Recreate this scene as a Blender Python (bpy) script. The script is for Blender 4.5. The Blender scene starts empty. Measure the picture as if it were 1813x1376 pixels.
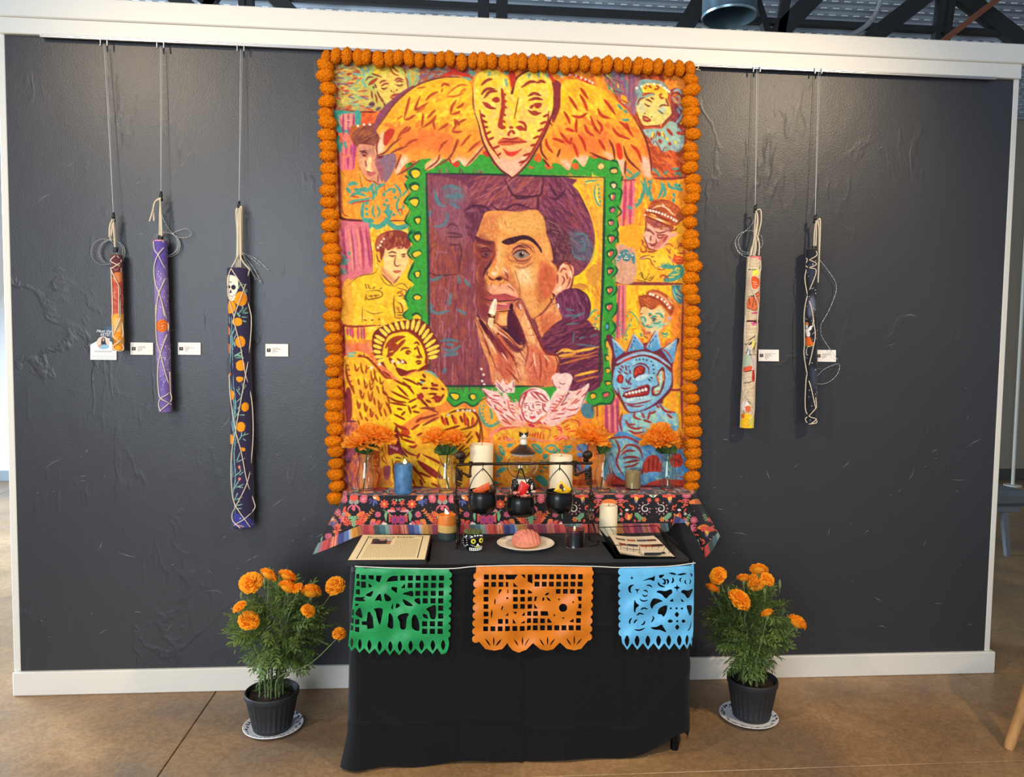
import bpy, bmesh, math, random
import numpy as np
from mathutils import Vector, Matrix, noise as mnoise

SC = bpy.context.scene
COL = SC.collection
random.seed(11)
PI = math.pi

# ---------------------------------------------------------------- camera
CAM = np.array([-0.35145, -3.21418, 1.51400]); FOC = 1300.0
YAW, PITCH, ROLL = 0.07998, -0.05765, 0.01333
FWD = np.array([math.sin(YAW)*math.cos(PITCH), math.cos(YAW)*math.cos(PITCH), math.sin(PITCH)])
_r = np.array([math.cos(YAW), -math.sin(YAW), 0.]); _u = np.cross(_r, FWD)
RGT = math.cos(ROLL)*_r+math.sin(ROLL)*_u; UPV = -math.sin(ROLL)*_r+math.cos(ROLL)*_u
cd = bpy.data.cameras.new('camera'); cam = bpy.data.objects.new('camera', cd); COL.objects.link(cam)
cd.sensor_fit = 'HORIZONTAL'; cd.sensor_width = 36.0; cd.lens = FOC/1813*36.0; cd.clip_start = .05
cam.matrix_world = Matrix(((RGT[0], UPV[0], -FWD[0], CAM[0]), (RGT[1], UPV[1], -FWD[1], CAM[1]), (RGT[2], UPV[2], -FWD[2], CAM[2]), (0, 0, 0, 1)))
SC.camera = cam

# ---------------------------------------------------------------- light and exposure
SC.view_settings.view_transform = 'Standard'; SC.view_settings.look = 'None'
SC.view_settings.gamma = 1.0; SC.view_settings.use_curve_mapping = False
SC.view_settings.exposure = -0.13
W = bpy.data.worlds.new('world'); SC.world = W; W.use_nodes = True
W.node_tree.nodes['Background'].inputs[0].default_value = (.74, .84, 1.0, 1)
W.node_tree.nodes['Background'].inputs[1].default_value = 0.50

def spot(name, loc, to, watt, col, size, rad, blend):
    l = bpy.data.lights.new(name, 'SPOT'); l.energy = watt; l.color = col; l.spot_size = math.radians(size); l.spot_blend = blend; l.shadow_soft_size = rad
    o = bpy.data.objects.new(name, l); COL.objects.link(o); o.location = loc
    o.rotation_euler = (Vector(to)-Vector(loc)).to_track_quat('-Z', 'Y').to_euler()
def area(name, loc, to, watt, col, sx, sy):
    l = bpy.data.lights.new(name, 'AREA'); l.energy = watt; l.color = col; l.shape = 'RECTANGLE'; l.size = sx; l.size_y = sy
    o = bpy.data.objects.new(name, l); COL.objects.link(o); o.location = loc
    o.rotation_euler = (Vector(to)-Vector(loc)).to_track_quat('-Z', 'Y').to_euler()
WARM = (1.0, .775, .50)
spot('track_spot', (-2.78, -2.55, 3.68), (-.30, 0, 1.0), 310, WARM, 70, .06, .8)
spot('track_spot', (2.22, -2.55, 3.62), (.30, 0, 1.1), 350, WARM, 70, .06, .8)
area('window_daylight', (-2.6, -6.0, 2.2), (-.2, 0, .9), 300, (.78, .89, 1.0), 3.2, 2.6)
area('side_window', (-6.6, 1.8, 1.9), (-3.0, .2, .1), 1150, (.60, .79, 1.0), 3.0, 2.6)

# ---------------------------------------------------------------- helpers
def ray(x, y): return FWD+RGT*(x-906.5)/FOC-UPV*(y-688)/FOC
def onY(x, y, Y): d = ray(x, y); return CAM+d*(Y-CAM[1])/d[1]
def onZ(x, y, Z): d = ray(x, y); return CAM+d*(Z-CAM[2])/d[2]
def mpp(p): return float((np.asarray(p)-CAM)@FWD)/FOC          # metres per photo pixel there
def topx(p):
    d = np.asarray(p, float)-CAM; z = d@FWD
    return np.stack([906.5+FOC*(d@RGT)/z, 688-FOC*(d@UPV)/z], -1)
def lin(c):
    c = np.asarray(c, float); return np.where(c <= .04045, c/12.92, ((np.clip(c, 0, None)+.055)/1.055)**2.4)
def hexl(h): return lin([int(h[i:i+2], 16)/255 for i in (0, 2, 4)])

MATS = {}
def mat(name, col, rough=.6, metal=0., spec=.5, bump=0., bscale=60., var=0., vscale=8., trans=0., ior=1.45, emit=0., sheen=0., coat=0., stretch=None, sss=0.):
    if name in MATS: return MATS[name]
    m = bpy.data.materials.new(name); m.use_nodes = True; nt = m.node_tree; b = nt.nodes['Principled BSDF']
    c = (*hexl(col), 1)
    b.inputs['Base Color'].default_value = c; b.inputs['Roughness'].default_value = rough; b.inputs['Metallic'].default_value = metal
    b.inputs['Specular IOR Level'].default_value = spec; b.inputs['IOR'].default_value = ior
    b.inputs['Transmission Weight'].default_value = trans; b.inputs['Sheen Weight'].default_value = sheen; b.inputs['Coat Weight'].default_value = coat
    if sss: b.inputs['Subsurface Weight'].default_value = sss; b.inputs['Subsurface Radius'].default_value = (.02, .012, .006)
    if emit: b.inputs['Emission Color'].default_value = c; b.inputs['Emission Strength'].default_value = emit
    if var or bump:
        tc = nt.nodes.new('ShaderNodeTexCoord'); src = tc.outputs['Object']
        if stretch:
            mp = nt.nodes.new('ShaderNodeMapping'); mp.inputs['Scale'].default_value = stretch; nt.links.new(src, mp.inputs[0]); src = mp.outputs[0]
    if var:
        n = nt.nodes.new('ShaderNodeTexNoise'); n.inputs['Scale'].default_value = vscale; n.inputs['Detail'].default_value = 5; nt.links.new(src, n.inputs['Vector'])
        mr = nt.nodes.new('ShaderNodeMapRange'); mr.inputs['From Min'].default_value = .3; mr.inputs['From Max'].default_value = .7
        mr.inputs['To Min'].default_value = 1-var; mr.inputs['To Max'].default_value = 1+var; nt.links.new(n.outputs['Fac'], mr.inputs['Value'])
        mx = nt.nodes.new('ShaderNodeVectorMath'); mx.operation = 'MULTIPLY'; mx.inputs[0].default_value = c[:3]; nt.links.new(mr.outputs[0], mx.inputs[1]); nt.links.new(mx.outputs[0], b.inputs['Base Color'])
    if bump:
        n2 = nt.nodes.new('ShaderNodeTexNoise'); n2.inputs['Scale'].default_value = bscale; n2.inputs['Detail'].default_value = 4; nt.links.new(src, n2.inputs['Vector'])
        bp = nt.nodes.new('ShaderNodeBump'); bp.inputs['Strength'].default_value = min(bump, 1.); bp.inputs['Distance'].default_value = .01; nt.links.new(n2.outputs['Fac'], bp.inputs['Height']); nt.links.new(bp.outputs[0], b.inputs['Normal'])
    MATS[name] = m; return m
def vmat(name, rough=.6, spec=.5, bump=0., bscale=200., gain=1., sheen=0., coat=0.):
    """a printed or painted surface: the colour is the mesh's own 'Col' attribute"""
    if name in MATS: return MATS[name]
    m = bpy.data.materials.new(name); m.use_nodes = True; nt = m.node_tree; b = nt.nodes['Principled BSDF']
    a = nt.nodes.new('ShaderNodeAttribute'); a.attribute_name = 'Col'
    g = nt.nodes.new('ShaderNodeVectorMath'); g.operation = 'SCALE'; g.inputs['Scale'].default_value = gain
    nt.links.new(a.outputs['Color'], g.inputs[0]); nt.links.new(g.outputs[0], b.inputs['Base Color'])
    b.inputs['Roughness'].default_value = rough; b.inputs['Specular IOR Level'].default_value = spec; b.inputs['Sheen Weight'].default_value = sheen; b.inputs['Coat Weight'].default_value = coat
    if bump:
        tc = nt.nodes.new('ShaderNodeTexCoord'); n2 = nt.nodes.new('ShaderNodeTexNoise'); n2.inputs['Scale'].default_value = bscale; nt.links.new(tc.outputs['Object'], n2.inputs['Vector'])
        bp = nt.nodes.new('ShaderNodeBump'); bp.inputs['Strength'].default_value = bump; bp.inputs['Distance'].default_value = .003; nt.links.new(n2.outputs['Fac'], bp.inputs['Height']); nt.links.new(bp.outputs[0], b.inputs['Normal'])
    MATS[name] = m; return m

class MB:
    """collects geometry for ONE mesh object"""
    def __init__(s): s.v = []; s.f = []; s.m = []; s.c = None
    def add(s, vs, fs, mi=0):
        o = len(s.v); s.v += [tuple(map(float, p)) for p in vs]; s.f += [tuple(i+o for i in f) for f in fs]; s.m += [mi]*len(fs); return s
    def box(s, x0, x1, y0, y1, z0, z1, b=0., mi=0, M=None):
        """box with chamfered edges"""
        b = min(b, (x1-x0)*.45, (y1-y0)*.45, (z1-z0)*.45)
        c = ((x0+x1)/2, (y0+y1)/2, (z0+z1)/2); h = ((x1-x0)/2, (y1-y0)/2, (z1-z0)/2)
        if b <= 0:
            vs = [(x, y, z) for x in (x0, x1) for y in (y0, y1) for z in (z0, z1)]
            fs = [(0, 1, 3, 2), (4, 6, 7, 5), (0, 4, 5, 1), (2, 3, 7, 6), (0, 2, 6, 4), (1, 5, 7, 3)]
        else:
            vs, idx = [], {}
            for sx in (-1, 1):
                for sy in (-1, 1):
                    for sz in (-1, 1):
                        for a in range(3):
                            q = [sx*(h[0]-b), sy*(h[1]-b), sz*(h[2]-b)]; q[a] = (sx, sy, sz)[a]*h[a]
                            idx[sx, sy, sz, a] = len(vs); vs.append((c[0]+q[0], c[1]+q[1], c[2]+q[2]))
            fs = []
            for a in range(3):
                o1, o2 = [i for i in range(3) if i != a]
                for sg in (-1, 1):
                    f = []
                    for p, q in ((-1, -1), (1, -1), (1, 1), (-1, 1)):
                        k = [0, 0, 0]; k[a], k[o1], k[o2] = sg, p, q; f.append(idx[(*k, a)])
                    fs.append(tuple(f))
            for a in range(3):
                o1, o2 = [i for i in range(3) if i != a]
                for p in (-1, 1):
                    for q in (-1, 1):
                        f = []
                        for sg, ax in ((-1, o1), (-1, o2), (1, o2), (1, o1)):
                            k = [0, 0, 0]; k[a], k[o1], k[o2] = sg, p, q; f.append(idx[(*k, ax)])
                        fs.append(tuple(f))
            for sx in (-1, 1):
                for sy in (-1, 1):
                    for sz in (-1, 1): fs.append(tuple(idx[sx, sy, sz, a] for a in range(3)))
        if M is not None: vs = [tuple(M @ Vector(p)) for p in vs]
        return s.add(vs, fs, mi)
    def tube(s, pts, r, n=8, caps=True, mi=0, closed=False):
        P = [Vector(p) for p in pts]; m = len(P); rs = r if hasattr(r, '__len__') else [r]*m
        up = None; rings = []
        for i, p in enumerate(P):
            t = ((P[(i+1) % m]-P[i-1]) if closed else (P[min(i+1, m-1)]-P[max(i-1, 0)])).normalized()
            if up is None: up = t.orthogonal().normalized()
            up = (up-t*up.dot(t)); up = up.normalized() if up.length > 1e-6 else t.orthogonal().normalized()
            w = t.cross(up); rings.append([p+(up*math.cos(a)+w*math.sin(a))*rs[i] for a in (2*PI*k/n for k in range(n))])
        vs = [q for rg in rings for q in rg]; fs = []
        for i in range(m if closed else m-1):
            j = (i+1) % m
            fs += [(i*n+k, i*n+(k+1) % n, j*n+(k+1) % n, j*n+k) for k in range(n)]
        if caps and not closed: fs += [tuple(range(n))[::-1], tuple((m-1)*n+k for k in range(n))]
        return s.add(vs, fs, mi)
    def lathe(s, prof, n=32, c=(0, 0, 0), mi=0, flute=None, sx=1., sy=1.):
        """profile [(r, z)...] turned about z; r = 0 closes the end"""
        vs, fs, rings = [], [], []
        for r, z in prof:
            if r <= 1e-7: rings.append([len(vs)]); vs.append((c[0], c[1], c[2]+z))
            else:
                rings.append(list(range(len(vs), len(vs)+n)))
                for k in range(n):
                    a = 2*PI*k/n; q = r+(flute(k, z) if flute else 0); vs.append((c[0]+q*math.cos(a)*sx, c[1]+q*math.sin(a)*sy, c[2]+z))
        for A, B in zip(rings, rings[1:]):
            if len(A) == 1 and len(B) == 1: continue
            if len(A) == 1: fs += [(A[0], B[(k+1) % n], B[k]) for k in range(n)]
            elif len(B) == 1: fs += [(A[k], A[(k+1) % n], B[0]) for k in range(n)]
            else: fs += [(A[k], A[(k+1) % n], B[(k+1) % n], B[k]) for k in range(n)]
        return s.add(vs, fs, mi)
    def ball(s, c, r, n=12, mi=0, M=None):
        rx, ry, rz = r if hasattr(r, '__len__') else (r, r, r); vs = [(0, 0, -rz)]; fs = []; h = max(4, n//2)
        for i in range(1, h):
            a = PI*i/h
            vs += [(rx*math.sin(a)*math.cos(2*PI*k/n), ry*math.sin(a)*math.sin(2*PI*k/n), -rz*math.cos(a)) for k in range(n)]
        vs.append((0, 0, rz))
        fs += [(0, 1+(k+1) % n, 1+k) for k in range(n)]
        for i in range(h-2): fs += [(1+i*n+k, 1+i*n+(k+1) % n, 1+(i+1)*n+(k+1) % n, 1+(i+1)*n+k) for k in range(n)]
        o = 1+(h-2)*n; fs += [(o+k, o+(k+1) % n, len(vs)-1) for k in range(n)]
        if M is not None: vs = [tuple(M @ Vector(p)) for p in vs]
        return s.add([(p[0]+c[0], p[1]+c[1], p[2]+c[2]) for p in vs], fs, mi)
    def grid(s, G, mi=0, flip=False):
        """G: array rows x cols x 3"""
        G = np.asarray(G); R, Cn = G.shape[:2]; o = len(s.v); s.v += [tuple(p) for p in G.reshape(-1, 3).tolist()]
        i, j = np.mgrid[0:R-1, 0:Cn-1]; a = (i*Cn+j+o).ravel()
        q = np.stack([a, a+1, a+Cn+1, a+Cn] if flip else [a, a+Cn, a+Cn+1, a+1], 1); s.f += [tuple(t) for t in q.tolist()]; s.m += [mi]*len(q); return s
    def build(s, name, m=None, parent=None, smooth=True, col=None, angle=40):
        me = bpy.data.meshes.new(name); me.from_pydata(s.v, [], s.f)
        ms = m if isinstance(m, (list, tuple)) else [m]
        for k in ms: me.materials.append(k)
        if len(ms) > 1: me.polygons.foreach_set('material_index', s.m)
        if col is not None:
            at = me.color_attributes.new('Col', 'FLOAT_COLOR', 'POINT'); a = np.ones((len(s.v), 4), np.float32); a[:, :3] = lin(col).reshape(-1, 3); at.data.foreach_set('color', a.ravel())
        if smooth:
            me.polygons.foreach_set('use_smooth', [True]*len(s.f))
            if angle < 180: me.set_sharp_from_angle(angle=math.radians(angle))
        me.update(); return link(name, me, parent)
def link(name, me, parent=None):
    o = bpy.data.objects.new(name, me); COL.objects.link(o)
    if parent: o.parent = parent; o.matrix_parent_inverse = Matrix.Translation(-wloc(parent))
    return o
def wloc(o):
    return o.location+(wloc(o.parent)+o.matrix_parent_inverse.translation if o.parent else Vector())
def quick_mesh(name, V, F4, m, parent, col=None):
    """large regular meshes straight from numpy"""
    me = bpy.data.meshes.new(name); nf = len(F4)
    me.vertices.add(len(V)); me.vertices.foreach_set('co', np.asarray(V, np.float32).ravel())
    me.loops.add(nf*4); me.loops.foreach_set('vertex_index', np.asarray(F4, np.int32).ravel())
    me.polygons.add(nf); me.polygons.foreach_set('loop_start', np.arange(0, nf*4, 4, dtype=np.int32))
    if col is not None:
        at = me.color_attributes.new('Col', 'FLOAT_COLOR', 'POINT'); a = np.ones((len(V), 4), np.float32); a[:, :3] = lin(col).reshape(-1, 3); at.data.foreach_set('color', a.ravel())
    me.update(); me.validate(); me.polygons.foreach_set('use_smooth', [True]*nf); me.materials.append(m)
    return link(name, me, parent)
def grid_faces(R, Cn):
    i, j = np.mgrid[0:R-1, 0:Cn-1]; a = (i*Cn+j).ravel(); return np.stack([a, a+Cn, a+Cn+1, a+1], 1)
def tag(o, label, cat, group=None):
    o['label'] = label; o['category'] = cat
    if group: o['group'] = group
    return o
def thing(name, label, cat, loc=(0, 0, 0), group=None):
    o = bpy.data.objects.new(name, None); COL.objects.link(o); o.location = loc; o.empty_display_size = .05
    return tag(o, label, cat, group)
def struct(o): o['kind'] = 'structure'; return o
def lab(o, t): o['label'] = t; return o
def cr(pts, n=8, closed=False): return smooth_pts3(pts, closed, n)
def smooth_pts3(p, closed, n):
    p = np.asarray(p, float); m = len(p)
    if m < 3: return p
    q = np.vstack([p[-1], p, p[0], p[1]]) if closed else np.vstack([2*p[0]-p[1], p, 2*p[-1]-p[-2]])
    t = np.linspace(0, 1, n, endpoint=False)[:, None]; out = []
    for i in range(m if closed else m-1):
        a, b, c, d = q[i], q[i+1], q[i+2], q[i+3]; out.append(.5*((2*b)+(c-a)*t+(2*a-5*b+4*c-d)*t*t+(3*b-a-3*c+d)*t**3))
    out = np.vstack(out); return out if closed else np.vstack([out, p[-1]])
def copy_tree(o, parent=None):
    c = o.copy(); COL.objects.link(c)
    if parent: c.parent = parent
    for ch in list(o.children): copy_tree(ch, c)
    return c

def smooth_pts(p, closed, n=6):
    p = np.asarray(p, float); m = len(p)
    if m < 3: return p
    if closed: q = np.vstack([p[-1], p, p[0], p[1]]); segs = m
    else: q = np.vstack([2*p[0]-p[1], p, 2*p[-1]-p[-2]]); segs = m-1
    t = np.linspace(0, 1, n, endpoint=False)[:, None]; out = []
    for i in range(segs):
        a, b, c, d = q[i], q[i+1], q[i+2], q[i+3]
        out.append(.5*((2*b)+(c-a)*t+(2*a-5*b+4*c-d)*t*t+(3*b-a-3*c+d)*t**3))
    out = np.vstack(out)
    return out if closed else np.vstack([out, p[-1]])

def srgb(h):
    c = np.array([int(h[i:i+2], 16) for i in (0, 2, 4)])/255.
    return c

def box_blur(m, r):
    r = max(1, int(r))
    for _ in range(2):
        for ax in (0, 1):
            pad = [(0, 0), (0, 0)]; pad[ax] = (r+1, r)
            c = np.cumsum(np.pad(m, pad, mode='edge'), axis=ax)
            n = m.shape[ax]
            hi = np.take(c, np.arange(2*r+1, 2*r+1+n), axis=ax); lo = np.take(c, np.arange(0, n), axis=ax)
            m = (hi-lo)/(2*r+1)
    return m

class Raster:
    """a small paint box: sRGB canvas over the rectangle x0..x1, y0..y1, k samples per unit"""
    def __init__(s, x0, y0, x1, y1, k, bg, pal, seed=1):
        s.x0, s.y0, s.k, s.pal = x0, y0, k, pal
        s.w, s.h = int(round((x1-x0)*k))+1, int(round((y1-y0)*k))+1
        s.a = np.zeros((s.h, s.w, 3), np.float32); s.a[:] = s.col(bg)
        s.fat = 1.; s.ox = s.oy = 0.; s.sc = 1.; s.clip = None; s.rng = np.random.default_rng(seed)
    def col(s, c): return srgb(s.pal[c]) if c in s.pal else srgb(c)
    def tx(s, p):
        p = np.asarray(p, float).reshape(-1, 2)
        return np.stack([(p[:, 0]/s.sc+s.ox-s.x0)*s.k, (p[:, 1]/s.sc+s.oy-s.y0)*s.k], 1)
    def lw(s, w): return w/s.sc*s.k
    def bbox(s, q, m):
        a = np.floor(q.min(0)-m).astype(int); b = np.ceil(q.max(0)+m).astype(int)+1
        a = np.maximum(a, 0); b = np.minimum(b, [s.w, s.h])
        return (a[0], a[1], b[0], b[1]) if (b > a).all() else None
    def cover(s, q, bb, ss=3):
        x0, y0, x1, y1 = bb; W, H = x1-x0, (y1-y0)*ss
        acc = np.zeros((H, W+1)); ys = y0-.5+(np.arange(H)+.5)/ss
        for a, b in zip(q, np.roll(q, -1, 0)):
            if a[1] == b[1]: continue
            sg = 1.
            if a[1] > b[1]: a, b, sg = b, a, -1.
            i0, i1 = np.searchsorted(ys, [a[1], b[1]])
            if i1 <= i0: continue
            yy = ys[i0:i1]; xx = a[0]+(yy-a[1])*(b[0]-a[0])/(b[1]-a[1])-x0+.5
            xx = np.clip(xx, 0, W-1e-6); j = xx.astype(int); f = xx-j; r = np.arange(i0, i1)
            np.add.at(acc, (r, j), sg*(1-f)); np.add.at(acc, (r, j+1), sg*f)
        m = np.minimum(np.abs(np.cumsum(acc, 1)[:, :W]), 1)
        return m.reshape(-1, ss, W).mean(1)
    def put(s, bb, m, c, alpha=1., c2=None):
        x0, y0, x1, y1 = bb; m = m*alpha
        if s.clip is not None: m = m*s.clip[y0:y1, x0:x1]
        t = s.a[y0:y1, x0:x1]; c = s.col(c)
        if c2 is not None:
            g = np.linspace(0, 1, y1-y0)[:, None, None]; c = c*(1-g)+s.col(c2)*g
        t += m[:, :, None]*(c-t)
    def poly(s, c, pts, smooth=True, alpha=1., c2=None, blur=0):
        q = s.tx(pts)
        if smooth: q = smooth_pts(q, True)
        b = s.lw(blur); bb = s.bbox(q, 1+2*b)
        if bb is None: return
        m = s.cover(q, bb)
        if b >= 1: m = box_blur(m, b)
        s.put(bb, m, c, alpha, c2)
    def mask(s, pts):
        if pts is None: s.clip = None; return
        q = smooth_pts(s.tx(pts), True); bb = s.bbox(q, 1); s.clip = np.zeros((s.h, s.w))
        if bb: s.clip[bb[1]:bb[3], bb[0]:bb[2]] = s.cover(q, bb)
    def line(s, c, w, pts, taper=True, alpha=1., smooth=True):
        q = s.tx(pts)
        if len(q) == 1: q = np.vstack([q, q+.01])
        if smooth: q = smooth_pts(q, False, 5)
        hw = max(s.lw(w)*s.fat/2, .3); n = len(q)
        d = np.gradient(q, axis=0); d /= np.linalg.norm(d, axis=1)[:, None]+1e-9
        nr = np.stack([-d[:, 1], d[:, 0]], 1)
        if n == 2:
            q = np.vstack([q[0], q[0]*.75+q[1]*.25, q.mean(0), q[0]*.25+q[1]*.75, q[1]]); nr = np.vstack([nr[0]]*5); n = 5
        t = np.linspace(0, 1, n)
        wd = hw*(np.clip(np.minimum(t, 1-t)*4, .22, 1)**.6 if taper else np.ones(n))
        o = np.vstack([q+nr*wd[:, None], (q-nr*wd[:, None])[::-1]])
        bb = s.bbox(o, 1)
        if bb is None: return
        s.put(bb, s.cover(o, bb), c, alpha)
    def dots(s, c, r, pts, alpha=1.):
        a = np.linspace(0, 6.2832, 14, endpoint=False)
        for p in np.asarray(pts, float).reshape(-1, 2):
            s.poly(c, np.stack([p[0]+r*np.cos(a), p[1]+r*np.sin(a)], 1), False, alpha)
    def hatch(s, cols, n, ln, wd, ang, jit, pts, alpha=.8):
        p = np.asarray(pts, float).reshape(-1, 2)
        lo, hi = p.min(0), p.max(0); q = smooth_pts(p, True)
        old = s.clip; s.mask(p)
        if old is not None: s.clip = s.clip*old
        nx = np.roll(q, -1, 0)
        for _ in range(n):
            while True:
                x, y = lo+(hi-lo)*s.rng.random(2)
                k = ((q[:, 1] > y) != (nx[:, 1] > y)) & (x < (nx[:, 0]-q[:, 0])*(y-q[:, 1])/(nx[:, 1]-q[:, 1]+1e-12)+q[:, 0])
                if k.sum() % 2: break
            a = np.radians(ang+jit*s.rng.normal()); l = ln*(.5+s.rng.random())/2
            dx, dy = np.cos(a)*l, np.sin(a)*l; b = s.rng.normal()*l*.15
            s.line(cols[s.rng.integers(len(cols))], wd*(.6+.8*s.rng.random()), [(x-dx, y-dy), (x-b*np.sin(a), y+b*np.cos(a)), (x+dx, y+dy)], True, alpha)
        s.clip = old
    def run(s, text):
        """one command a line: V ox oy scale | P/Q fill | S soft fill | L/U strokes | D dots | H hatching | M clip"""
        for ln in text.strip().splitlines():
            tk = ln.split()
            if not tk or tk[0] == '#': continue
            op = tk[0]
            groups = lambda ts: [[tuple(map(float, t.split(','))) for t in g.split()] for g in ' '.join(ts).split('|')]
            if op == 'V': s.ox, s.oy, s.sc = map(float, tk[1:4])
            elif op in 'PQ':
                c = tk[1].split('/')
                for g in groups(tk[2:]): s.poly(c[0], g, op == 'P', 1, c[1] if len(c) > 1 else None)
            elif op == 'S':
                for g in groups(tk[4:]): s.poly(tk[1], g, True, float(tk[2]), None, float(tk[3]))
            elif op in 'LU':
                for g in groups(tk[3:]): s.line(tk[1], float(tk[2]), g, op == 'L')
            elif op == 'A':
                for g in groups(tk[4:]): s.line(tk[1], float(tk[3]), g, True, float(tk[2]))
            elif op == 'D':
                for g in groups(tk[3:]): s.dots(tk[1], float(tk[2]), g)
            elif op == 'H': s.hatch(tk[1].split('/'), int(tk[2]), *map(float, tk[3:7]), groups(tk[7:])[0])
            elif op == 'M': s.mask(groups(tk[1:])[0] if len(tk) > 1 else None)

# ---------------------------------------------------------------- the setting
def wall_paint():
    """charcoal paint over hand-trowelled plaster: broad trowel ridges plus fine orange peel"""
    m = bpy.data.materials.new('charcoal_plaster'); m.use_nodes = True; nt = m.node_tree; b = nt.nodes['Principled BSDF']; N = nt.nodes.new; L = nt.links.new
    tc = N('ShaderNodeTexCoord')
    def noi(scale, stretch, rot=0., det=4, dist=0.):
        mp = N('ShaderNodeMapping'); mp.inputs['Scale'].default_value = stretch; mp.inputs['Rotation'].default_value = (0, rot, 0); L(tc.outputs['Object'], mp.inputs[0])
        n = N('ShaderNodeTexNoise'); n.inputs['Scale'].default_value = scale; n.inputs['Detail'].default_value = det; n.inputs['Distortion'].default_value = dist; L(mp.outputs[0], n.inputs['Vector']); return n.outputs['Fac']
    def mth(op, a, c):
        n = N('ShaderNodeMath'); n.operation = op
        for k, q in enumerate((a, c)):
            if isinstance(q, float): n.inputs[k].default_value = q
            else: L(q, n.inputs[k])
        return n.outputs[0]
    def ridge(f, w):                                   # thin line where the noise crosses one half
        a = mth('ABSOLUTE', mth('SUBTRACT', f, .5), 0.); return mth('SUBTRACT', 1., mth('MINIMUM', mth('MULTIPLY', a, w), 1.))
    patch = mth('MAXIMUM', mth('MULTIPLY', mth('SUBTRACT', noi(1.7, (1, 1, 1)), .52), 9.), 0.); patch = mth('MINIMUM', patch, 1.)
    r1 = mth('MULTIPLY', ridge(noi(2.2, (1, 1, .55), .7, 6, .6), 60.), patch)
    patch2 = mth('MINIMUM', mth('MAXIMUM', mth('MULTIPLY', mth('SUBTRACT', noi(2.3, (1, 1, 1), 2.), .53), 9.), 0.), 1.)
    r2 = mth('MULTIPLY', ridge(noi(7., (1, 1, .3), -.6, 3), 26.), patch2)
    peel = noi(190., (1, 1, 1), 0., 2); broad = noi(3.2, (1, 1, .7), .4, 3)
    h = mth('ADD', mth('ADD', mth('MULTIPLY', r1, .5), mth('MULTIPLY', r2, .28)), mth('ADD', mth('MULTIPLY', peel, .16), mth('MULTIPLY', broad, .9)))
    bp = N('ShaderNodeBump'); bp.inputs['Strength'].default_value = .30; bp.inputs['Distance'].default_value = .012; L(h, bp.inputs['Height']); L(bp.outputs[0], b.inputs['Normal'])
    cr_ = N('ShaderNodeMix'); cr_.data_type = 'RGBA'; L(noi(1.3, (1, 1, 1), 1.), cr_.inputs['Factor'])
    cr_.inputs['A'].default_value = (*hexl('303136'), 1); cr_.inputs['B'].default_value = (*hexl('393a3e'), 1); L(cr_.outputs['Result'], b.inputs['Base Color'])
    b.inputs['Roughness'].default_value = .37; b.inputs['Specular IOR Level'].default_value = .38
    return m
def concrete():
    m = bpy.data.materials.new('stained_concrete'); m.use_nodes = True; nt = m.node_tree; b = nt.nodes['Principled BSDF']; N = nt.nodes.new; L = nt.links.new
    tc = N('ShaderNodeTexCoord')
    def noi(s, d=6, dist=.0):
        n = N('ShaderNodeTexNoise'); n.inputs['Scale'].default_value = s; n.inputs['Detail'].default_value = d; n.inputs['Distortion'].default_value = dist; L(tc.outputs['Object'], n.inputs['Vector']); return n.outputs['Fac']
    rp = N('ShaderNodeValToRGB'); L(noi(1.3, 12, .9), rp.inputs[0]); e = rp.color_ramp.elements
    e[0].position = .30; e[0].color = (*hexl('7d6853'), 1); e[1].position = .70; e[1].color = (*hexl('b58e62'), 1)
    k = e.new(.5); k.color = (*hexl('977550'), 1)
    mx = N('ShaderNodeMix'); mx.data_type = 'RGBA'; mx.blend_type = 'MULTIPLY'; mx.inputs['Factor'].default_value = .5; L(rp.outputs[0], mx.inputs['A'])
    r2 = N('ShaderNodeValToRGB'); L(noi(34., 12, 1.5), r2.inputs[0]); r2.color_ramp.elements[0].position = .38; r2.color_ramp.elements[0].color = (.50, .49, .49, 1); r2.color_ramp.elements[1].position = .62; r2.color_ramp.elements[1].color = (1, 1, 1, 1)
    L(r2.outputs[0], mx.inputs['B']); L(mx.outputs['Result'], b.inputs['Base Color'])
    rr = N('ShaderNodeMapRange'); L(noi(5.), rr.inputs['Value']); rr.inputs['To Min'].default_value = .25; rr.inputs['To Max'].default_value = .5; L(rr.outputs[0], b.inputs['Roughness'])
    bp = N('ShaderNodeBump'); bp.inputs['Strength'].default_value = .06; bp.inputs['Distance'].default_value = .003; L(noi(140.), bp.inputs['Height']); L(bp.outputs[0], b.inputs['Normal'])
    b.inputs['Specular IOR Level'].default_value = .45
    return m
M_WALL = wall_paint(); M_FLOOR = concrete()
M_WHITE = mat('white_trim_paint', 'e3ded2', .45, bump=.08, bscale=14, stretch=(1, 1, 6))
M_STEEL = mat('dark_steel', '2c2d2e', .55, .3); M_BLACK = mat('black_plastic', '101010', .45)

XA, XB, YC = -1.367, 2.04, -.73                        # saw-cut joints in the slab
fl = MB().box(-9, 9, -6, 7, -.10, -.012).build('floor', mat('joint_filler', '5f4c38', .8), smooth=False); struct(fl)
xs = [-9, XA-3.407, XA, XB, XB+3.407, 9]; ys = [-6, YC-2.9, YC, YC+3.1, 7]
for a, b_ in zip(xs, xs[1:]):
    for c, d in zip(ys, ys[1:]):
        MB().box(a+.0022, b_-.0022, c+.0022, d-.0022, -.014, 0, .002).build('slab', M_FLOOR, fl, smooth=False)

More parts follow.
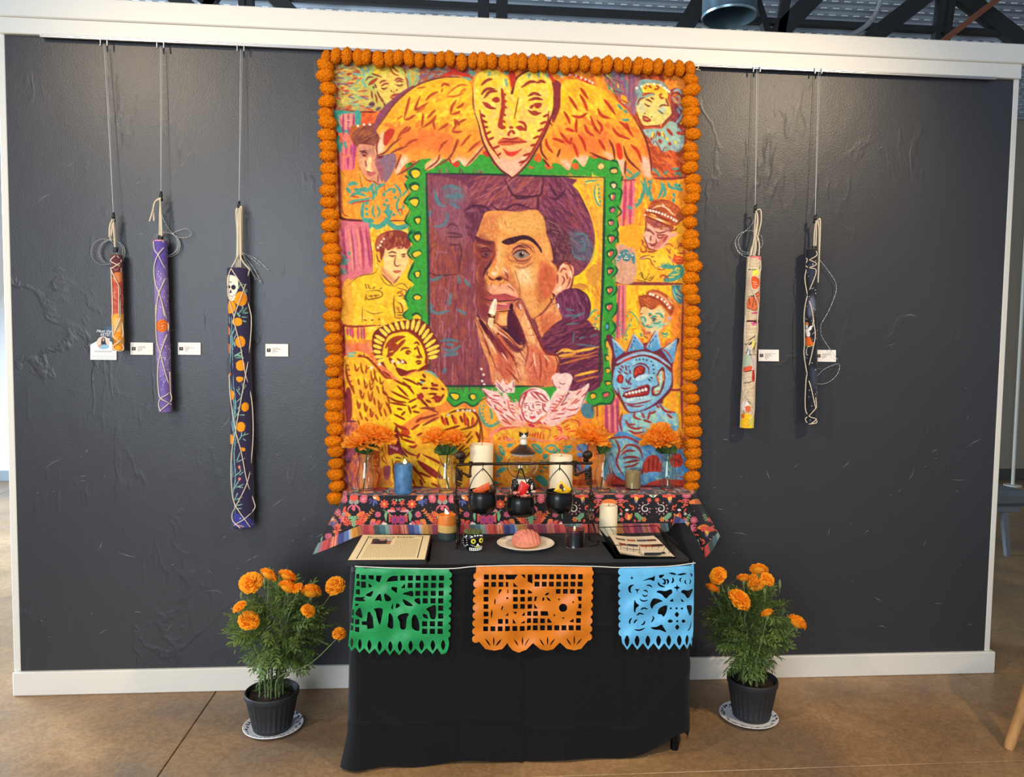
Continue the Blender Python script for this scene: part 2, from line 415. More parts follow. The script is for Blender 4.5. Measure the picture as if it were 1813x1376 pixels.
w = MB()
w.box(-2.19, 2.189, .002, .34, 0, 2.80, .004)
wall = w.build('wall_back', M_WHITE, smooth=False); struct(wall)
MB().box(-2.178, 2.166, -.0035, .004, .06, 2.76).build('painted_panel', M_WALL, wall, smooth=False)
struct(MB().box(-2.203, 2.207, -.032, .37, 2.812, 2.897, .004).build('trim_1', M_WHITE, smooth=False))
t2 = MB().box(-2.192, 2.189, -.022, .002, 2.748, 2.813, .003).build('trim_2', M_WHITE, smooth=False); struct(t2)
struct(MB().box(-2.205, 2.212, -.020, .36, 0, .103, .004).build('baseboard_front', M_WHITE, smooth=False))
tb = MB().box(-2.205, -2.178, -.006, .004, .103, 2.75, .002); struct(tb.build('trim_3', M_WHITE, smooth=False))
tb = MB().box(2.166, 2.192, -.006, .004, .103, 2.75, .002); struct(tb.build('trim_4', M_WHITE, smooth=False))
rail = MB().box(-2.03, 2.065, -.030, -.022, 2.735, 2.742, .002).box(-2.03, 2.065, -.030, -.0045, 2.741, 2.748, .002).build('picture_rail', mat('brushed_aluminium', 'b9bcc0', .35, .9), smooth=False)
tag(rail, 'thin aluminium picture hanging rail along the underside of the white fascia', 'rail')

# walls, far behind the partition
struct(MB().box(-9, -1.0, 5.0, 5.2, 0, 4.4).build('wall_far', mat('white_wall', 'e6eaec', .7), smooth=False))
struct(MB().box(-9, -1.0, 4.97, 5.0, 0, .11, .004).build('baseboard_far', mat('grey_cove_base', '8e9696', .5), smooth=False))
struct(MB().box(1.0, 9, 5.0, 5.2, 0, 4.4).build('wall_right', mat('taupe_wall', '8f8470', .7), smooth=False))
struct(MB().box(1.0, 9, 4.97, 5.0, 0, .13, .004).build('baseboard_right', mat('dark_cove_base', '45413c', .5), smooth=False))
p = onY(1796, 800, 4.6)
q = MB().tube([(p[0], 4.6, .012), (p[0], 4.6, 3.2)], .018, 12).lathe([(0, 0), (.09, 0), (.09, .012), (.02, .014)], 20, (p[0], 4.6, 0))
tag(q.build('floor_pole', mat('pole_paint', 'd8d0be', .5)), 'slim white pole standing by the taupe wall at the right', 'pole')

# ceiling: ribbed acoustic deck, bar joists, duct
mb = MB(); G = []
for k in range(60):
    y = -1.2+k*.115
    for dy, dz in ((0, 0), (.045, 0), (.06, .045), (.1, .045)): G.append([(-9, y+dy, 4.2+dz), (9, y+dy, 4.2+dz)])
mb.grid(np.array(G), flip=True)
ceil = mb.build('ceiling', mat('galvanised_deck', '8f99a3', .45, .3, var=.25, vscale=3), smooth=False); struct(ceil)
mb = MB()
for k in range(24, 56):
    y = -1.2+k*.115+.022
    for i in range(-60, 60):
        x = i*.1+.03*(k % 2); mb.box(x, x+.05, y-.006, y+.006, 4.1975, 4.1995)
o = mb.build('perforation', mat('white_insulation', 'e8eef2', .8), ceil, smooth=False); o['kind'] = 'stuff'

def bar(mb, a, c, Y, w, dp=.05, rise=0.):
    """steel angle between two photo points, in the plane y = Y"""
    A, B = Vector(onY(*a, Y)), Vector(onY(*c, Y)); d = (B-A).normalized(); n = d.cross(Vector((0, 1, 0))).normalized()*w/2; y = Vector((0, dp/2, 0))
    vs = [P+sg*n+sy*y for P in (A, B) for sg in (-1, 1) for sy in (-1, 1)]
    mb.add(vs, [(0, 1, 3, 2), (4, 6, 7, 5), (0, 4, 5, 1), (2, 3, 7, 6), (0, 2, 6, 4), (1, 5, 7, 3)])
def joist(label, Y, chord, webs, w=.07):
    r = thing('bar_joist', label, 'joist', tuple(onY(*chord[0], Y)))
    m = MB(); A, B = onY(*chord[0], Y), onY(*chord[1], Y)
    m.box(A[0], B[0], Y-.02, Y+.02, A[2]-.01, A[2]+.026, .003); m.box(A[0], B[0], Y-.03, Y+.03, 4.11, 4.18, .004)
    m.build('chord', M_STEEL, r, smooth=False)
    for a, c, ww in webs:
        m = MB(); bar(m, a, c, Y, ww); m.build('web', M_STEEL, r, smooth=False)
j1 = joist('dark steel bar joist with crossing webs, running above the white fascia', 1.15, ((-260, -40), (2150, 72)),
      [((345, 26), (275, -38), .09), ((395, 26), (318, -38), .06), ((432, 40), (424, -60), .035), ((446, 40), (440, -60), .035), ((530, 40), (462, -30), .085),
       ((355, 30), (405, -40), .05), ((856, 44), (856, -70), .065), ((888, 44), (890, -70), .065), ((1205, 62), (1275, -60), .10), ((1360, 66), (1325, -40), .04), ((1380, 66), (1400, -60), .05),
       ((1372, 66), (1460, -25), .105), ((1535, 74), (1680, -40), .10), ((1655, 76), (1672, -60), .03), ((1672, 76), (1692, -60), .04), ((1830, 92), (1685, -20), .10)])
m = MB(); bar(m, (1660, 80), (1790, -20), 1.0, .03); tag(m.build('steel_brace', mat('rusty_steel', '7a4a34', .7, .2), smooth=False), 'rust coloured diagonal brace under the roof deck', 'brace')
d = onY(1291, 20, .75); rr = 47*mpp(d); zb = onY(1291, 32, .75)[2]
m = MB().lathe([(rr, zb), (rr+.004, zb+.01), (rr, zb+.02), (rr, zb+.19), (rr+.005, zb+.197), (rr, zb+.204), (rr, 4.15), (rr-.006, 4.15), (rr-.006, zb), (rr, zb)], 48, (d[0], .75, 0))
tag(m.build('air_duct', mat('galvanised_duct', '8fa6b0', .28, .9, var=.15, vscale=6)), 'round galvanised air duct with an open bottom end over the partition', 'duct')
pts = [onY(x, y, .45) for x, y in ((1470, 70), (1500, 64), (1525, 52), (1543, 36), (1554, 16), (1562, -10), (1566, -60))]
tag(MB().tube(cr(pts, 8), .012, 8).build('flexible_conduit', mat('conduit_grey', '8d8f8e', .45, .5, bump=.6, bscale=120)), 'curved pale grey flexible conduit hanging over the fascia', 'conduit')
p = onY(1385, 62, .1)
tag(MB().box(p[0]-.05, p[0]+.05, .06, .14, 2.897, 2.921, .004).box(p[0]-.07, p[0]-.05, .08, .12, 2.897, 2.908, .002).build('junction_box', mat('cream_plastic', 'd8d2c0', .5), smooth=False), 'small cream junction box lying on top of the white fascia', 'box')

# furniture at the edges of the view
b0 = onZ(1792, 982, 0); r = thing('upholstered_bench', 'grey upholstered bench with a slanted grey leg past the right end of the partition', 'bench', tuple(b0))
zs = onY(1790, 893, b0[1])[2]; xr = onY(1809, 880, b0[1])[0]
m = MB().box(xr-1.3, xr, b0[1]-.10, b0[1]+.42, zs, zs+.115, .03); m.build('cushion', mat('bench_cloth', '66686a', .85, bump=.2, bscale=300), r, smooth=False)
m = MB().box(xr-1.2, xr-.05, b0[1]-.05, b0[1]+.36, zs-.05, zs, .004); m.build('seat_frame', mat('bench_grey', '77797c', .5), r, smooth=False)
for lx, sl in ((xr-.16, .045), (xr-1.1, -.045)):
    for ly in (b0[1]-.03, b0[1]+.33):
        MB().tube([(lx+sl, ly, 0), (lx, ly, zs-.05)], [.022, .028], 4).build('leg', mat('bench_grey', '8b8d92', .5), r, smooth=False)
b1 = onZ(1786, 1326, 0); r = thing('wooden_stool', 'pale wooden stool with splayed legs, cut off by the edge of the photo', 'stool', (b1[0]+.36, b1[1], 0))
M_WOOD = mat('pale_oak', 'b98a54', .5, var=.25, vscale=9, stretch=(6, 6, .6))
for k in range(3):
    a = PI+k*2*PI/3; cx, cy = b1[0]+.36, b1[1]; ca, sa = math.cos(a), math.sin(a)
    MB().tube([(cx+.36*ca, cy+.36*sa, 0), (cx+.36*ca*.99, cy+.36*sa*.99, .02), (cx+.17*ca, cy+.17*sa, .62)], [.016, .019, .028], 12).build('leg', M_WOOD, r)
MB().lathe([(0, .61), (.19, .61), (.205, .625), (.2, .65), (0, .652)], 40, (b1[0]+.36, b1[1], 0)).build('seat', M_WOOD, r)

# scuffs in the paint: short pale scratches, far too many to name
mb = MB(); rg = random.Random(5)
for _ in range(150):
    x, z = rg.uniform(-2.1, 2.1), rg.choice((rg.uniform(.2, 1.2), rg.uniform(.2, 2.6)))
    if -.85 < x < .68 and z > .6: continue
    a = rg.gauss(.5, .6); L_ = rg.choice((.01, .015, .03, .05, .09)); w_ = rg.uniform(.0005, .0011); dx, dz = math.cos(a)*L_, math.sin(a)*L_; nx, nz = -math.sin(a)*w_, math.cos(a)*w_; b_ = rg.uniform(-.12, .12)
    mx, mz = x+dx/2-dz*b_, z+dz/2+dx*b_; y = -.0042
    mb.add([(x, y, z), (mx+nx, y, mz+nz), (x+dx, y, z+dz), (mx-nx, y, mz-nz)], [(0, 3, 2, 1)])
o = mb.build('scuff', mat('scuff_grey', '8a8a88', .7), wall, smooth=False); o['kind'] = 'stuff'
PAINT = r'''
# ground
V 0 0 1
Q oo/o 560,70 1260,70 1260,900 560,900
H o/yo/or/oo 900 40 5 80 25 560,70 1260,70 1260,900 560,900
# left column panels
V 560 80 3.9314
Q rd 118,100 760,100 760,470 118,470
H c9904e/d4683a/b8b060/d8b850/6fa890/c05a48/d8a050 420 60 12 -15 30 112,110 600,110 460,470 112,470
H a06a60/b8806a/c07058/8a6a70 120 90 12 88 6 600,150 860,150 800,230 600,330
P r 125,210 160,250 150,400 125,420
Q or/oo 118,465 560,462 640,640 540,960 118,960
H or/d8562c/e87838 120 60 14 -45 14 300,470 560,462 540,600 300,640
Q oo/yo 150,880 640,880 640,1210 190,1210 160,1180
H yo/oo/o 200 60 14 80 16 160,880 640,880 640,1210 160,1210
Q yo/y 360,1230 640,1225 700,1500 700,2060 560,2050 180,2050 190,1700 390,1560
H y/yl/yo 240 60 14 75 30 190,1260 680,1240 680,2050 200,2050
Q pk2 160,1220 365,1220 395,1580 185,1700 165,1700
Q pk2 185,470 300,480 260,870 160,870
Q e87a50 185,2080 700,2060 700,2460 185,2460
H or/oo/e8907a 260 70 14 85 10 185,2080 640,2080 500,3200 170,3200
V 560 400 3.9314
L b04460 16 175,10 200,180 215,340 | 300,5 320,120 330,300 | 345,5 360,150 380,290
L d87a8a 14 200,5 225,150 250,330 | 250,5 270,150 290,320 | 320,5 345,150 355,300
L e89a70 8 220,5 245,180 255,320 | 280,5 300,130 310,290
L 9a4460 8 240,5 258,150 268,310 | 190,5 195,140 190,290 | 365,40 385,180 390,290
L c85060 16 215,705 220,760 | 250,700 255,780 | 290,700 292,790 | 330,700 335,790
L a84870 10 235,705 238,770 | 312,700 315,790
V 560 80 3.9314
L b0407a 20 215,480 225,700 220,860 | 262,480 268,640 260,860
L e87a68 14 190,480 195,700 185,860 | 240,490 240,700 235,860 | 290,480 280,600
# panel outlines left
L mr 14 125,210 130,460 150,700 160,1000 165,1160 190,1210 400,1222 640,1220
L mr 10 125,462 330,464 420,466
L rd 8 168,880 180,1150 230,1195
V 560 400 3.9314
L 9a3a30 14 160,330 172,560 190,690 480,690
L b8502c 22 150,0 160,300 170,690 195,1000 190,1376
U 8a2a30 12 190,690 195,850 195,1100 215,1340
# woman with blonde hair, top left
V 585 100 7.863
P c8b458 500,110 640,100 800,110 950,130 1060,190 1230,150 1240,280 1190,420 1100,480 900,640 780,700 640,760 520,700 300,660 100,700 120,560 250,520 300,420 440,300 400,180 500,80
H d0c060/e0cc60/b0b060/e0b850/80b088 190 90 14 12 22 40,80 520,80 520,700 60,700
L b8563c 18 100,200 200,150 | 60,250 160,215 | 300,210 380,230 | 280,330 390,300 | 190,390 320,360 | 160,480 270,470 | 380,490 520,470 | 400,550 540,560 | 240,560 330,520 | 280,660 400,620 | 330,180 420,210 | 180,130 260,100
L c43a40 16 240,380 330,370 | 160,470 260,490 | 60,400 110,560 | 70,560 150,600
L 7a6a80 18 100,370 250,400 | 420,560 540,600 | 200,130 330,120 | 250,560 350,590 | 90,290 200,310 | 480,710 600,700
L tl2 26 380,130 450,200 480,300 | 500,80 530,200 470,310 430,330 | 300,240 420,250 | 440,340 500,440 | 1080,200 1090,330 1110,450 | 1180,210 1240,190 | 1200,250 1230,330
L tl2 14 320,520 420,580 | 90,250 190,220 | 240,640 400,680 | 520,260 580,180 | 1150,420 1220,300
P b8c86a 480,280 560,190 640,120 760,130 830,120 900,130 980,180 1040,260 1080,420 1090,470 1000,560 900,640 800,660 760,640 700,560 640,470 560,460 500,390
P e6c860 640,330 720,250 850,200 960,220 1050,300 1085,440 1080,490 1000,560 900,630 800,650 740,600 690,520 640,430
H e8c458/d8cc68/eec25a/d8b058 60 60 14 15 30 640,330 850,200 1050,300 1085,470 900,630 740,600
P e8cc48 600,180 700,120 830,130 1000,180 900,220 740,230 640,270
L d8a838 14 620,170 800,150 | 650,210 800,180 | 640,250 720,220
L 8a3f34 20 570,235 640,260 720,290 | 490,340 530,290 600,290 | 530,390 580,340 650,310 | 590,410 610,450 | 620,380 640,440
L a4452e 18 830,160 870,230 950,270 | 840,120 900,180 950,220 | 1020,150 1050,240 | 1040,280 1070,340 1080,460
P r2 530,400 570,340 640,300 660,310 620,360 560,400
L 9a4238 22 680,375 720,345 785,335 | 705,415 760,380 815,380 | 895,345 940,305 1020,325 | 915,360 960,340 1015,355
L 7a3030 16 705,435 740,450 795,435 | 915,395 960,405 1020,390
L 7a3030 9 715,445 720,460 | 740,450 745,468 | 765,448 768,462 | 940,402 940,416 | 965,405 970,418 | 990,402 995,414
L 8a3a30 16 840,465 855,495 | 880,485 885,498 | 910,480 935,455
P b0483a 830,565 880,520 920,515 975,510 970,545 920,590 850,590
L e8c860 8 845,570 900,560 970,535
L 8a3a30 20 620,520 640,580 650,650 | 650,480 680,550 740,620 | 700,590 740,640 | 570,480 585,590 | 740,640 770,700
P 6a3a50 530,670 570,630 615,645 610,690 560,690
P 6a4a60 630,740 660,700 705,710 690,735 640,760
L 8a4a34 16 100,770 300,760 540,775
# teal stencil skeleton, left top
P t3 50,770 110,750 190,750 300,770 380,745 430,790 425,900 420,1080 300,1080 250,1090 200,1060 110,1060 60,960
P e8907a 140,820 190,800 280,790 330,790 345,900 330,1000 200,1020 150,980 110,900
L a84070 26 180,800 175,950 185,1130 | 320,790 325,900 310,1020 | 250,800 250,920 255,1100
L d8b8a8 8 200,850 270,870 | 205,880 290,900 | 200,920 280,950 | 210,960 300,980 | 110,880 150,980 | 110,820 130,860 | 280,830 310,820 | 260,990 300,1000
L t3 40 120,1100 90,1200 130,1330 | 220,1180 210,1290 | 150,1190 140,1280 | 400,1000 400,1080
P e87a68 180,1090 260,1100 280,1376 180,1376
L b04a78 26 220,1230 220,1376 | 290,1230 290,1376
L t3 30 200,1180 215,1280 | 150,1190 130,1340
P b86030 300,960 560,970 700,1010 620,1080 480,1200 420,1240 300,1180 270,1100
# man under the wing, left
V 560 80 3.9314
P 8a4838 250,620 330,560 430,545 480,600 540,720 520,800 330,720 270,700
H a8603a/74382e/8a4c44 90 60 10 -40 20 250,620 330,560 430,545 480,600 520,800 300,700
P d89070 290,700 340,690 470,720 540,760 520,850 470,940 430,970 360,930 320,880 290,800
P a06068 430,760 540,760 520,860 460,950 430,880 410,820
P 8a6a7a 420,700 540,740 550,840 480,960 470,860 440,800
S e8b078 .8 20 300,780 350,800 380,850 350,880 310,830
S b87868 .9 16 300,720 420,720 400,760 320,760
P f0d090 365,780 385,790 380,850 395,890 350,870
L 6a2f38 9 310,755 335,745 360,760 | 425,780 450,770 470,765 | 350,875 385,890 400,880 | 300,740 350,735 | 420,770 480,745
L 7a2c30 14 320,765 350,770 | 430,785 465,775
P c06058 350,890 380,880 415,885 400,905 370,912
L 8a4048 8 340,800 350,850 | 300,850 340,930 400,950 430,970 | 430,900 430,960
P e89a3a 300,880 340,930 400,980 460,1010 520,960 560,1000 560,1200 300,1200
H oo/yo/o 60 50 12 85 14 300,940 560,1000 560,1200 300,1200
L 9a5030 6 300,860 310,950 330,1020 | 390,940 430,970 440,960 | 470,960 480,1020
L c8a050 8 300,870 320,960 | 330,1000 400,1010
D lp 9 290,562 | 332,552 | 372,552 | 422,558 | 452,576 | 475,595
# teal stencil dragon
A t3 .95 22 220,980 250,960 290,970 | 260,1000 300,1010 350,990 | 330,1020 370,1000 400,960 | 210,990 240,1030 | 220,1100 270,1085 330,1080 380,1060
A t3 .95 18 230,1060 280,1030 350,1050 | 380,980 400,1040 390,1080 | 420,1010 440,980 480,965 | 330,1085 320,1150 325,1210 | 340,1090 370,1080
L t3 12 320,1110 315,1180 340,1230 | 400,1115 390,1160 410,1200 | 420,1110 440,1160 425,1200 | 580,1050 560,1120 590,1190 | 610,1110 595,1150 | 540,960 580,1010 590,1060 | 410,960 420,1050 | 470,1030 520,1000 560,1010 | 640,1000 600,1050
D t3 12 350,1100 | 350,1140 | 350,1175 | 470,1040 | 490,1080 | 475,1110 | 540,1020 | 550,1060 | 500,1120 | 520,1160 | 480,1160 | 540,1180
L t3 28 480,1200 510,1240 560,1270 620,1260 650,1230 | 520,1190 480,1230 430,1265 370,1240 | 490,1130 510,1200 | 320,1215 400,1225
L t3 16 370,1240 380,1275 | 420,1255 425,1285 | 470,1235 480,1260 | 560,1260 570,1285 | 600,1255 605,1280
L r 8 230,1110 300,1090 390,1080 | 560,1160 590,1140 600,1180 | 240,1050 300,1060
# young man in a yellow shirt, left
V 560 400 3.9314
P y 205,420 260,370 400,320 430,290 520,400 640,300 690,400 650,640 540,680 200,670 185,560
H f0c030/f5d050/e8b028/f0b838 150 60 14 60 40 205,420 400,330 640,420 600,680 200,670
P f0a838 185,420 240,380 260,640 190,670
P e8b078 420,180 450,170 470,260 460,330 540,400 600,330 640,260 640,190 640,120 540,110 450,150
P f0c880 490,170 560,160 640,170 630,270 590,340 540,370 480,310 470,240
S d88858 .8 10 440,280 500,330 540,370 540,400 460,330
P 8a3a32 410,130 430,70 500,35 580,30 640,60 655,130 630,160 600,140 540,150 500,170 480,150 470,200 450,240 440,180 420,180
H a85038/7a2e30/b86848 60 40 8 100 25 420,110 500,40 650,80 640,150 480,160
P b05a3e 415,130 430,80 480,50 470,90 440,150 425,170
D lp 8 470,90 | 455,110 | 445,135 | 430,150
L 7a3430 9 500,190 530,180 560,190 | 590,200 625,195 | 505,205 530,210 550,205 | 595,215 620,210
L 8a4438 8 555,200 545,260 560,280 590,270 | 535,315 560,320 590,315 | 420,190 430,240 450,250 | 450,330 500,380 535,415 | 540,400 580,350
P c06850 535,312 565,308 590,312 570,328 540,324
L 9a6030 6 210,420 300,350 400,330 430,290 | 535,420 480,400 440,340 | 540,420 600,400 650,450 | 320,560 320,670 | 330,580 390,610 470,600 | 560,430 640,450
L 8a5a28 7 340,400 350,440 | 360,420 380,440 | 390,440 410,420 | 345,455 440,450 455,490 360,510 345,470 | 360,490 440,480 | 380,480 385,500 | 410,475 415,500 | 440,440 460,430 | 350,480 340,520 | 370,420 355,405
L 8a4a28 8 540,480 540,560 550,640 | 560,470 600,450 | 570,490 610,480 | 560,530 590,545 600,600 550,600 | 565,570 580,570 | 560,620 600,620 | 600,500 640,520 | 620,450 650,500 | 330,650 350,660 | 380,660 400,650 | 430,655 445,645
L c07030 12 560,560 580,600 | 550,640 600,640 | 575,450 620,500
A t3 .85 16 160,190 170,240 | 190,200 200,230 | 220,180 235,200 | 165,240 230,240 | 160,260 220,262
S t3 .8 10 155,300 200,300 210,330 160,330
# right column panels
V 890 80 3.9306
Q rd 690,190 1280,200 1280,930 1040,920 960,560 790,360
H or/d8562c/c85a4a/e87838/d87838 260 70 12 60 22 780,190 1270,200 1270,930 1040,920
P e8863a 1180,220 1260,230 1260,320 1190,320
H yo/oo/o 60 40 12 40 30 1130,210 1270,220 1260,340 1140,300
H 9a5a78/b87070/8a6a80/7aa090/a85a58/c87a50 150 80 14 88 8 690,195 960,200 930,470 860,440 780,330
Q e88a70 830,930 935,930 915,1260 810,1260
Q oo/yo 930,930 1260,930 1260,1700 800,1700 810,1260 920,1240
H yo/oo/o/y 200 60 14 85 12 930,940 1260,940 1260,1650 820,1650
V 890 400 3.8222
Q y2 780,0 1220,0 1215,390 790,390
H y/f0b830/yo/e8a830 160 60 14 85 14 900,20 1215,20 1215,390 900,390
Q pk2 780,400 835,400 830,760 760,760
Q y 835,400 1150,405 1150,760 840,760
Q oo 1140,420 1222,400 1225,1100 1130,1100
H yo/y/oo 120 60 14 80 20 840,410 1140,410 1140,800 840,780
Q e8a838 800,720 1210,1110 1200,1400 790,1400 700,1200
H yo/y/oo 120 60 14 80 20 1050,1090 1210,1090 1210,1400 1050,1300
Q d8606a 690,1180 790,1150 790,1400 690,1400
L a84468 16 700,1200 705,1400 | 740,1190 745,1400 | 775,1170 780,1400
L e8907a 10 720,1200 725,1400 | 760,1190 765,1400
L b04a60 12 790,400 780,580 775,760 | 815,400 815,560 810,760
L e88880 8 800,400 800,760 | 826,400 824,600
V 890 80 3.9306
L c04468 20 855,935 850,1100 840,1260 | 895,935 885,1250
L d87a8a 10 875,935 868,1250 | 915,935 905,1245
L 8a3a3c 16 1050,925 1150,930 1280,920
L a84a40 12 830,940 930,935
V 890 400 3.8222
L 8a3a3c 18 760,385 950,390 1220,392 
L 8a3a40 14 1100,1100 1160,1110 1215,1105 | 1222,410 1215,800 1212,1100 1215,1376
# woman with curled hair, top right
V 1060 100 7.863
L 8a5a7a 34 290,220 300,400 | 360,230 365,460 | 430,240 425,640 | 490,240 480,600
L 4f8a80 20 320,240 325,330 | 385,330 390,430 | 110,380 180,460 230,520 | 60,230 150,320 | 140,400 150,470 | 250,440 320,500
L e8c850 14 100,240 190,330 | 170,240 130,260 | 260,380 280,440 | 170,430 200,480
L 6a4a58 12 200,470 340,520 | 60,240 230,420 | 120,290 280,350 340,380
P yo 310,540 380,560 400,650 330,640
L r2 14 200,520 300,640 440,760 | 310,600 420,660
P 8fa09a 500,700 540,580 520,480 580,330 700,320 860,340 960,430 1000,520 960,500 880,420 700,380 620,420 600,560
P e8d070 530,620 600,560 760,540 880,500 960,600 1010,760 1000,830 890,930 820,970 640,960 580,880 530,760
P yl2 600,420 700,370 860,400 960,500 940,600 830,560 740,500 620,500
H e8d080/d8d090/f0c860/c8c890 60 60 14 70 30 540,640 740,560 960,620 1000,820 820,960 600,900
S c8c8a0 .7 24 530,640 620,620 640,760 560,760
P f0c030 620,420 720,390 850,420 930,480 900,520 820,490 700,490 640,470
L r2 22 770,460 840,450 | 800,400 850,440 | 690,400 740,440 | 840,520 870,580 910,570 | 860,510 880,540 | 640,450 660,430 | 660,420 690,380
L t3 14 540,580 600,570 700,540 780,530 | 600,380 640,340 | 560,420 620,520 | 520,480 540,560
L 8fb0a8 24 520,700 560,600 680,550 760,520 | 580,340 680,330 780,350
L 8a3a34 20 540,680 570,600 640,570 | 650,600 700,610 740,640 | 840,710 890,675 970,690 | 720,570 770,600 | 930,580 980,700
L 7a3438 16 640,650 670,680 720,690 | 680,695 715,690
L 4a6a74 18 820,740 870,780 900,800 | 850,760 900,740 930,720
P b8c8a8 840,740 900,700 940,730 900,770
L 7a3028 14 630,790 655,795 | 730,850 740,830
P a83c30 610,830 650,830 720,870 725,900 670,915 620,890
L f0d890 8 630,860 700,880
L 8a3a30 18 640,970 820,965 850,940 | 890,1000 900,940 960,870 1030,800 | 530,780 580,940 630,1000
L 8a3f3c 30 960,520 1010,480 1090,455 1180,520 1190,640 | 1010,560 1030,520 1100,510 1150,560 1160,640 | 1000,620 1030,700 1030,800 900,960 | 1060,700 1090,780 1080,870 1020,910 | 1170,690 1150,830 1110,900 | 1150,780 1180,900 1080,960
P 8a3f44 1000,600 1040,650 1100,700 1180,760 1200,900 1120,1050 1000,1060 920,1000 1000,880 1050,800
L 8fa4b0 30 1040,480 1110,465 1170,540 | 1030,560 1060,620 1130,650 1120,570 1070,560 | 1180,600 1200,680 | 1090,720 1130,800 | 1170,780 1130,870 1060,950 | 1110,690 1180,740
L oo 14 1030,540 1080,530 1130,560 1120,640 1070,640 1060,590 1100,580
P 9ab8a8 880,1000 1000,900 1100,960 1150,1040 1190,1080 1180,1240 1100,1330 1000,1300 900,1330 830,1250 760,1230 700,1130 640,1080 620,1020 760,1000
L r2 36 730,1170 770,1060 | 830,1050 850,1110 | 950,1000 1030,1100 | 840,1150 870,1210 | 1080,1060 1190,1080 | 980,1190 1000,1240 | 1100,980 1190,960
L yl2 24 760,1050 740,1130 | 930,1120 970,1170 | 1060,1160 1080,1230 | 880,1040 900,1120 | 1130,940 1160,920
L 8f9ab0 20 660,1010 700,1060 | 800,1160 830,1240 880,1310 | 1010,1220 1090,1320 | 1140,1190 1130,1300 | 760,1140 740,1220
L 8a3a34 10 660,1110 740,1230 790,1180 880,1330 920,1260 960,1320 | 820,1020 790,1150 | 900,1060 930,1150
D fff0e0 18 530,440 | 598,418 | 683,388 | 770,384 | 860,402 | 915,440 | 950,465 | 980,490
# teal stencil dragon right
V 890 80 3.9306
A t3 .9 14 850,900 880,930 920,900 950,880 | 860,860 880,880 900,900 | 1000,850 1060,870 1100,920 | 1120,900 1150,870 | 1180,860 1230,860 | 1190,900 1230,890 1240,920 | 900,930 940,900 960,860
L t3 16 960,940 985,1000 960,1080 925,1135 | 1040,930 1020,1010 1050,1090 1110,1140 1170,1120 1200,1050 | 985,920 1000,1000 1010,1060 | 1080,1070 1110,1000 1100,950 | 1120,960 1130,1030 1110,1060 | 1150,950 1170,990 1250,1000 | 870,1120 900,1140
D t3 12 1020,950 | 1025,990 | 1025,1030 | 1030,1075 | 970,1040 | 950,1080 | 930,1110 | 1190,1040 | 1190,1080 | 1060,1120 | 1100,1130 | 1140,1130
L t3 20 1190,970 1240,980 | 1210,1000 1250,1005
# frowning man with a cap, right
V 1060 340 7.863
P yo 300,540 360,480 460,455 560,480 610,540 620,700 520,830 380,740 310,700 250,760
P yo 940,740 1060,680 1090,560 1180,480 1180,820 1090,800
P d8a080 240,770 310,720 400,760 510,830 500,1240 240,1240 200,940
H d89a90/e0b080/c88a80/d8a068 70 90 16 88 8 240,770 500,830 500,1240 220,1240
P t4 270,880 330,810 390,800 430,840 440,870 480,840 505,900 500,1000 470,980 450,900 430,950 380,965 340,940 320,900 290,960 250,950
D e0c8a8 16 350,855 | 405,850 | 470,880 | 290,870
L e8d0b8 12 345,920 420,925 | 250,935 290,935 | 360,895 400,890
D 3a5a60 8 350,855 | 405,850 | 345,940 | 370,940 | 395,940
P e8a890 640,560 680,420 740,440 860,520 960,480 1010,560 1090,560 1070,620 1000,640 930,740 860,790 780,800 680,760 640,680 620,600
P d07a6a 880,600 980,620 900,720 820,780 760,780 800,720 860,660
P f0b8a0 660,560 720,560 740,640 700,700 650,640
L 8a3a38 18 670,500 740,560 780,600 | 660,520 700,550 | 800,590 860,600 940,590 | 810,600 840,640 920,620 | 790,550 850,570 960,540 | 690,710 740,730 800,710 800,650 | 720,750 800,740 | 630,620 660,700 700,790 780,800 | 730,600 720,680 | 900,690 960,600 | 1010,540 1060,530 1090,500 | 640,560 660,480 650,380
L f5c8b0 12 740,600 745,690 | 700,480 760,530 | 660,640 690,690
P a04a44 650,330 740,370 960,480 1050,480 1000,560 960,500 860,490 780,500 720,450 670,420
H 9a4840/b8604a/d08060/8a4a5a 60 50 8 70 25 660,350 960,480 1000,560 860,520 720,470
P b8552f 640,300 700,200 740,120 880,100 990,120 1110,200 1180,300 1190,360 1110,430 1060,470 960,460 780,380
H c86838/a84a2c/d88048/8a3a30 80 70 12 20 14 700,180 880,100 1100,200 1180,320 1060,440 720,260
L f0c8a0 16 740,230 860,190 1000,250 | 940,220 1060,330 | 880,160 930,210
L 7a302c 14 640,290 760,290 900,370 1060,420 | 660,240 760,240 900,300 1090,410 | 1060,470 1120,420 1190,350 | 650,330 780,390 960,470 1040,480
L e8b060 20 700,330 860,390 1000,450 | 720,300 800,340
L fce8d8 14 800,370 900,410
D fff4e8 17 680,250 | 720,258 | 760,265 | 800,275 | 840,287 | 885,303 | 925,320 | 965,340 | 1010,358 | 1045,385 | 1080,402
D fff4e8 12 645,318
P y 600,840 700,860 860,840 960,860 1060,960 1060,1010 960,1050 800,1070 740,980 600,960
H y/f0d040/yo 50 60 14 80 20 560,960 740,960 800,1080 880,1200 560,1200
P f0c840 560,930 600,900 700,890 820,860 940,880 1010,960 980,1040 840,1060 760,990 720,920 620,930
L a0503a 14 560,940 620,895 720,880 | 600,940 700,925 740,990 790,1060 | 720,900 770,900 | 760,960 800,970 | 960,870 1020,950 1050,1040 | 800,1060 880,1080 960,1050 | 910,740 980,720 1040,760 | 1000,780 980,860 | 940,780 1000,860 | 1080,760 1060,800
L d08a80 16 580,930 660,905 | 800,1040 940,1050 | 1000,900 1040,1000
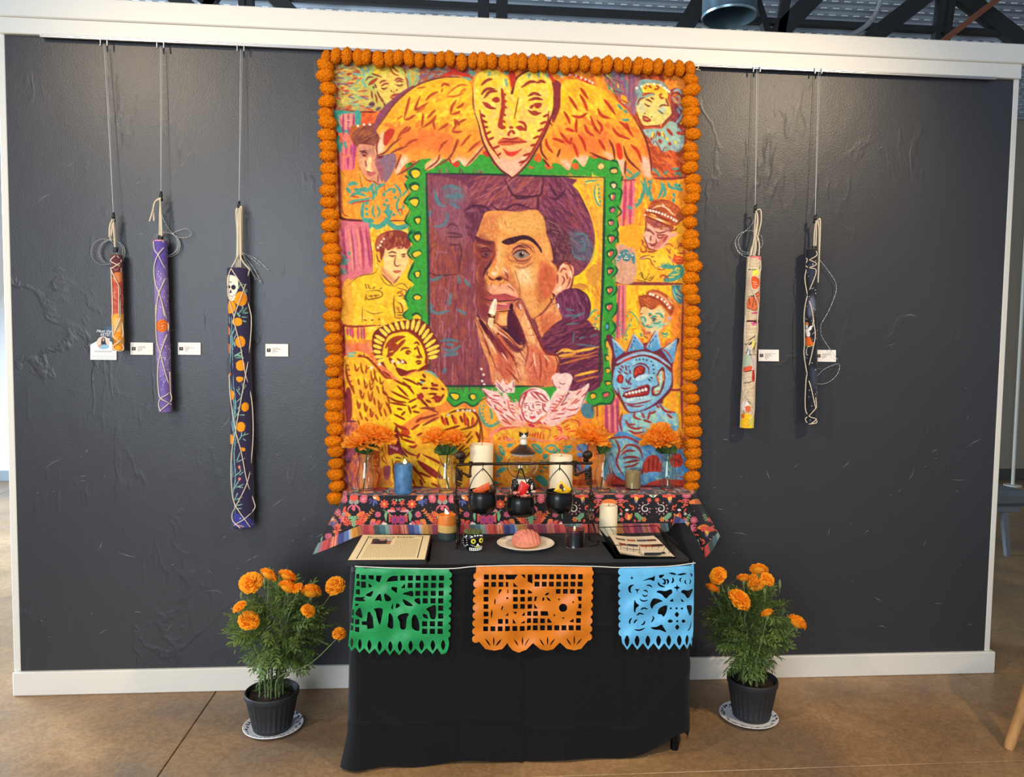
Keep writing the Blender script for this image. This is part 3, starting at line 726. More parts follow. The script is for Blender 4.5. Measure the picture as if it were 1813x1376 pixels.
L a84a34 20 590,660 620,700 600,740 | 580,760 600,830 660,820 650,760 610,740 | 680,820 760,840 | 690,840 820,810 | 1100,790 1140,720 1150,780 | 1090,850 1180,850 1180,800 | 1050,870 1080,900 | 1130,700 1180,760
P d8502c 1040,900 1180,900 1180,1000 1060,990
L e88040 14 1060,920 1170,930 | 1080,960 1160,970
L 6a5a28 10 540,1170 590,1120 600,1170 650,1220 700,1130 | 600,1110 620,1210 | 660,1210 720,1230 780,1150 | 520,1220 620,1240 680,1250 | 690,1210 740,1180 | 770,1160 730,1230
P t3 870,1000 960,980 1000,1010 1060,1020 1140,1010 1190,1080 1170,1180 1100,1220 1000,1250 900,1240 960,1160 1040,1080 960,1070 880,1050
L e8c840 14 880,1020 930,990 980,1010 | 1050,1090 1100,1050 1150,1080 | 1000,1150 1080,1150 1140,1110 | 960,1190 1060,1180 | 920,1210 950,1230
D e8c840 26 1095,1085
D t3 16 1095,1085
L a84a34 20 850,1200 880,1160 940,1170 980,1210 | 930,1170 920,1240
L t4 12 900,1220 980,1220 | 920,1190 920,1240 | 950,1190 955,1240
# man with cap and green paint, right
V 1060 500 7.863
P e8984a 570,380 640,330 760,340 860,300 960,420 1010,520 940,640 860,740 800,760 700,790 620,740 580,620 560,500
P f0c888 590,360 680,350 780,370 860,330 920,420 900,560 880,640 780,720 700,700 640,620 620,520 600,450
H f0c890/c8d0a8/a8d0b8/e8b070 60 50 12 60 40 600,370 860,340 900,560 760,700 640,600
P b8562f 550,230 560,180 660,180 700,110 820,105 960,180 1050,290 1050,400 1000,470 950,400 860,310 800,340 740,370 680,320 640,330 590,340
H c86838/a84a2c/d88048/9a4a38 80 50 10 30 25 560,200 720,110 960,180 1050,300 1000,450 860,300 680,320
L e8a070 22 690,150 820,160 940,240 1000,340 | 960,200 1030,300
L 8a3828 14 560,190 660,185 800,230 900,300 960,390 | 590,340 640,320 680,340 740,370 800,330 | 700,120 660,180 | 1040,320 1000,440 | 560,250 590,330 570,400
D fff4e8 18 718,162 | 760,172 | 820,200 | 880,232 | 920,265 | 955,305 | 985,350
L t3 22 580,520 610,480 650,500 | 600,560 640,600 | 690,430 740,440 | 780,430 860,440 900,500 | 720,500 760,470 820,480 | 740,560 820,570 880,540 | 620,600 700,620 760,620 | 860,480 900,460 | 860,700 930,720 960,690 | 580,700 600,760 | 640,480 655,560
L 8fc8b0 20 700,590 800,600 900,580 990,570 | 800,640 900,600 | 590,500 630,560
L 6a4a40 14 730,510 770,495 810,520 | 740,530 790,540 | 690,460 740,450
D 3a6a60 20 770,520
L a05838 14 640,700 700,690 730,700 | 600,640 640,690 620,720 | 620,740 690,780 | 580,440 620,430 | 660,600 700,590
P c86a50 620,700 680,680 730,700 690,725 640,720
L c8a0a8 30 950,490 1000,490 970,540
L t3 12 390,410 460,420 530,500 560,590 | 420,520 420,600 380,680 330,800 | 870,730 920,760 980,720
D t3 14 400,465 | 450,525 | 440,600 | 300,600 | 320,660 | 330,720 | 390,740 | 300,550 | 380,790
L 9a6a28 7 250,440 320,400 400,400 | 960,640 1060,760 | 1020,600 1070,650 | 600,790 660,770 | 880,850 910,860 | 470,650 540,640 
P t4 1015,50 1040,40 1170,60 1160,280 1100,280 1040,200
L tl 14 1030,80 1060,180 1120,270 | 1060,60 1090,140 1160,180 | 1110,80 1160,110
L e8a850 14 1090,100 1130,160 | 1130,50 1160,90 | 1080,180 1150,230
L oo 16 1050,310 1140,320
H or/oo 40 60 12 88 6 1060,330 1140,330 1140,740 1060,740
# green cut paper frame
V 560 80 3.9314
Q gr 610,800 630,745 700,740 760,720 830,760 1376,760 1376,905 770,890 775,1376 690,1376 640,1320 690,1280 640,1250 620,1230 655,1160 610,1090 660,1020 615,960 640,920
V 890 80 3.9306
Q gr -120,745 600,770 700,760 800,800 830,870 830,960 830,1070 800,1180 800,1376 690,1376 705,915 400,905 -120,900
V 560 400 3.9314
Q gr 640,0 775,0 785,700 640,660 605,620 640,580 610,490 680,410 640,340 680,240 640,180 670,130 640,60 
Q gr 780,1115 1376,1105 1376,1180 1160,1190 1130,1240 1090,1255 1040,1220 960,1260 900,1210 910,1120
V 890 400 3.8222
Q gr 690,0 770,0 785,60 760,110 770,190 740,240 775,300 735,360 775,420 770,490 770,580 735,620 765,690 740,760 755,860 740,900 760,960 740,1060 755,1130 735,1200 690,1210 610,1220 560,1180 480,1170 0,1200 0,1075 655,1082 662,700
H 3a8f34/46a63e/3f9a3a/358a38 120 60 12 85 20 690,0 760,0 755,1130 600,1200 655,1082
# cut edges and shadows of the frame
L dg 10 765,10 780,60 745,110 | 765,150 770,190 735,235 | 760,265 775,305 735,355 | 770,395 770,440 740,475 | 775,520 770,580 735,625 | 740,640 765,690 730,740 | 735,770 755,830 735,880 | 735,910 755,950 740,985 | 735,1010 755,1050 740,1080 | 730,1100 755,1140 730,1200 660,1200 610,1220 570,1190
V 890 80 3.9306
L dg 10 835,910 825,950 | 800,990 830,1020 810,1090 | 790,1110 825,1160 790,1200 | 800,1220 800,1270 760,1300 | 800,1330 805,1376 | 730,800 790,810 830,860
V 560 80 3.9314
L dg 10 630,745 700,742 730,770 | 615,905 645,930 | 640,1010 612,960 | 655,1030 612,1090 640,1110 | 650,1150 625,1200 620,1230 660,1260 | 690,1285 640,1330 660,1370 | 620,790 620,830
V 560 400 3.9314
L dg 10 670,20 640,70 670,120 | 660,140 637,190 670,235 | 680,250 640,335 | 680,270 640,350 670,390 | 660,420 620,490 640,530 | 640,580 605,620 630,650 | 910,1210 960,1255 1030,1225 1090,1255 1150,1215 1190,1190
# holes in the frame
V 560 80 3.9314
P dg 650,870 690,850 725,870 715,920 675,930 645,900 | 650,965 690,950 720,975 700,1015 665,1010 645,990 | 640,1070 700,1055 720,1090 690,1130 660,1100 | 680,1200 725,1190 725,1230 705,1250 680,1230 | 675,1310 720,1295 730,1340 700,1370 
P y 660,880 695,868 722,885 712,915 680,922 | 662,985 690,972 712,985 700,1010 670,1005 | 650,1085 690,1070 710,1085 690,1122 | 690,1210 720,1205 720,1230 705,1243 | 685,1325 720,1315 725,1345 702,1362
P 3a6a30 630,770 700,745 720,790 680,830 640,830
P e8a850 660,795 690,785 710,800 670,820
P r 1160,750 1185,735 1210,755 1190,780 | 940,815 970,800 1000,830 970,850 | 650,800 680,790 690,810 665,815 | 1225,810 1260,790 1285,830 1240,835
V 890 80 3.9306
P or 215,790 250,750 270,790 250,815 | 290,835 330,830 350,850 315,865 | 480,830 520,820 530,855 500,865 | 610,770 660,760 690,765 640,790 | 180,840 220,850 190,860
P 5a8a40 655,830 690,810 715,840 695,870 660,865
P e8c070 665,838 690,822 705,842 690,862 668,858
P dg 745,855 795,848 800,890 755,895 | 745,960 770,945 800,970 780,1005 750,985 | 740,1040 780,1025 785,1060 760,1085 740,1060 | 740,1135 775,1120 785,1150 755,1170 | 730,1220 765,1210 775,1240 745,1260 | 730,1325 775,1320 770,1350 745,1370
P e8b060 755,868 790,862 795,885 760,890
P d8607a 752,1050 778,1040 780,1060 762,1080 | 750,1145 775,1135 778,1155 758,1165 | 740,1235 765,1225 768,1243 750,1255
P e8c090 755,970 775,962 790,975 772,998
P d8603a 740,1335 768,1330 765,1350 748,1365
P yl 752,1045 765,1040 760,1070 | 738,1230 748,1228 748,1250
V 890 400 3.8222
P dg 710,60 750,60 765,85 725,120 710,90 | 705,170 745,155 755,185 725,215 705,200 | 705,285 745,280 750,310 715,335 | 700,415 740,408 748,440 720,465 700,440 | 695,530 735,518 745,545 720,580 695,560 | 695,670 715,650 722,690 705,710 | 692,765 720,760 725,800 700,835 690,800 | 692,865 725,880 740,905 700,915 690,890 | 692,960 730,960 735,985 705,1000 | 692,1048 730,1045 735,1070 700,1080 | 590,1130 630,1130 635,1160 600,1175 | 670,1130 715,1120 725,1145 690,1165
P d8605a 722,75 750,72 755,90 730,112 | 715,182 745,170 745,190 725,208 | 715,298 742,295 738,312 718,325 | 710,428 738,420 740,440 720,455 | 705,545 735,532 738,550 718,570 | 700,1130 715,1128 718,1145 690,1160 680,1140
P yl 718,80 728,78 728,108 | 712,185 722,182 722,206 | 712,300 720,300 720,325 | 708,430 716,428 718,452 | 703,545 712,542 712,566
P e8b030 700,785 720,778 720,800 702,825 | 700,878 722,888 732,905 705,908 | 700,970 726,970 726,985 705,995 | 700,1058 728,1056 728,1070 704,1074 | 597,1140 625,1138 628,1158 602,1170
P 5a9ab0 697,672 712,665 716,688 703,700
V 560 400 3.9314
P dg 675,60 720,45 730,85 700,110 675,90 | 665,185 715,165 735,190 690,225 665,210 | 680,320 720,310 725,345 700,365 678,345 | 670,490 700,470 735,490 720,515 680,515 | 665,620 700,600 735,630 725,655 | 930,1160 990,1165 1000,1200 970,1215 930,1190 | 1065,1170 1100,1165 1118,1195 1090,1215 1060,1200
P y 682,70 718,60 722,85 702,104 | 672,192 712,175 730,192 690,218 | 688,325 715,320 718,345 700,357 | 680,495 700,482 728,495 715,512 690,512 | 675,630 700,615 728,635 720,650 680,650 | 935,1170 985,1172 990,1195 965,1208 | 1072,1180 1098,1172 1110,1195 1088,1208
# the central portrait
V 740 290 4.0471
Q 86444c 62,70 1333,97 1302,1596 80,1590
M 62,70 700,80 1333,97 1318,850 1302,1596 700,1594 80,1590 70,800
H 9a4e58/78384a/a4503e/b06c78/8a4440/6c3046 700 110 7 92 5 62,70 520,80 520,1590 80,1590
H 984a38/8a4038/a4563e 160 90 8 88 6 80,420 300,560 330,700 300,1300 80,1300
S 8a5a72 .5 40 100,120 330,160 400,300 350,560 200,560 100,400
A 5a3038 .8 12 210,500 250,495 320,510 | 210,520 260,525 330,520 | 210,460 240,430 290,450 | 80,780 150,800 290,790 | 290,780 310,640 300,560 | 100,600 80,650 | 220,580 300,580
A a0606a .7 10 280,420 350,560 | 330,330 360,430 390,520 | 100,620 230,640 | 240,840 300,800 380,860 | 230,800 210,1000 | 130,880 200,900 230,970 190,1060 110,1060 90,960 130,880
A 8a4a40 .8 14 90,560 120,560 | 90,600 150,580 | 180,1130 200,1090 220,1140 | 220,1130 240,1080 260,1140 | 120,1130 150,1090
A t5 .7 20 110,180 150,280 200,310 | 170,180 230,160 310,180 | 190,240 250,230 330,230 | 230,280 300,320 | 110,450 180,440 210,390 200,340 | 90,330 80,380 | 150,300 120,220 | 290,200 260,260
S t5 .4 14 180,180 300,170 330,250 220,290
A t5 .7 20 80,820 120,830 180,800 | 80,1040 140,1070 230,1050 | 100,1000 90,1070 | 300,860 290,800 | 280,1040 350,1080 | 220,1020 240,920 | 380,880 330,830
A t5 .75 20 160,1270 220,1260 290,1270 | 170,1320 240,1340 310,1300 | 200,1290 260,1300 | 180,1370 290,1360 | 200,1460 180,1500 
Q f0ac38/e8a030 1046,97 1333,97 1318,1210 1302,1230 1230,1200 1060,950
H e8a030/f0b838/f5c840/e09038/e8a84a 260 80 12 70 30 1050,97 1330,97 1320,1200 1230,1200 1100,880
P f5c828 1050,97 1110,97 1190,250 1250,400 1290,560 1280,700 1240,750 1270,560 1220,340 1140,200
P f5c828 1110,820 1200,760 1270,700 1290,760 1240,800 1210,860 1260,960 1250,1100 1220,1000 1150,900 1090,890
P d8923a 1100,880 1150,855 1210,870 1190,905 | 1200,790 1260,720 1320,740 1290,840 1250,880
L c87a30 8 1270,700 1310,720 | 1150,860 1200,870 1230,920 | 1270,860 1300,960
L t3 10 1190,150 1230,130 1290,115 | 1195,130 1250,120 | 1270,150 1265,220 1290,290 1315,300 | 1215,1110 1250,1060 1290,1040 | 1210,1130 1240,1180 | 1240,600 1265,560
D t3 9 1290,150 | 1295,180 | 1298,210 | 1300,240 | 1305,270 | 1275,1110 | 1270,1150 | 1290,1090 | 1285,1180
L f5d850 10 1200,140 1250,130 | 1285,150 1280,230 1300,290
P 70354f 60,70 1046,97 1110,160 1170,240 1230,360 1263,480 1265,580 1240,680 1190,760 1120,805 1105,740 1040,700 980,720 950,640 920,540 905,420 860,340 760,325 640,345 520,335 430,480 400,420 330,340 380,260 300,120
H 88425c/602e46/96506a/7a3a4c/984c48/5a3048 520 130 9 50 12 860,110 1050,100 1180,250 1265,500 1230,680 1120,800 960,600 870,400
H 984e4c/80404e/a45450/70364e/b06468 300 110 9 -40 14 380,90 860,95 880,300 600,330 420,330 380,250
H 7a4458/5a2c40/6a3448 160 80 9 60 20 340,330 500,300 470,420 420,560 360,520
A 4a2438 .85 14 620,110 660,190 700,230 860,230 890,180 900,100 | 700,230 720,250 860,225 | 860,230 860,330 | 520,290 600,340 700,290 830,330 | 330,340 400,300 480,310 540,350 | 480,340 440,440 430,500 | 940,240 1000,250 1060,180 | 1000,250 940,140 | 1120,540 1200,510 | 1110,560 1130,640 1210,640
A 9a5a68 .6 14 640,120 700,210 | 880,120 870,210 | 330,140 390,220 | 400,200 440,190 | 340,340 420,330 | 700,260 830,270 | 720,180 730,210 | 790,170 800,200 | 1040,110 1120,220
S t5 .45 14 1060,500 1180,490 1260,600 1240,690 1150,690 1070,600
A t5 .7 12 1120,500 1200,510 1230,600 | 1090,560 1120,660 1200,690 | 1150,560 1190,560 1190,620 1150,610
H 4a2434/5a2c3c/6a3a44/7a4a50 200 60 8 65 35 900,360 1000,420 1100,540 1110,700 1040,710 960,720 950,600 910,460
A 9a7068 .7 7 920,400 1000,440 1020,470 | 930,450 990,470 | 960,480 1010,500 | 990,600 1010,640 | 1020,640 1030,690
# face
P e4944e 490,345 600,335 720,345 800,330 860,335 905,400 920,500 950,580 968,680 955,700 995,750 1005,860 965,940 985,1000 900,1060 830,1110 800,1080 760,980 700,965 690,1060 690,1150 600,1165 540,1120 470,1080 430,1000 440,940 470,900 420,830 425,740 450,690 400,620 410,540 435,470 460,400
S f0b468 .8 18 620,370 760,350 860,380 890,470 800,500 680,500 600,480 560,420
S c87848 .7 12 460,400 520,370 560,420 560,500 500,520 440,480
S d07a50 .6 10 470,400 540,360 600,360 560,400 520,480
S 8c4238 .95 10 410,540 480,560 545,590 550,650 510,720 470,800 490,850 480,900 520,950 520,1040 470,1080 430,1000 430,830 430,740 450,690 400,620
S e8a860 .9 12 560,560 600,520 620,640 610,740 590,790 540,800 520,770 560,690
S f5c080 .9 8 575,560 590,640 575,720 560,700
S f0b878 .85 22 690,740 800,720 850,800 820,900 740,900 690,820
S f8d0a0 .8 14 720,760 790,760 800,830 740,850
S b86040 .75 18 860,800 920,720 970,760 985,880 930,960 860,1010 850,920
S c06a48 .7 10 600,780 660,760 690,830 720,900 740,960 690,930 650,870
S e89a58 .9 12 840,560 900,540 940,640 950,720 900,720 860,660
S f0b060 .7 12 880,560 930,570 945,650 900,640
S d88850 .8 12 650,620 700,580 800,590 830,660 800,730 700,720
S c87058 .7 8 680,600 760,585 810,620 780,610 700,620
S e8a060 .8 8 740,940 830,960 860,1050 830,1090 780,1040
H d8823e/eaa45c/cc6c3e/f0b870 200 34 3.4 62 26 500,350 860,340 960,680 980,880 840,1080 700,900 560,780
A c87844 .8 5 620,400 640,470 | 660,430 740,400 820,420 | 680,480 720,450 800,460 | 560,390 580,460 | 520,410 530,480 540,540 | 560,500 570,560 | 760,380 830,400 860,440 | 600,380 605,440
# brows and eyes
P 3a1c2a 600,560 640,535 700,520 760,510 810,525 850,560 885,610 885,640 850,590 800,550 740,545 690,570 640,580
P 4a2430 410,515 450,535 500,550 545,555 555,590 548,650 530,650 520,590 470,570 420,555
A 6a3a38 .8 6 640,540 660,570 | 680,530 700,560 | 860,580 880,630
L 7a3a34 9 670,640 700,600 750,580 800,600 830,640 | 680,660 720,695 780,690 815,665
P 9c8070 684,652 710,628 760,626 797,655 760,675 715,678
D 4a403c 20 742,652
D 1e1418 10 740,650
D f0e4d8 5 750,640
L 4a2430 10 678,655 710,625 760,620 800,650
A a85a44 .8 9 680,690 740,715 810,690 | 690,730 760,745 830,700 | 640,660 660,690 680,700
P 8a6c68 455,645 490,630 520,640 515,662 480,662
D 4a4050 18 492,646
D 1e1420 9 492,646
D f0e8e8 4 500,640
L 3a1c2a 10 445,635 480,622 525,630 | 455,660 500,672
A c88058 .8 10 440,600 480,590 520,610 | 450,690 500,690 | 430,800 450,830
L e8b078 8 420,580 460,585 490,600
# nose and mouth
L 4a2034 16 545,600 548,650 520,710 480,770 465,820
A 8a4034 .9 12 495,800 530,830 560,825 590,810 630,830 650,840 | 610,760 640,800 640,840 | 500,770 490,800
P 4a2028 555,820 580,810 605,825 580,838
P 6a2c30 500,800 520,815 535,830 515,828
S f8d0b0 .95 5 525,780 560,775 565,795 540,805
S f5c8a0 .9 6 600,740 625,770 615,790
P eaa07a 490,890 520,860 560,870 640,860 690,890 720,940 700,965 640,935 560,940 510,915
L f0b088 9 500,890 530,870 560,900 | 560,910 620,905 690,930 | 640,850 670,880
L a85a48 8 530,850 520,880 | 600,850 580,880 | 640,870 690,910
L 8a3a40 9 490,910 540,945 620,935 690,955
P b04c4c 470,960 530,938 620,938 700,965 690,985 610,985 540,985
P c0605a 480,1000 540,1005 620,1000 690,985 660,1030 600,1048 540,1040
L 5a2030 8 460,965 540,982 600,985 700,975
L e89890 12 580,1010 640,1005
P 8a3a40 440,1010 480,1000 510,1030 510,1080 470,1090
S f0b070 .9 10 570,1090 640,1080 690,1100 680,1150 600,1150
L 7a302c 8 560,1060 620,1055 690,1040 | 550,1130 600,1165 690,1155
S a85a3c .7 8 540,1060 580,1070 570,1120 550,1130
P 3e1a2e 690,985 720,975 705,1010 715,1080 740,1170 770,1240 790,1300 740,1290 690,1240 655,1180 690,1150 697,1080 670,1040
# neck, ear, bun, jacket
P e08c52 985,950 1010,1030 1030,1110 960,1170 890,1240 860,1160 835,1105 900,1060 960,990
S f0a868 .8 12 990,980 1010,1040 960,1120 900,1150 940,1060
H d07a48/e89a60/b8603e/f0b078 60 60 5 120 12 985,960 1025,1100 890,1230 850,1120
L 7a3438 9 830,1110 900,1060 960,980 985,940 | 960,1000 950,960 
P f2ab80 1000,790 1010,725 1055,700 1105,725 1117,790 1095,880 1045,935 990,950 962,920 985,870
L 9a4038 10 1005,760 1030,720 1080,720 1100,780 1080,860 1060,890 | 1020,780 1040,750 1070,760 | 1030,870 1050,830 1030,800 | 1000,790 1000,860 | 1060,780 1075,830
L f8d0b0 12 990,900 1020,910 | 1090,760 1100,820 | 1020,740 1050,715 | 1010,880 1030,900
L 6a2c34 12 985,950 960,925 | 1117,790 1095,885 1045,940 990,952 | 1000,770 1010,725 1060,697 1110,730
P 642c48 985,965 1030,915 1080,893 1150,900 1215,950 1235,1040 1215,1110 1150,1145 1060,1120 1020,1060
H 7a3a5c/542840/8a4a6a 140 70 7 80 14 985,965 1080,893 1215,950 1225,1090 1060,1120
L 4a1f34 8 1080,893 1150,900 1215,950 1235,1040 1205,1120
U f8f0e8 9 1003,1000 1007,1032
A t5 .7 10 1060,1040 1120,1050 | 1040,1090 1180,1080 | 1100,1110 1200,1060
P 6a2c44 1040,1110 1150,1145 1215,1120 1270,1190 1310,1230 1302,1600 1000,1600 960,1400 890,1245
H 7c3850/542840/8a4454/6a3048/4a2440 300 110 9 -28 14 1040,1120 1215,1130 1300,1230 1302,1600 980,1600 900,1250
L e8a040 16 990,1360 1050,1330 1120,1345 1200,1330 1300,1310 | 1000,1380 1060,1370 1130,1360 | 1120,1520 1200,1500 1290,1480
L c87038 10 1000,1400 1100,1380 1200,1370 1290,1340 | 1010,1440 1150,1400 1290,1370 | 1130,1560 1290,1520
L f0c040 10 1040,1345 1100,1335 | 1160,1340 1260,1325 | 1160,1510 1260,1490
A t5 .7 10 1120,1200 1110,1290 | 1130,1290 1290,1310 | 1150,1250 1200,1240 | 1060,1150 1150,1140 | 1230,1240 1290,1220
# fingers and cigarette
V 560 400 3.9314
P d88a58 1110,640 1170,660 1230,740 1290,850 1376,960 1390,1120 1270,1100 1235,1040 1190,930 1140,800
H e8a068/c87848/b8603e/f0b078 80 60 6 55 14 1110,640 1230,740 1390,1000 1390,1110 1260,1090 1180,920
P e8a468 1190,690 1250,680 1300,730 1376,770 1400,960 1330,920 1260,840 1200,740
S f0b878 .9 8 1290,740 1340,740 1370,790 1330,830
L 8a3f34 9 1200,700 1260,830 1340,920 1390,970 | 1280,780 1300,740 1350,730 | 1290,830 1320,850 | 1110,640 1180,800 1220,950 1260,1060 | 1150,700 1230,820 1330,970 1390,1030 | 1310,760 1350,790
L 4a1c2c 16 1120,620 1190,720 1260,840 1330,930 1390,980 | 1130,650 1200,760
L e8b080 10 1210,840 1280,940 1340,1030 | 1240,1000 1290,1060 | 1160,740 1220,850
V 890 400 3.8222
P e38f56 62,545 90,505 130,515 155,580 200,670 235,740 265,820 300,865 365,880 382,930 360,1000 335,1085 0,1085 -60,1085 -90,900 -30,700 60,760 110,800 150,790 140,730 110,640 80,590
S f0b070 .85 10 100,620 150,620 200,720 210,830 160,800 130,700
S f0a878 .8 16 60,860 180,840 260,900 280,1000 180,1040 60,1000
S d87a58 .8 14 0,900 60,940 80,1080 -60,1080 -60,960
S f4bc90 .8 10 180,860 230,870 240,960 190,960
H d88a58/e8a878/c87858/f0b890/b8684a 260 50 5 70 30 60,560 130,520 230,740 300,870 380,930 335,1080 -60,1080 -60,800 110,800
L 7a302c 9 62,545 80,590 140,730 150,790 | 130,515 165,600 230,740 265,820 300,865 370,880 382,930 345,1070 | 0,820 60,880 100,960 | -40,760 40,850 90,900 | 150,790 110,800 60,750 | 200,840 210,900 180,960 | 290,880 300,960 | 20,960 60,1000 110,1060 | 250,860 260,960 250,1050
L c87858 6 120,720 160,740 | 110,680 140,690 | 40,900 120,940 | 160,880 150,1000 | 220,950 200,1060 | 100,990 120,1060 | 60,840 120,860
P 9a4a40 88,525 110,505 130,530 128,570 105,560
P e8b0a0 112,525 128,535 128,565 115,560
L 3e1a2e 16 45,560 62,530 60,610 90,720 110,790 | 0,690 40,720 100,790
P 4a1f34 40,570 80,600 105,680 130,760 110,800 60,750 30,680
V 736 295 2.404
S 7a3038 .55 6 262,300 320,320 330,370 300,420 290,470 310,520 300,590 320,660 290,640 262,560
S d0603a .5 6 330,300 350,340 345,400 335,440 322,400
S c84e38 .45 5 530,400 590,440 600,500 560,560 530,520
S e0a050 .6 8 380,210 520,200 550,260 540,300 460,280
S c0503a .5 6 530,640 590,620 600,660 550,710
S b84438 .55 6 360,700 400,760 420,830 400,900 360,880 340,800
S c84c3c .5 8 480,760 560,800 600,850 590,920 480,925
S 6a2434 .8 3 300,690 340,720 390,800 380,815 330,760
S 5a2032 .85 3 345,690 400,740 440,770 455,765 430,700 400,640 430,640 450,690 470,750 440,790 400,770
L 7a2430 3.2 305,690 345,750 395,830 | 330,700 380,770 440,850 | 345,680 420,750 470,830 | 470,740 478,790 465,850 | 440,660 470,740 | 505,640 520,700 545,770 575,800 | 590,800 604,840 590,920 | 280,720 320,800 345,870
L f6c49a 5 315,670 350,700 390,730 | 310,730 345,800 | 365,790 400,840 | 460,620 490,700 505,750 | 500,790 510,850 | 545,800 570,830
L a83c34 2.2 470,650 495,650 | 475,690 500,685 | 480,720 505,715 | 340,850 380,900 | 420,840 450,910 | 500,840 520,910 | 540,850 560,910 | 380,800 410,870 | 350,705 370,725 | 400,850 430,880 | 560,780 590,800
L 3e1a2c 4 412,352 440,340 476,346 | 270,352 300,345 322,360
A 9a4438 .8 3 425,395 455,402 490,390 | 415,330 455,325 495,340 510,370 | 385,470 370,500 | 420,440 440,500 445,560
L f8d8a8 4 340,420 352,440 | 455,440 475,470 | 470,455 490,490 | 375,430 390,450
L b0404a 5 310,545 350,552 400,550 440,562 | 340,590 390,592
D 6a2a30 5 350,712
V 740 290 4.0471
P f4e4c8 548,968 566,985 558,1050 545,1090 520,1085 506,1070 520,1020
L c8a888 6 558,990 545,1060
P 4a2020 506,1072 545,1086 555,1080 545,1110 505,1095
P e8c898 508,1105 545,1110 540,1165 515,1180 495,1140
L d8a050 10 520,1080 540,1095
L 7a3028 8 500,1100 495,1150 520,1185 | 548,1110 545,1150
D e8d8c8 9 455,1470 | 470,1510 | 460,1555 | 475,1580
M
L 2a3a34 12 60,68 500,76 900,88 1336,97 | 62,70 72,500 78,1000 80,1592 | 1334,97 1326,700 1308,1230 1302,1596 | 80,1592 500,1592 900,1594
L dg 8 56,66 66,500 72,1000 | 1342,97 1334,700 1314,1230
# winged heart
V 560 80 3.9314
P 8a4a60 430,480 560,350 680,280 720,330 520,440 460,560 400,620
H a85a50/8a5a68/c06a4a/7a9a98/b84a3a 120 60 12 -20 25 740,160 1100,160 1090,240 860,225 720,270
L r 22 870,225 960,190 1090,230 | 930,160 980,180
L tl2 22 1000,230 1080,240 | 1060,180 1100,200
P f2c030/ef8a3c 560,905 550,860 600,760 520,755 425,765 408,700 440,640 420,590 470,500 560,400 660,310 780,250 900,226 1000,226 1060,250 1085,320 1095,420 1130,470 1170,600 1180,690 1110,790 1040,845 990,800 940,825 890,790 820,850 765,872 760,830 800,790 700,800 620,830
M 560,905 550,860 600,760 520,755 425,765 408,700 440,640 420,590 470,500 560,400 660,310 780,250 900,226 1000,226 1060,250 1085,320 1095,420 1130,470 1170,600 1180,690 1110,790 1040,845 990,800 940,825 890,790 820,850 765,872 760,830 800,790 700,800 620,830
H f5c82c/f0b02c/f5d040/f0a030 160 70 20 -35 25 560,420 900,226 1090,300 1120,520 800,620 520,560
H f0a030/ee8a34/ea7434/f0983a 130 60 22 -45 25 450,560 700,520 1150,600 1100,720 700,760 460,700
S ec6a3a .6 26 560,600 800,590 960,640 940,760 760,720 600,720
S f4c8a8 .95 14 545,870 570,770 640,780 620,850 560,910 | 760,870 780,820 870,780 860,830 | 400,760 430,640 480,600 470,740 | 940,830 990,780 1060,800 1040,850
S f4b890 .8 12 1040,850 1120,720 1180,700 1100,800
M
L rd2 15 760,385 800,345 850,325 | 725,350 700,410 690,450 740,425 780,400 | 650,360 635,420 610,515 | 612,520 650,510 690,485 | 745,475 740,520 735,570 | 740,575 790,540 820,510 | 830,450 800,480 770,510 | 835,485 815,530 825,590 | 850,592 890,565 920,540 | 935,480 945,430 975,380 | 940,482 985,470 1000,455 | 975,440 1010,420 1030,400 | 960,510 985,540 995,560 | 985,555 1010,530 1045,515 | 940,600 980,605 1015,600 | 945,595 970,560 960,520 | 1080,620 1040,660 1005,705 | 985,650 970,700 950,745 | 850,745 880,690 915,662 | 560,660 600,600 640,565 | 595,615 640,590 655,565 | 470,690 480,620 505,590 | 480,690 520,640 545,590 | 620,700 660,670 710,655 | 1050,750 1100,700 1145,665 | 870,290 890,270 930,280
P r 472,690 480,620 505,580 545,590 520,640 490,695
L cf6a2c 12 700,470 760,430 | 560,520 600,490 | 700,300 760,290 | 870,330 880,300 | 1000,330 1040,300 | 905,350 960,300 1010,275 1050,280 | 910,355 970,355 1030,330
L 8a3f34 12 440,640 420,700 425,765 | 425,765 480,745 530,690 600,640 | 515,755 560,730 640,700 | 550,865 590,760 | 560,905 640,860 720,800 | 820,850 930,780 990,660 | 760,870 840,810 860,760 | 1040,845 1110,770 1185,680 | 940,825 920,780 
L 7a3a34 10 400,610 470,510 560,390 700,280 860,228 1000,224 | 1090,320 1095,420 1115,490
V 890 80 3.9306
P 8a3438 345,250 410,280 400,430 350,540 340,420
P f2c030/ef8a3c 410,270 480,238 600,270 700,310 790,390 860,450 900,500 960,580 1000,680 1030,800 1040,880 1030,930 960,890 900,810 860,770 850,900 830,890 790,790 740,800 620,760 590,800 560,845 500,790 460,870 400,830 350,820 330,850 290,800 260,750 280,650 310,600 350,560 400,430
M 410,270 480,238 600,270 700,310 790,390 860,450 900,500 960,580 1000,680 1030,800 1040,880 1030,930 960,890 900,810 860,770 850,900 830,890 790,790 740,800 620,760 590,800 560,845 500,790 460,870 400,830 350,820 330,850 290,800 260,750 280,650 310,600 350,560 400,430
H f5c82c/f0b02c/f5d040/f0a030 160 70 20 55 25 410,270 600,260 860,460 800,520 500,560 400,480
H f0a030/ee8a34/ea7434/f0983a 140 60 22 60 20 300,600 700,480 960,580 1030,850 800,750 400,760
S ec6a3a .5 24 420,640 700,600 800,700 640,740 420,760
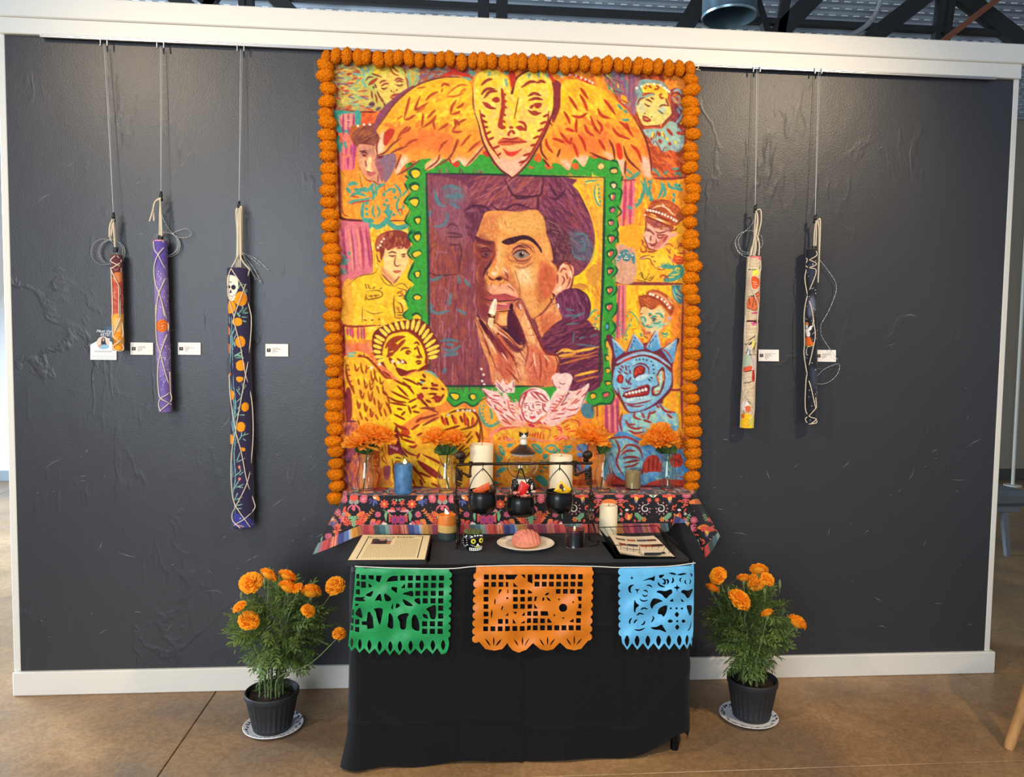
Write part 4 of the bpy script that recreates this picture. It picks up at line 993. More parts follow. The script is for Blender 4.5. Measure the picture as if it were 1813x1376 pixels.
S f4c0a8 .9 12 480,790 590,770 580,840 520,830 | 790,790 850,800 850,900 820,900 | 960,780 1030,800 1035,920 980,900 | 400,800 470,810 460,870 | 690,740 760,760 760,800
M
L bc3a24 17 540,295 565,330 595,375 | 460,355 490,400 520,450 | 535,340 570,400 590,460 | 480,490 540,500 590,470 | 425,460 450,500 470,550 | 705,375 740,420 785,485 | 660,440 690,490 750,510 | 610,490 640,570 680,620 | 655,520 690,570 680,610 | 570,550 590,600 640,635 | 515,510 510,570 515,610 | 400,605 430,645 470,690 | 440,580 500,600 | 345,650 390,660 430,680 | 525,620 560,670 580,740 | 490,680 510,730 525,780 | 665,655 690,690 715,735 | 765,570 800,620 885,655 | 810,530 860,570 910,640 | 890,690 940,740 970,820 | 300,650 310,700 350,750 | 480,640 470,690 | 860,540 880,600
P d83a24 790,690 820,690 835,760 825,795 800,780
L 7a302c 13 740,655 770,720 780,800 | 840,700 870,790 960,880 | 265,660 270,740 310,800 | 400,720 380,780 | 910,500 990,640 1030,800 1035,900 | 850,900 855,800 | 330,850 280,790 | 605,745 680,780 740,800 | 345,560 320,520 350,470 395,420
L t3 14 830,520 880,520 | 800,410 830,450 | 840,450 870,470
P f5d84a/f3a27a -197,250 -160,190 -97,165 -20,185 35,230 58,320 66,330 90,240 150,190 230,170 300,200 340,260 355,350 352,450 330,500 270,650 190,800 80,915 55,910 -20,860 -80,790 -130,680 -160,560 -192,470 -203,350
M -197,250 -160,190 -97,165 -20,185 35,230 58,320 66,330 90,240 150,190 230,170 300,200 340,260 355,350 352,450 330,500 270,650 190,800 80,915 55,910 -20,860 -80,790 -130,680 -160,560 -192,470 -203,350
H f5d84a/f5cc34/f8e070/f2c030 160 70 18 80 25 -200,180 340,180 340,480 200,660 0,660 -160,520
S f0b8a0 .8 14 -60,780 60,800 180,760 100,900 40,910
S f5dc50 .7 20 200,560 300,480 260,640 200,700 | -140,500 -60,560 -60,700 -110,640
M
L 9a3a30 17 -150,345 -110,305 -55,305 | -130,370 -90,325 -35,320 | -140,395 -100,430 -45,442 | -150,280 -110,245 -70,235 | 130,295 190,255 240,258 | 235,265 270,250 300,262 | 175,355 220,335 268,352 | 180,385 230,370 280,380 | 175,450 220,480 268,470 | 190,440 215,415
L a8402c 20 -130,400 -80,432 | 205,462 250,475
P a83c2c -75,375 -50,360 -25,365 -20,390 -45,400 -70,390 | 215,410 240,400 270,405 265,430 235,440
P r2 -12,300 10,330 18,440 0,530 10,580 -10,585 -35,560 -20,480 -10,400
L r2 14 0,350 25,340 | 5,390 30,390 | 8,420 28,440 | 0,480 25,490 | -5,520 20,540 | 0,560 20,580
L 9a4a28 8 110,360 95,440 80,515
L a83c2c 16 60,590 40,620 50,630 | 65,590 85,620 | 45,570 75,575 | 110,560 140,580 165,595 | 105,530 150,545 165,590
P b04030 90,570 130,560 150,590 120,595
P d0603a -30,670 0,645 60,650 100,640 170,675 90,690 20,700 -30,690
L a0322a 11 -30,680 30,670 80,675 170,670 | -5,645 60,655 110,640
P d83a34 0,715 40,740 100,735 140,715 80,770 30,765
L a0322a 14 -160,450 -140,540 -100,670 -20,790 | 320,460 310,540 240,680 180,780 120,840 | -155,480 -120,500 | -150,520 -105,540 | -140,570 -100,570 | -120,620 -80,600 | -100,660 -60,640 | -70,720 -20,700 | -40,770 -10,750 | 320,480 280,500 | 305,530 260,550 | 285,580 240,600 | 260,630 210,650 | 235,690 190,700 | 200,750 140,770 | 170,800 110,820
L 6a2c30 12 58,320 66,335 90,240 150,190 230,168 | 355,350 352,450 300,600 190,800 80,915 40,905 -40,840 -130,690 -165,560 -195,470
L tl2 14 190,190 180,230 | 250,170 250,230 | 300,190 320,230 | -100,220 -90,180 | 20,230 30,290
L tl2 26 380,190 440,200 | 10,180 40,200
P r 45,190 80,180 90,240 66,300 50,240
L r 16 320,190 360,260 | 470,195 560,240 620,270
D lp 9 410,220 | 465,205 | 510,213 | 545,228 | 577,238 | 605,250 | 625,262
# saint
V 560 400 3.9314
P 7a2c26 390,770 420,720 480,690 560,665 640,655 700,645 750,665 800,720 840,790 862,860 840,910 780,930 760,900 560,1000 450,960 395,880
P y 470,830 500,770 560,740 640,735 720,790 760,860 780,960 700,1000 560,1020 500,1000 460,920
L yl2 20 400,790 460,820 | 410,760 480,800 | 440,715 500,770 | 470,695 520,750 | 510,680 545,735 | 550,665 575,725 | 590,660 610,720 | 640,655 630,720 | 680,648 665,725 | 720,655 690,740 | 760,680 715,760 | 785,715 735,785 | 810,745 745,815 | 830,790 755,845 | 855,830 765,870 | 858,865 775,895 | 845,905 780,920 | 395,830 455,850 | 395,870 450,880 | 405,910 460,910 | 425,945 470,930 
P f0b030 190,940 215,900 280,870 350,890 420,960 480,1040 530,1070 600,1060 700,1010 780,1010 850,1060 915,1150 890,1230 840,1260 880,1300 1000,1260 1100,1290 1140,1376 1150,1560 1160,1640 1100,1700 960,1880 700,1880 480,1880 420,1500 260,1376 210,1200
M 190,940 215,900 280,870 350,890 420,960 480,1040 530,1070 600,1060 700,1010 780,1010 850,1060 915,1150 890,1230 840,1260 880,1300 1000,1260 1100,1290 1140,1376 1150,1560 1160,1640 1100,1700 960,1880 700,1880 480,1880 420,1500 260,1376 210,1200
H f5c828/f0b030/f5d030/f0a82c 300 70 20 70 30 190,900 700,1010 1140,1300 1150,1640 700,1880 400,1700
S f5d820 .9 20 560,1090 720,1050 700,1300 620,1700 700,1860 560,1500 520,1300
S f5d020 .8 20 860,1300 1000,1400 1120,1600 1080,1680 900,1420
M
P f5d428 530,780 640,750 720,820 760,880 740,950 700,1000 600,1010 540,960 500,900 520,830
P f2c030 540,960 600,1010 620,1060 560,1060 520,1000
L 9a3a22 22 500,890 520,830 580,780 620,770 | 480,850 520,800 580,765 | 510,870 560,820 | 530,890 580,830 620,790 | 490,910 540,880
L 8a3020 12 585,870 610,850 650,850 | 680,820 700,810 720,830 | 620,880 640,870 660,880 | 680,860 700,845 | 690,910 720,915 700,900 | 690,950 710,940 735,945 | 700,960 730,955 | 560,920 600,950 | 580,935 610,960 | 600,930 630,960 | 700,830 720,890 740,920 | 520,960 510,920 540,950 560,990 | 620,885 650,890
L 8a3020 14 460,850 500,760 560,735 640,730 720,790 760,870 770,960 740,1000 | 770,900 760,960 | 560,985 600,1020 660,1010 700,1000
P 7a2820 555,985 640,1010 660,1010 620,1040 580,1040 | 700,1010 760,1000 780,980 770,960
P e8e0c0 520,940 540,935 535,950
D lp 11 410,970 | 440,962 | 535,942 | 570,950 | 600,945 | 385,985
L 9a3a20 14 285,910 350,915 420,980 480,1050 530,1060 | 290,900 320,905 | 205,960 210,1020 225,1080 250,1130 265,1170 | 460,1010 520,1050
L 9a3a20 8 330,905 335,890 | 355,925 365,910 | 380,950 395,930 | 400,970 412,955 | 430,1010 445,995 | 215,1000 235,1000 | 220,1040 240,1040 | 230,1080 250,1080 | 245,1120 262,1115 | 210,970 228,970
L tl2 12 220,890 280,880 | 215,905 270,905 | 750,1010 800,1020 850,1060 | 700,1100 760,1080
# saint's wing feathers, robe
V 560 560 3.9314
L a0461c 11 265,330 280,380 300,350 | 310,320 315,370 330,400 | 350,340 345,400 | 380,380 390,450 410,420 | 400,360 410,420 430,460 | 330,430 345,500 360,470 | 370,440 380,510 400,480 | 290,430 300,480 | 440,420 450,470 470,450 | 420,480 440,540 | 300,510 320,570 335,530 | 360,520 375,590 395,540 | 400,560 410,620 | 430,580 440,650 460,600 | 280,580 295,640 310,600 | 330,600 345,660 360,620 | 370,640 385,700 400,660 | 300,660 320,720 | 440,650 455,700 | 480,520 500,570 510,620 | 470,640 490,700 | 410,680 430,720 | 340,700 360,730 | 290,720 300,760 | 460,480 470,540 | 250,480 265,540
L a0461c 8 275,360 265,330 | 355,370 370,350 | 412,400 400,370 | 385,480 400,450 | 345,470 330,440 | 320,540 305,510 | 377,560 395,520 | 445,620 430,580 | 300,620 285,590 | 350,640 335,600 | 390,680 375,640
L 8a3018 13 560,480 600,520 640,560 | 600,450 650,500 680,540 | 520,520 580,550 650,580 | 500,560 560,590 630,600 | 510,600 570,610 630,620 | 560,640 600,650 | 640,620 660,680 | 590,690 620,660 | 540,440 600,470 660,490 | 600,430 660,450 710,480 | 540,680 620,720 | 480,590 510,640 520,680 | 460,520 490,550 | 660,640 700,620 | 670,660 720,670 | 640,600 700,570 
L 7a2a1c 14 700,540 740,590 790,640 | 700,460 740,480 | 720,440 760,450 | 730,500 780,500 | 800,460 820,480 | 810,480 850,480 | 780,540 840,540 | 800,570 860,560 | 760,580 800,600 | 850,600 890,540 | 740,400 760,430 | 790,500 850,510 | 870,500 890,510 
P 9a3028 700,560 730,530 750,560 720,580 | 820,550 870,560 860,590 830,600 | 800,480 830,470 820,490
P e88838 720,680 860,620 850,720 740,740 620,800 600,760
L 8a3a28 14 720,640 780,640 850,670 | 700,720 780,700 850,680 | 740,760 850,700 | 760,640 830,640
L c84a24 26 570,760 620,790 650,820 | 590,800 640,830
L 9a3020 14 540,740 580,770 640,790 | 570,820 620,830 660,845 | 590,850 650,870 690,880 | 560,790 600,850 | 660,790 720,750 | 690,740 740,700 | 700,830 740,810 | 600,910 640,950 700,970 | 720,950 700,990 | 640,900 680,910 700,890 
L 8a301c 16 870,690 890,750 | 900,700 920,760 | 940,680 970,750 | 1000,690 1020,740 | 1030,670 1040,760 | 1050,700 1060,770 | 1090,700 1085,770 | 880,800 1000,760 | 1110,800 1140,860
L d8502c 14 1035,680 1050,760 | 1095,710 1090,770 | 890,710 900,760 | 960,700 980,750
L 7a3a1c 14 900,690 960,660 1060,650 1120,690 1150,790 1160,900 | 1000,790 1100,760 1130,700 | 1140,780 1130,880 1050,970 960,1060 | 1080,800 1000,890 900,960 | 1090,830 1010,920 950,980
L 8a3a20 8 990,930 1030,900 | 1000,950 1060,910 | 1010,975 1050,940 | 950,1030 970,1010 | 920,1040 940,1000
P 8a2c30 510,850 570,880 600,960 640,1010 560,960 500,960
P 7a2c34 560,760 590,900 640,980 580,940 540,840
D d890a0 11 520,905 | 540,915 | 560,922
P 8a2c24 700,1000 800,1050 880,1120 840,1130 760,1080 | 640,1180 800,1190 900,1200 860,1230 640,1230
L 8a301c 14 640,1010 700,1080 760,1160 | 740,960 840,1010 920,1060 | 700,1080 800,1120 | 720,1130 740,1180 | 800,1160 860,1190 | 560,1000 530,1080 520,1180 | 640,1090 690,1180
D d8c8b8 10 918,686 | 985,655 | 1020,655 | 1050,655 | 1070,655 | 1100,655
V 600 690 7.863
P d8843a 600,1080 700,1060 780,1300 620,1330 560,1300
P 9a4a50 620,1080 720,1070 700,1230 640,1240
L c86a2c 18 480,1000 540,1010 560,1060 500,1150 | 520,960 530,1040 | 600,800 640,930 680,1050 | 560,900 570,1000 | 420,1080 470,1150 | 510,1060 520,1250 | 580,1070 580,1280 | 640,760 660,900 | 450,880 500,830 580,790
L 8a3020 14 560,940 540,1060 460,1040 | 620,900 600,960 660,1030 | 520,1120 560,1180 540,1320 | 440,930 470,1030 | 610,790 600,860
P 8a4058 80,760 240,760 250,900 150,960 130,1340 80,1340
P 8a3434 100,0 170,20 180,380 100,400
P 6a4a58 90,960 200,960 210,1010 110,1020
H c05a48/a84a58/8a4a6a/e8783a 140 120 20 90 5 80,450 250,450 300,1000 260,1376 80,1376
L 5a3040 18 90,440 250,440 | 90,1000 180,1000
P y 740,920 850,900 900,960 760,1010 750,1200 770,1300 720,1230
L 8a3020 14 740,950 760,1100 770,1280 | 780,940 850,950 | 800,930 870,960 | 800,990 860,1000
# cherub
V 840 660 6.552
P t5 1240,360 1376,380 1376,520 1260,500
P e8a03c 60,340 200,320 340,600 220,660 120,600 60,460
L t3 20 70,360 60,460 110,580 180,620 260,590 300,560 | 180,400 200,500 190,540
D t3 12 105,380 | 95,420 | 95,470 | 105,510 | 120,550 | 150,585 | 190,600 | 240,590 | 270,565
P e8a83a 180,700 260,640 400,620 500,620 800,600 1000,560 1210,600 1220,680 1100,800 840,820 640,780 360,800 220,830 180,760
H f0c030/f0a030/f5c838/ee8a34 150 60 16 70 30 200,690 500,640 1000,600 1200,650 1080,790 640,780 240,820
L f08a72 34 200,800 195,720 270,660 400,630 520,625 | 210,810 330,810 380,770 470,800 | 620,760 700,770 800,800 940,790 1030,740 1100,790 1170,770 | 870,640 960,610 1010,680 1000,730
L c83a30 12 270,690 310,650 430,630 530,630 | 220,820 340,820 390,780 | 620,790 720,800 830,820 950,800 1030,760 1090,800 | 690,640 760,630 860,650 880,690 850,770 | 930,620 1000,640 1010,700 | 1120,540 1200,560 1215,620 1180,690
L d8502c 16 680,700 670,740 | 710,690 700,750 | 740,680 730,760 | 770,690 760,770 | 800,700 800,770 | 650,700 640,730 | 290,740 300,790 | 340,730 350,780 | 370,730 380,760 | 270,760 280,790 | 900,750 960,730 | 960,650 1000,670 | 930,770 980,750 | 1060,660 1120,640 | 1040,640 1100,600 | 1090,680 1180,670 | 1080,720 1100,770
P e8a83c 900,620 940,620 960,680 900,760 870,760 880,690
P f8ccc0 85,190 180,200 290,240 320,290 340,240 370,240 480,440 500,500 530,440 590,600 400,620 320,600 230,440 170,390 130,320 160,300
P f8ccc0 890,290 950,200 1000,180 1090,200 1140,210 1230,190 1320,120 1330,150 1310,240 1250,380 1150,500 1050,540 960,600 880,620 800,600 760,560 840,480
P f8ccc0 240,130 260,80 300,120 330,70 360,130 400,130 460,80 465,220 440,230 350,230 270,190
P f8ccc0 890,60 920,20 960,0 1000,10 1060,0 1130,30 1130,100 1090,200 1040,210 960,190 910,120
H f4b8a8/f0c8c8/e8b0c0/f8dcc8/f0a080 160 50 10 60 40 100,190 480,300 590,600 380,610
H f4b8a8/f0c8c8/e8b0c0/f8dcc8/f0a080 160 50 10 -45 20 900,280 1320,130 1250,380 960,600 800,590
S f0906a .6 16 320,540 560,560 880,600 800,640 360,620
L b8443e 13 210,260 300,270 | 190,320 270,350 330,400 | 230,410 340,470 | 330,410 380,440 | 300,480 400,570 | 360,480 430,530 480,560 | 320,540 380,580 | 90,190 180,290 280,320 | 340,330 360,360 | 350,560 430,600 | 230,370 260,430 | 130,310 200,390
L b8443e 13 1180,260 1240,200 | 1160,360 1220,310 | 1060,420 1150,430 1220,400 | 1050,270 1110,230 | 1010,440 1060,400 | 900,540 1000,520 | 950,480 1050,470 | 1000,600 1100,540 | 1060,520 1180,480 | 900,450 970,430 | 1240,280 1310,220 | 1000,380 1080,340 | 1120,370 1200,290
L 9a4a60 10 250,100 290,150 340,200 | 390,180 430,190 420,220 | 980,110 1020,130 1060,120 | 360,190 380,210 | 980,160 990,180 | 450,100 455,180 | 900,70 920,140 960,180 | 1100,190 1130,110
L 5a4058 9 240,130 330,210 370,225 | 100,200 150,290 | 1100,200 1060,290 1000,380 | 1340,150 1300,240 1240,380
L c84838 11 400,280 430,300 | 400,320 440,340 | 410,370 460,380 | 420,410 470,430 | 440,450 480,470 | 380,290 410,420 480,520 | 1000,260 1040,280 | 980,290 1010,310 | 940,320 1000,340 | 900,360 960,370 | 870,400 930,400 | 880,430 940,440 | 1050,250 980,360 880,470
P f8d8cc 520,350 540,260 600,200 690,170 790,190 860,260 880,360 840,460 780,520 720,570 670,580 600,540 530,460
H f0c0b0/f8dcc8/f4b8a8/e8b8c0 60 50 9 80 30 530,300 690,180 850,280 780,500 670,570 560,480
L b04048 15 540,420 520,350 560,250 650,195 720,190 | 620,220 570,320 540,400 | 600,240 560,300 | 660,210 720,240 780,310 840,340 | 700,220 760,240 | 720,230 800,260 840,320 | 800,270 860,330 | 790,340 800,420 840,460 | 810,350 820,400 | 560,380 550,440 590,540 670,580 720,570 790,500 | 640,210 690,270 740,310 | 580,250 620,215
L a03040 10 570,385 600,375 620,380 | 700,350 730,335 770,345 | 710,375 740,365 770,375 | 575,400 600,405 | 630,370 635,420 670,440 700,435 | 680,350 680,400 690,410 | 640,500 670,510 710,500 | 570,360 620,350
P d05058 640,510 690,505 715,515 680,535 650,530
L c04a48 9 560,460 590,470 | 560,480 590,490 | 580,440 600,460 | 740,430 780,420 | 730,460 780,440 | 740,480 780,460 | 720,440 750,490 | 600,480 610,510 | 660,455 670,480
L c8343c 13 520,480 560,560 | 720,600 760,570 780,600 | 800,570 830,600 | 640,590 700,630
P c02c58 620,590 680,600 700,620 640,620
# teal leaves under the cherub
P e8952f 220,820 380,790 800,800 1160,790 1200,1000 1150,1300 700,1376 220,1376
H f0a82c/e8862e/f0b83a/e87a30 200 60 16 70 30 220,830 1160,800 1150,1300 240,1376
P t3 280,840 330,870 360,940 330,960 290,920 | 230,880 260,940 330,980 300,1030 260,1030 | 660,830 740,830 790,900 770,940 720,920 680,870 | 380,830 460,820 400,870 | 1070,870 1120,830 1130,880 1060,930 1020,890 | 250,1150 330,1090 370,1120 300,1160 | 790,960 830,940 860,960 820,1010 | 700,1220 760,1180 850,1260 820,1320 760,1280 | 240,1250 300,1290 260,1330 220,1290
L t3 20 800,890 850,850 920,840 960,890 930,930 900,900 | 820,870 870,910 950,920 | 980,880 990,930 | 1030,860 1110,850 | 760,1010 820,1040 860,1000 | 790,1090 850,1110 | 760,1130 800,1150 | 250,1020 320,1080 | 240,1180 300,1200
D t3 14 920,890 | 1100,890
L e8952f 8 290,860 330,920 | 240,900 300,1000 | 690,850 760,900 | 300,880 340,890 | 260,950 310,960 | 700,840 720,880 | 1070,890 1110,880
L c85a2a 20 220,1300 340,1290 | 700,1340 860,1350
P b8502c 1140,1240 1376,1240 1376,1300 1140,1300
# blue crowned skull
V 890 560 3.8222
P e8a848 720,140 830,240 830,330 760,420 720,300
P 6a2c40 700,140 735,130 830,240 960,180 1000,180 1075,215 1190,145 1175,230 1150,340 1150,480 1090,560 1070,600 960,640 850,650 790,560 745,480 735,330 740,240
Q 6fa8d0/4f90c0 738,145 822,240 765,285 755,240
Q 7fb0d4/4f94c4 885,115 960,220 890,230 840,240
Q 7fb0d4/4f94c4 1040,92 1072,215 1020,240 970,215
Q 7fb0d4/4f94c4 1182,152 1160,300 1140,320 1075,225
L a8c4dc 10 742,150 820,235 | 885,118 850,230 | 885,118 955,205 | 1040,95 975,210 | 1040,95 1065,200 | 1180,155 1090,225
L 3a4a5a 6 890,140 905,150 | 885,160 895,175 | 870,185 880,195 | 865,200 875,215 | 1020,150 1010,170 | 1005,165 995,185 | 1000,190 990,205 | 1030,140 1040,130 | 770,200 775,215 | 760,180 765,195 | 765,230 770,245 | 1120,190 1135,180
L e8d890 5 1105,200 1140,215 | 1120,190 1150,205 | 880,205 890,225 | 1000,190 1005,210 | 1110,210 1130,225 | 1155,170 1140,190
L b04038 8 820,245 840,235 885,120 | 960,215 1035,95 | 1075,220 1110,240 1150,300
P 7cb4d4 765,330 800,280 880,245 960,235 1040,255 1110,310 1140,370 1138,460 1090,530 1010,600 920,640 850,640 815,590 790,530 760,500 745,440
P a0cce0 780,320 820,290 900,260 980,265 1000,280 880,280 800,310
M 765,330 800,280 880,245 960,235 1040,255 1110,310 1140,370 1138,460 1090,530 1010,600 920,640 850,640 815,590 790,530 760,500 745,440
H 8cc4dc/70acd0/98d0dc/80b8d8/90c8c8 160 60 14 60 40 750,280 1100,280 1130,460 900,640 780,520
M
P 7a2c30 760,330 820,285 900,250 960,247 1040,270 1100,310 1145,355 1140,380 1090,330 1020,290 950,270 880,285 830,305 780,335
P 9ab8d0 770,310 850,260 950,240 1040,258 1110,305 1140,345 1100,320 1030,275 950,258 870,275 800,310
P c83a2c 825,290 870,275 860,295 810,305
L 7a3038 9 770,305 800,282 880,245 960,232 1050,260 1140,330
P 7a2430 885,400 890,350 930,330 965,350 955,390 920,400 895,420
P d8482c 893,400 898,365 925,340 950,350 940,380 915,385
L 7a2430 5 910,360 920,390 | 925,345 935,375 | 940,350 948,375
P 8a2430 780,400 800,390 818,410 810,450 785,450 772,430
P d8402c 785,410 802,400 808,430 790,445
P b8d8e4 900,420 930,400 970,390 990,400 960,425 910,435
L 7a3440 9 860,360 865,390 | 880,340 920,320 960,325 985,350 990,390 | 870,410 850,440 | 835,420 840,440 860,450 | 800,330 820,350 | 790,350 810,370 | 830,330 840,370 | 780,370 800,385 | 820,375 850,395 | 850,335 855,345 | 870,450 865,465 | 860,430 850,465
L 3f3a48 8 900,290 910,300 | 925,285 930,298 | 950,285 952,298 | 975,290 975,302 | 1000,310 1010,300 | 1010,335 1025,325 | 1015,360 1030,355 | 1015,385 1032,385 | 1000,410 1015,420 | 985,420 1000,440
P 7a2430 810,540 830,510 880,495 985,460 992,520 960,540 900,545 850,555
P a8ccd8 820,545 830,555 850,590 870,580 940,560 990,550 1000,570 950,580 870,600 840,600
L e8e8d8 16 835,520 838,532 | 858,510 860,528 | 880,505 882,525 | 902,500 904,522 | 924,495 926,515 | 946,490 948,510 | 968,482 970,505
L d8e0d8 14 850,555 852,580 | 870,550 872,572 | 892,548 894,568 | 915,545 917,562 | 938,542 940,558 | 960,538 962,552
L c83a30 8 830,540 900,530 985,515 | 915,470 920,490 | 940,465 945,485 | 960,462 965,480
L 8a3440 9 800,480 830,490 870,480 | 820,580 870,595 960,580 1010,565 | 840,600 900,610 960,600 | 780,480 790,530 830,610 850,640 | 760,500 770,520
P 7a3434 1040,400 1070,350 1090,345 1100,400 1095,460 1070,520 1040,540 1010,530 1010,480 1050,460
P a8d8c0 1050,410 1075,365 1085,400 1080,450 1060,510 1030,525 1025,490 1060,465
L e87a4a 10 1045,400 1060,450 | 1085,370 1090,440 | 1040,510 1060,500 | 1020,500 1030,520
L e8e0b0 6 1060,380 1070,390 | 1060,410 1075,415 | 1055,435 1072,440 | 1045,480 1060,485
P 7cb4d4 800,680 900,650 960,640 1060,590 1080,600 1130,640 1175,650 1190,720 1185,760 1110,800 960,790 800,790
P 90c4b8 860,690 960,660 1040,670 1000,780 850,790
H 80b8d0/98ccc8/70acd0/a8d0b0 80 50 12 80 30 810,690 1060,610 1180,680 1150,790 810,790
L 9a3a38 13 810,650 795,720 810,790 | 830,700 850,730 900,730 | 840,740 900,760 950,750 | 850,770 900,790 960,780 | 900,640 890,680 940,700 | 940,650 960,690 | 1000,640 980,700 | 1040,640 1000,660 | 1060,590 1100,640 1170,650 | 950,700 1010,720 | 1040,600 1060,620 | 1110,660 1150,690
P 4f8fc4 760,800 820,780 960,840 1100,900 1220,920 1225,1140 720,1140 720,900
P 6fa8d4 690,860 760,810 850,830 930,880 960,960 930,1080 850,1130 760,1080 730,1000
P 90c4b8 790,900 850,860 920,900 940,980 900,1060 820,1060 790,1000
H 80b8d0/98ccc8/6aa4d0/a8d0b0/5c98c8 200 60 12 50 30 730,830 930,860 1220,930 1220,1130 740,1120
L 9a3a38 13 760,830 790,900 770,990 820,1080 | 800,920 850,870 920,890 950,960 | 810,960 870,950 930,960 | 820,990 880,980 930,970 | 820,1020 880,1010 920,990 | 800,940 840,910 900,910 | 700,830 760,820 850,820 950,870 | 960,890 1060,920 | 940,1080 960,980 | 720,1000 760,1080 850,1130
P c84434 970,960 1040,940 1070,1000 1060,1060 960,1060 | 1130,960 1200,930 1220,1000 1160,1020 | 720,1060 800,1110 960,1150 720,1150 | 1000,1120 1200,1080 1225,1150 1000,1150
L 8a3030 10 990,960 985,1050 | 1020,950 1015,1050 | 1050,960 1045,1050 | 1150,960 1210,990
L 6fa8d4 30 940,900 1020,900 1100,930 1220,900 | 1180,1020 1210,1080 | 930,1080 1050,1070 1220,1100
L 6a9ac8 30 520,850 540,890 560,930 | 560,850 560,900 | 500,930 540,940 580,920 | 500,1000 530,1050 | 580,1000 560,1060 | 500,880 530,900
L 9a4a50 8 500,870 540,920 | 580,850 575,920 | 510,950 570,950 | 490,1000 540,1070
L mr 16 720,1140 900,1150 1220,1150
U 4a2c2a 5 640,600 640,680 | 605,600 606,640
'''
# ---------------------------------------------------------------- the painting
PAL = dict(o='e8863a', oo='ec8f30', yo='f0a52e', y='f3c42e', y2='f0b832', yl='f6dc62', yl2='f2d44c', r='c83a2c', r2='a83c2c', rd='a8482c', rd2='b4482a', mr='6e2a30', pk='e8a58c', pk2='d8707a', lp='f6dccb', gr='3d9a3a', dg='1d4f38', t='3f9a86', t3='4a9a88', t4='46808a', t5='50808a', tl='8fd0b0', tl2='7ab09a', bl='9cc8dc')
PAL['or'] = 'e0602f'
def photo_sheet(name, R, k, Yf, m, parent, step=1):
    """grid whose points lie on a surface y = Yf, coloured from a canvas laid out in photo coordinates"""
    h, w_ = R.h, R.w
    X, Y_ = np.meshgrid(R.x0+np.arange(w_)/k, R.y0+np.arange(h)/k)
    D = FWD+RGT*((X-906.5)/FOC)[..., None]-UPV*((Y_-688)/FOC)[..., None]
    V = CAM+D*((Yf-CAM[1])/D[..., 1])[..., None]
    return quick_mesh(name, V.reshape(-1, 3), grid_faces(h, w_), m, parent, np.clip(R.a, 0, 1).reshape(-1, 3))
YP = -.016
KP = .885
pr_ = Raster(578, 92, 1236, 888, KP, 'oo', PAL, 3)
pr_.fat = 1.22; pr_.run(PAINT)
g_ = np.random.default_rng(2)
n_ = box_blur(g_.normal(size=(pr_.h, pr_.w)), 1); n_ = n_/n_.std(); pr_.a *= (1+.035*n_)[..., None]          # grain of the brushwork
# cut the canvas to its own slightly trapezoid outline
edge_l = lambda y: 582+(y-92)*.030; edge_r = lambda y: 1227-(y-92)*.001
painting = thing('painting', 'large orange canvas of a smoking man in a beret inside a green cut-paper frame', 'painting', tuple(onY(905, 880, YP)))
X, Y_ = np.meshgrid(np.linspace(0, 1, pr_.w), np.linspace(92, 888, pr_.h))
PX = edge_l(Y_)+(edge_r(Y_)-edge_l(Y_))*X
D = FWD+RGT*((PX-906.5)/FOC)[..., None]-UPV*((Y_-688)/FOC)[..., None]
V = CAM+D*((YP-CAM[1])/D[..., 1])[..., None]
ix = np.clip((PX-pr_.x0)*KP, 0, pr_.w-1.001); i0 = ix.astype(int); f_ = (ix-i0)[..., None]; rw = np.arange(pr_.h)[:, None]
C_ = pr_.a[rw, i0]*(1-f_)+pr_.a[rw, np.minimum(i0+1, pr_.w-1)]*f_
M_PAINT = vmat('acrylic_paint', .7, .1, .25, 260., .90)
quick_mesh('painted_surface', V.reshape(-1, 3), grid_faces(pr_.h, pr_.w), M_PAINT, painting, np.clip(C_, 0, 1).reshape(-1, 3))
c4 = [onY(edge_l(92), 92, YP), onY(edge_r(92), 92, YP), onY(edge_r(888), 888, YP), onY(edge_l(888), 888, YP)]
mb = MB(); mb.add([tuple(p+np.array([0, .0012, 0])) for p in c4]+[(p[0], -.0042, p[2]) for p in c4], [(3, 2, 1, 0), (4, 5, 6, 7)]+[(i, (i+1) % 4, 4+(i+1) % 4, 4+i) for i in range(4)])
mb.build('canvas', mat('raw_canvas', 'b9a98c', .8), painting, smooth=False)

# ---------------------------------------------------------------- marigold garland
M_POM = mat('marigold_orange', 'f5860a', .85, spec=.15, var=.42, vscale=6, bump=1., bscale=10)
def pompom(seed):
    """a ball of tight ruffled petals"""
    bm = bmesh.new(); bmesh.ops.create_icosphere(bm, subdivisions=4, radius=1.)
    for v in bm.verts:
        p = v.co.normalized(); q = p*4.6+Vector((seed*7.1, 0, 0))
        d, _ = mnoise.voronoi(q, distance_metric='DISTANCE'); k = (d[1]-d[0])
        v.co = p*(.84+.20*min(1, k*1.7)+.07*mnoise.noise(p*9+Vector((0, seed*3., 0)))+.06*mnoise.noise(p*2.2+Vector((seed, 5, 0))))
    me = bpy.data.meshes.new('flower_head'); bm.to_mesh(me); bm.free(); me.materials.append(M_POM); me.polygons.foreach_set('use_smooth', [True]*len(me.polygons)); return me
POM = [pompom(k) for k in range(4)]
garland = thing('marigold_garland', 'garland of orange marigold pompoms pinned along three edges of the painting', 'garland', tuple(onY(905, 100, -.03)))
def walk(a, c, step, bend=0.):
    a, c = np.array(a, float), np.array(c, float); n = int(round(np.linalg.norm(c-a)/step)); return [a+(c-a)*i/n for i in range(n+1)]
top = walk((577, 98), (1221, 121), 18.3); left = walk((577, 118), (597, 880), 19.9)[0:]; right = walk((1223, 141), (1226, 862), 19.3)
rg = random.Random(8)
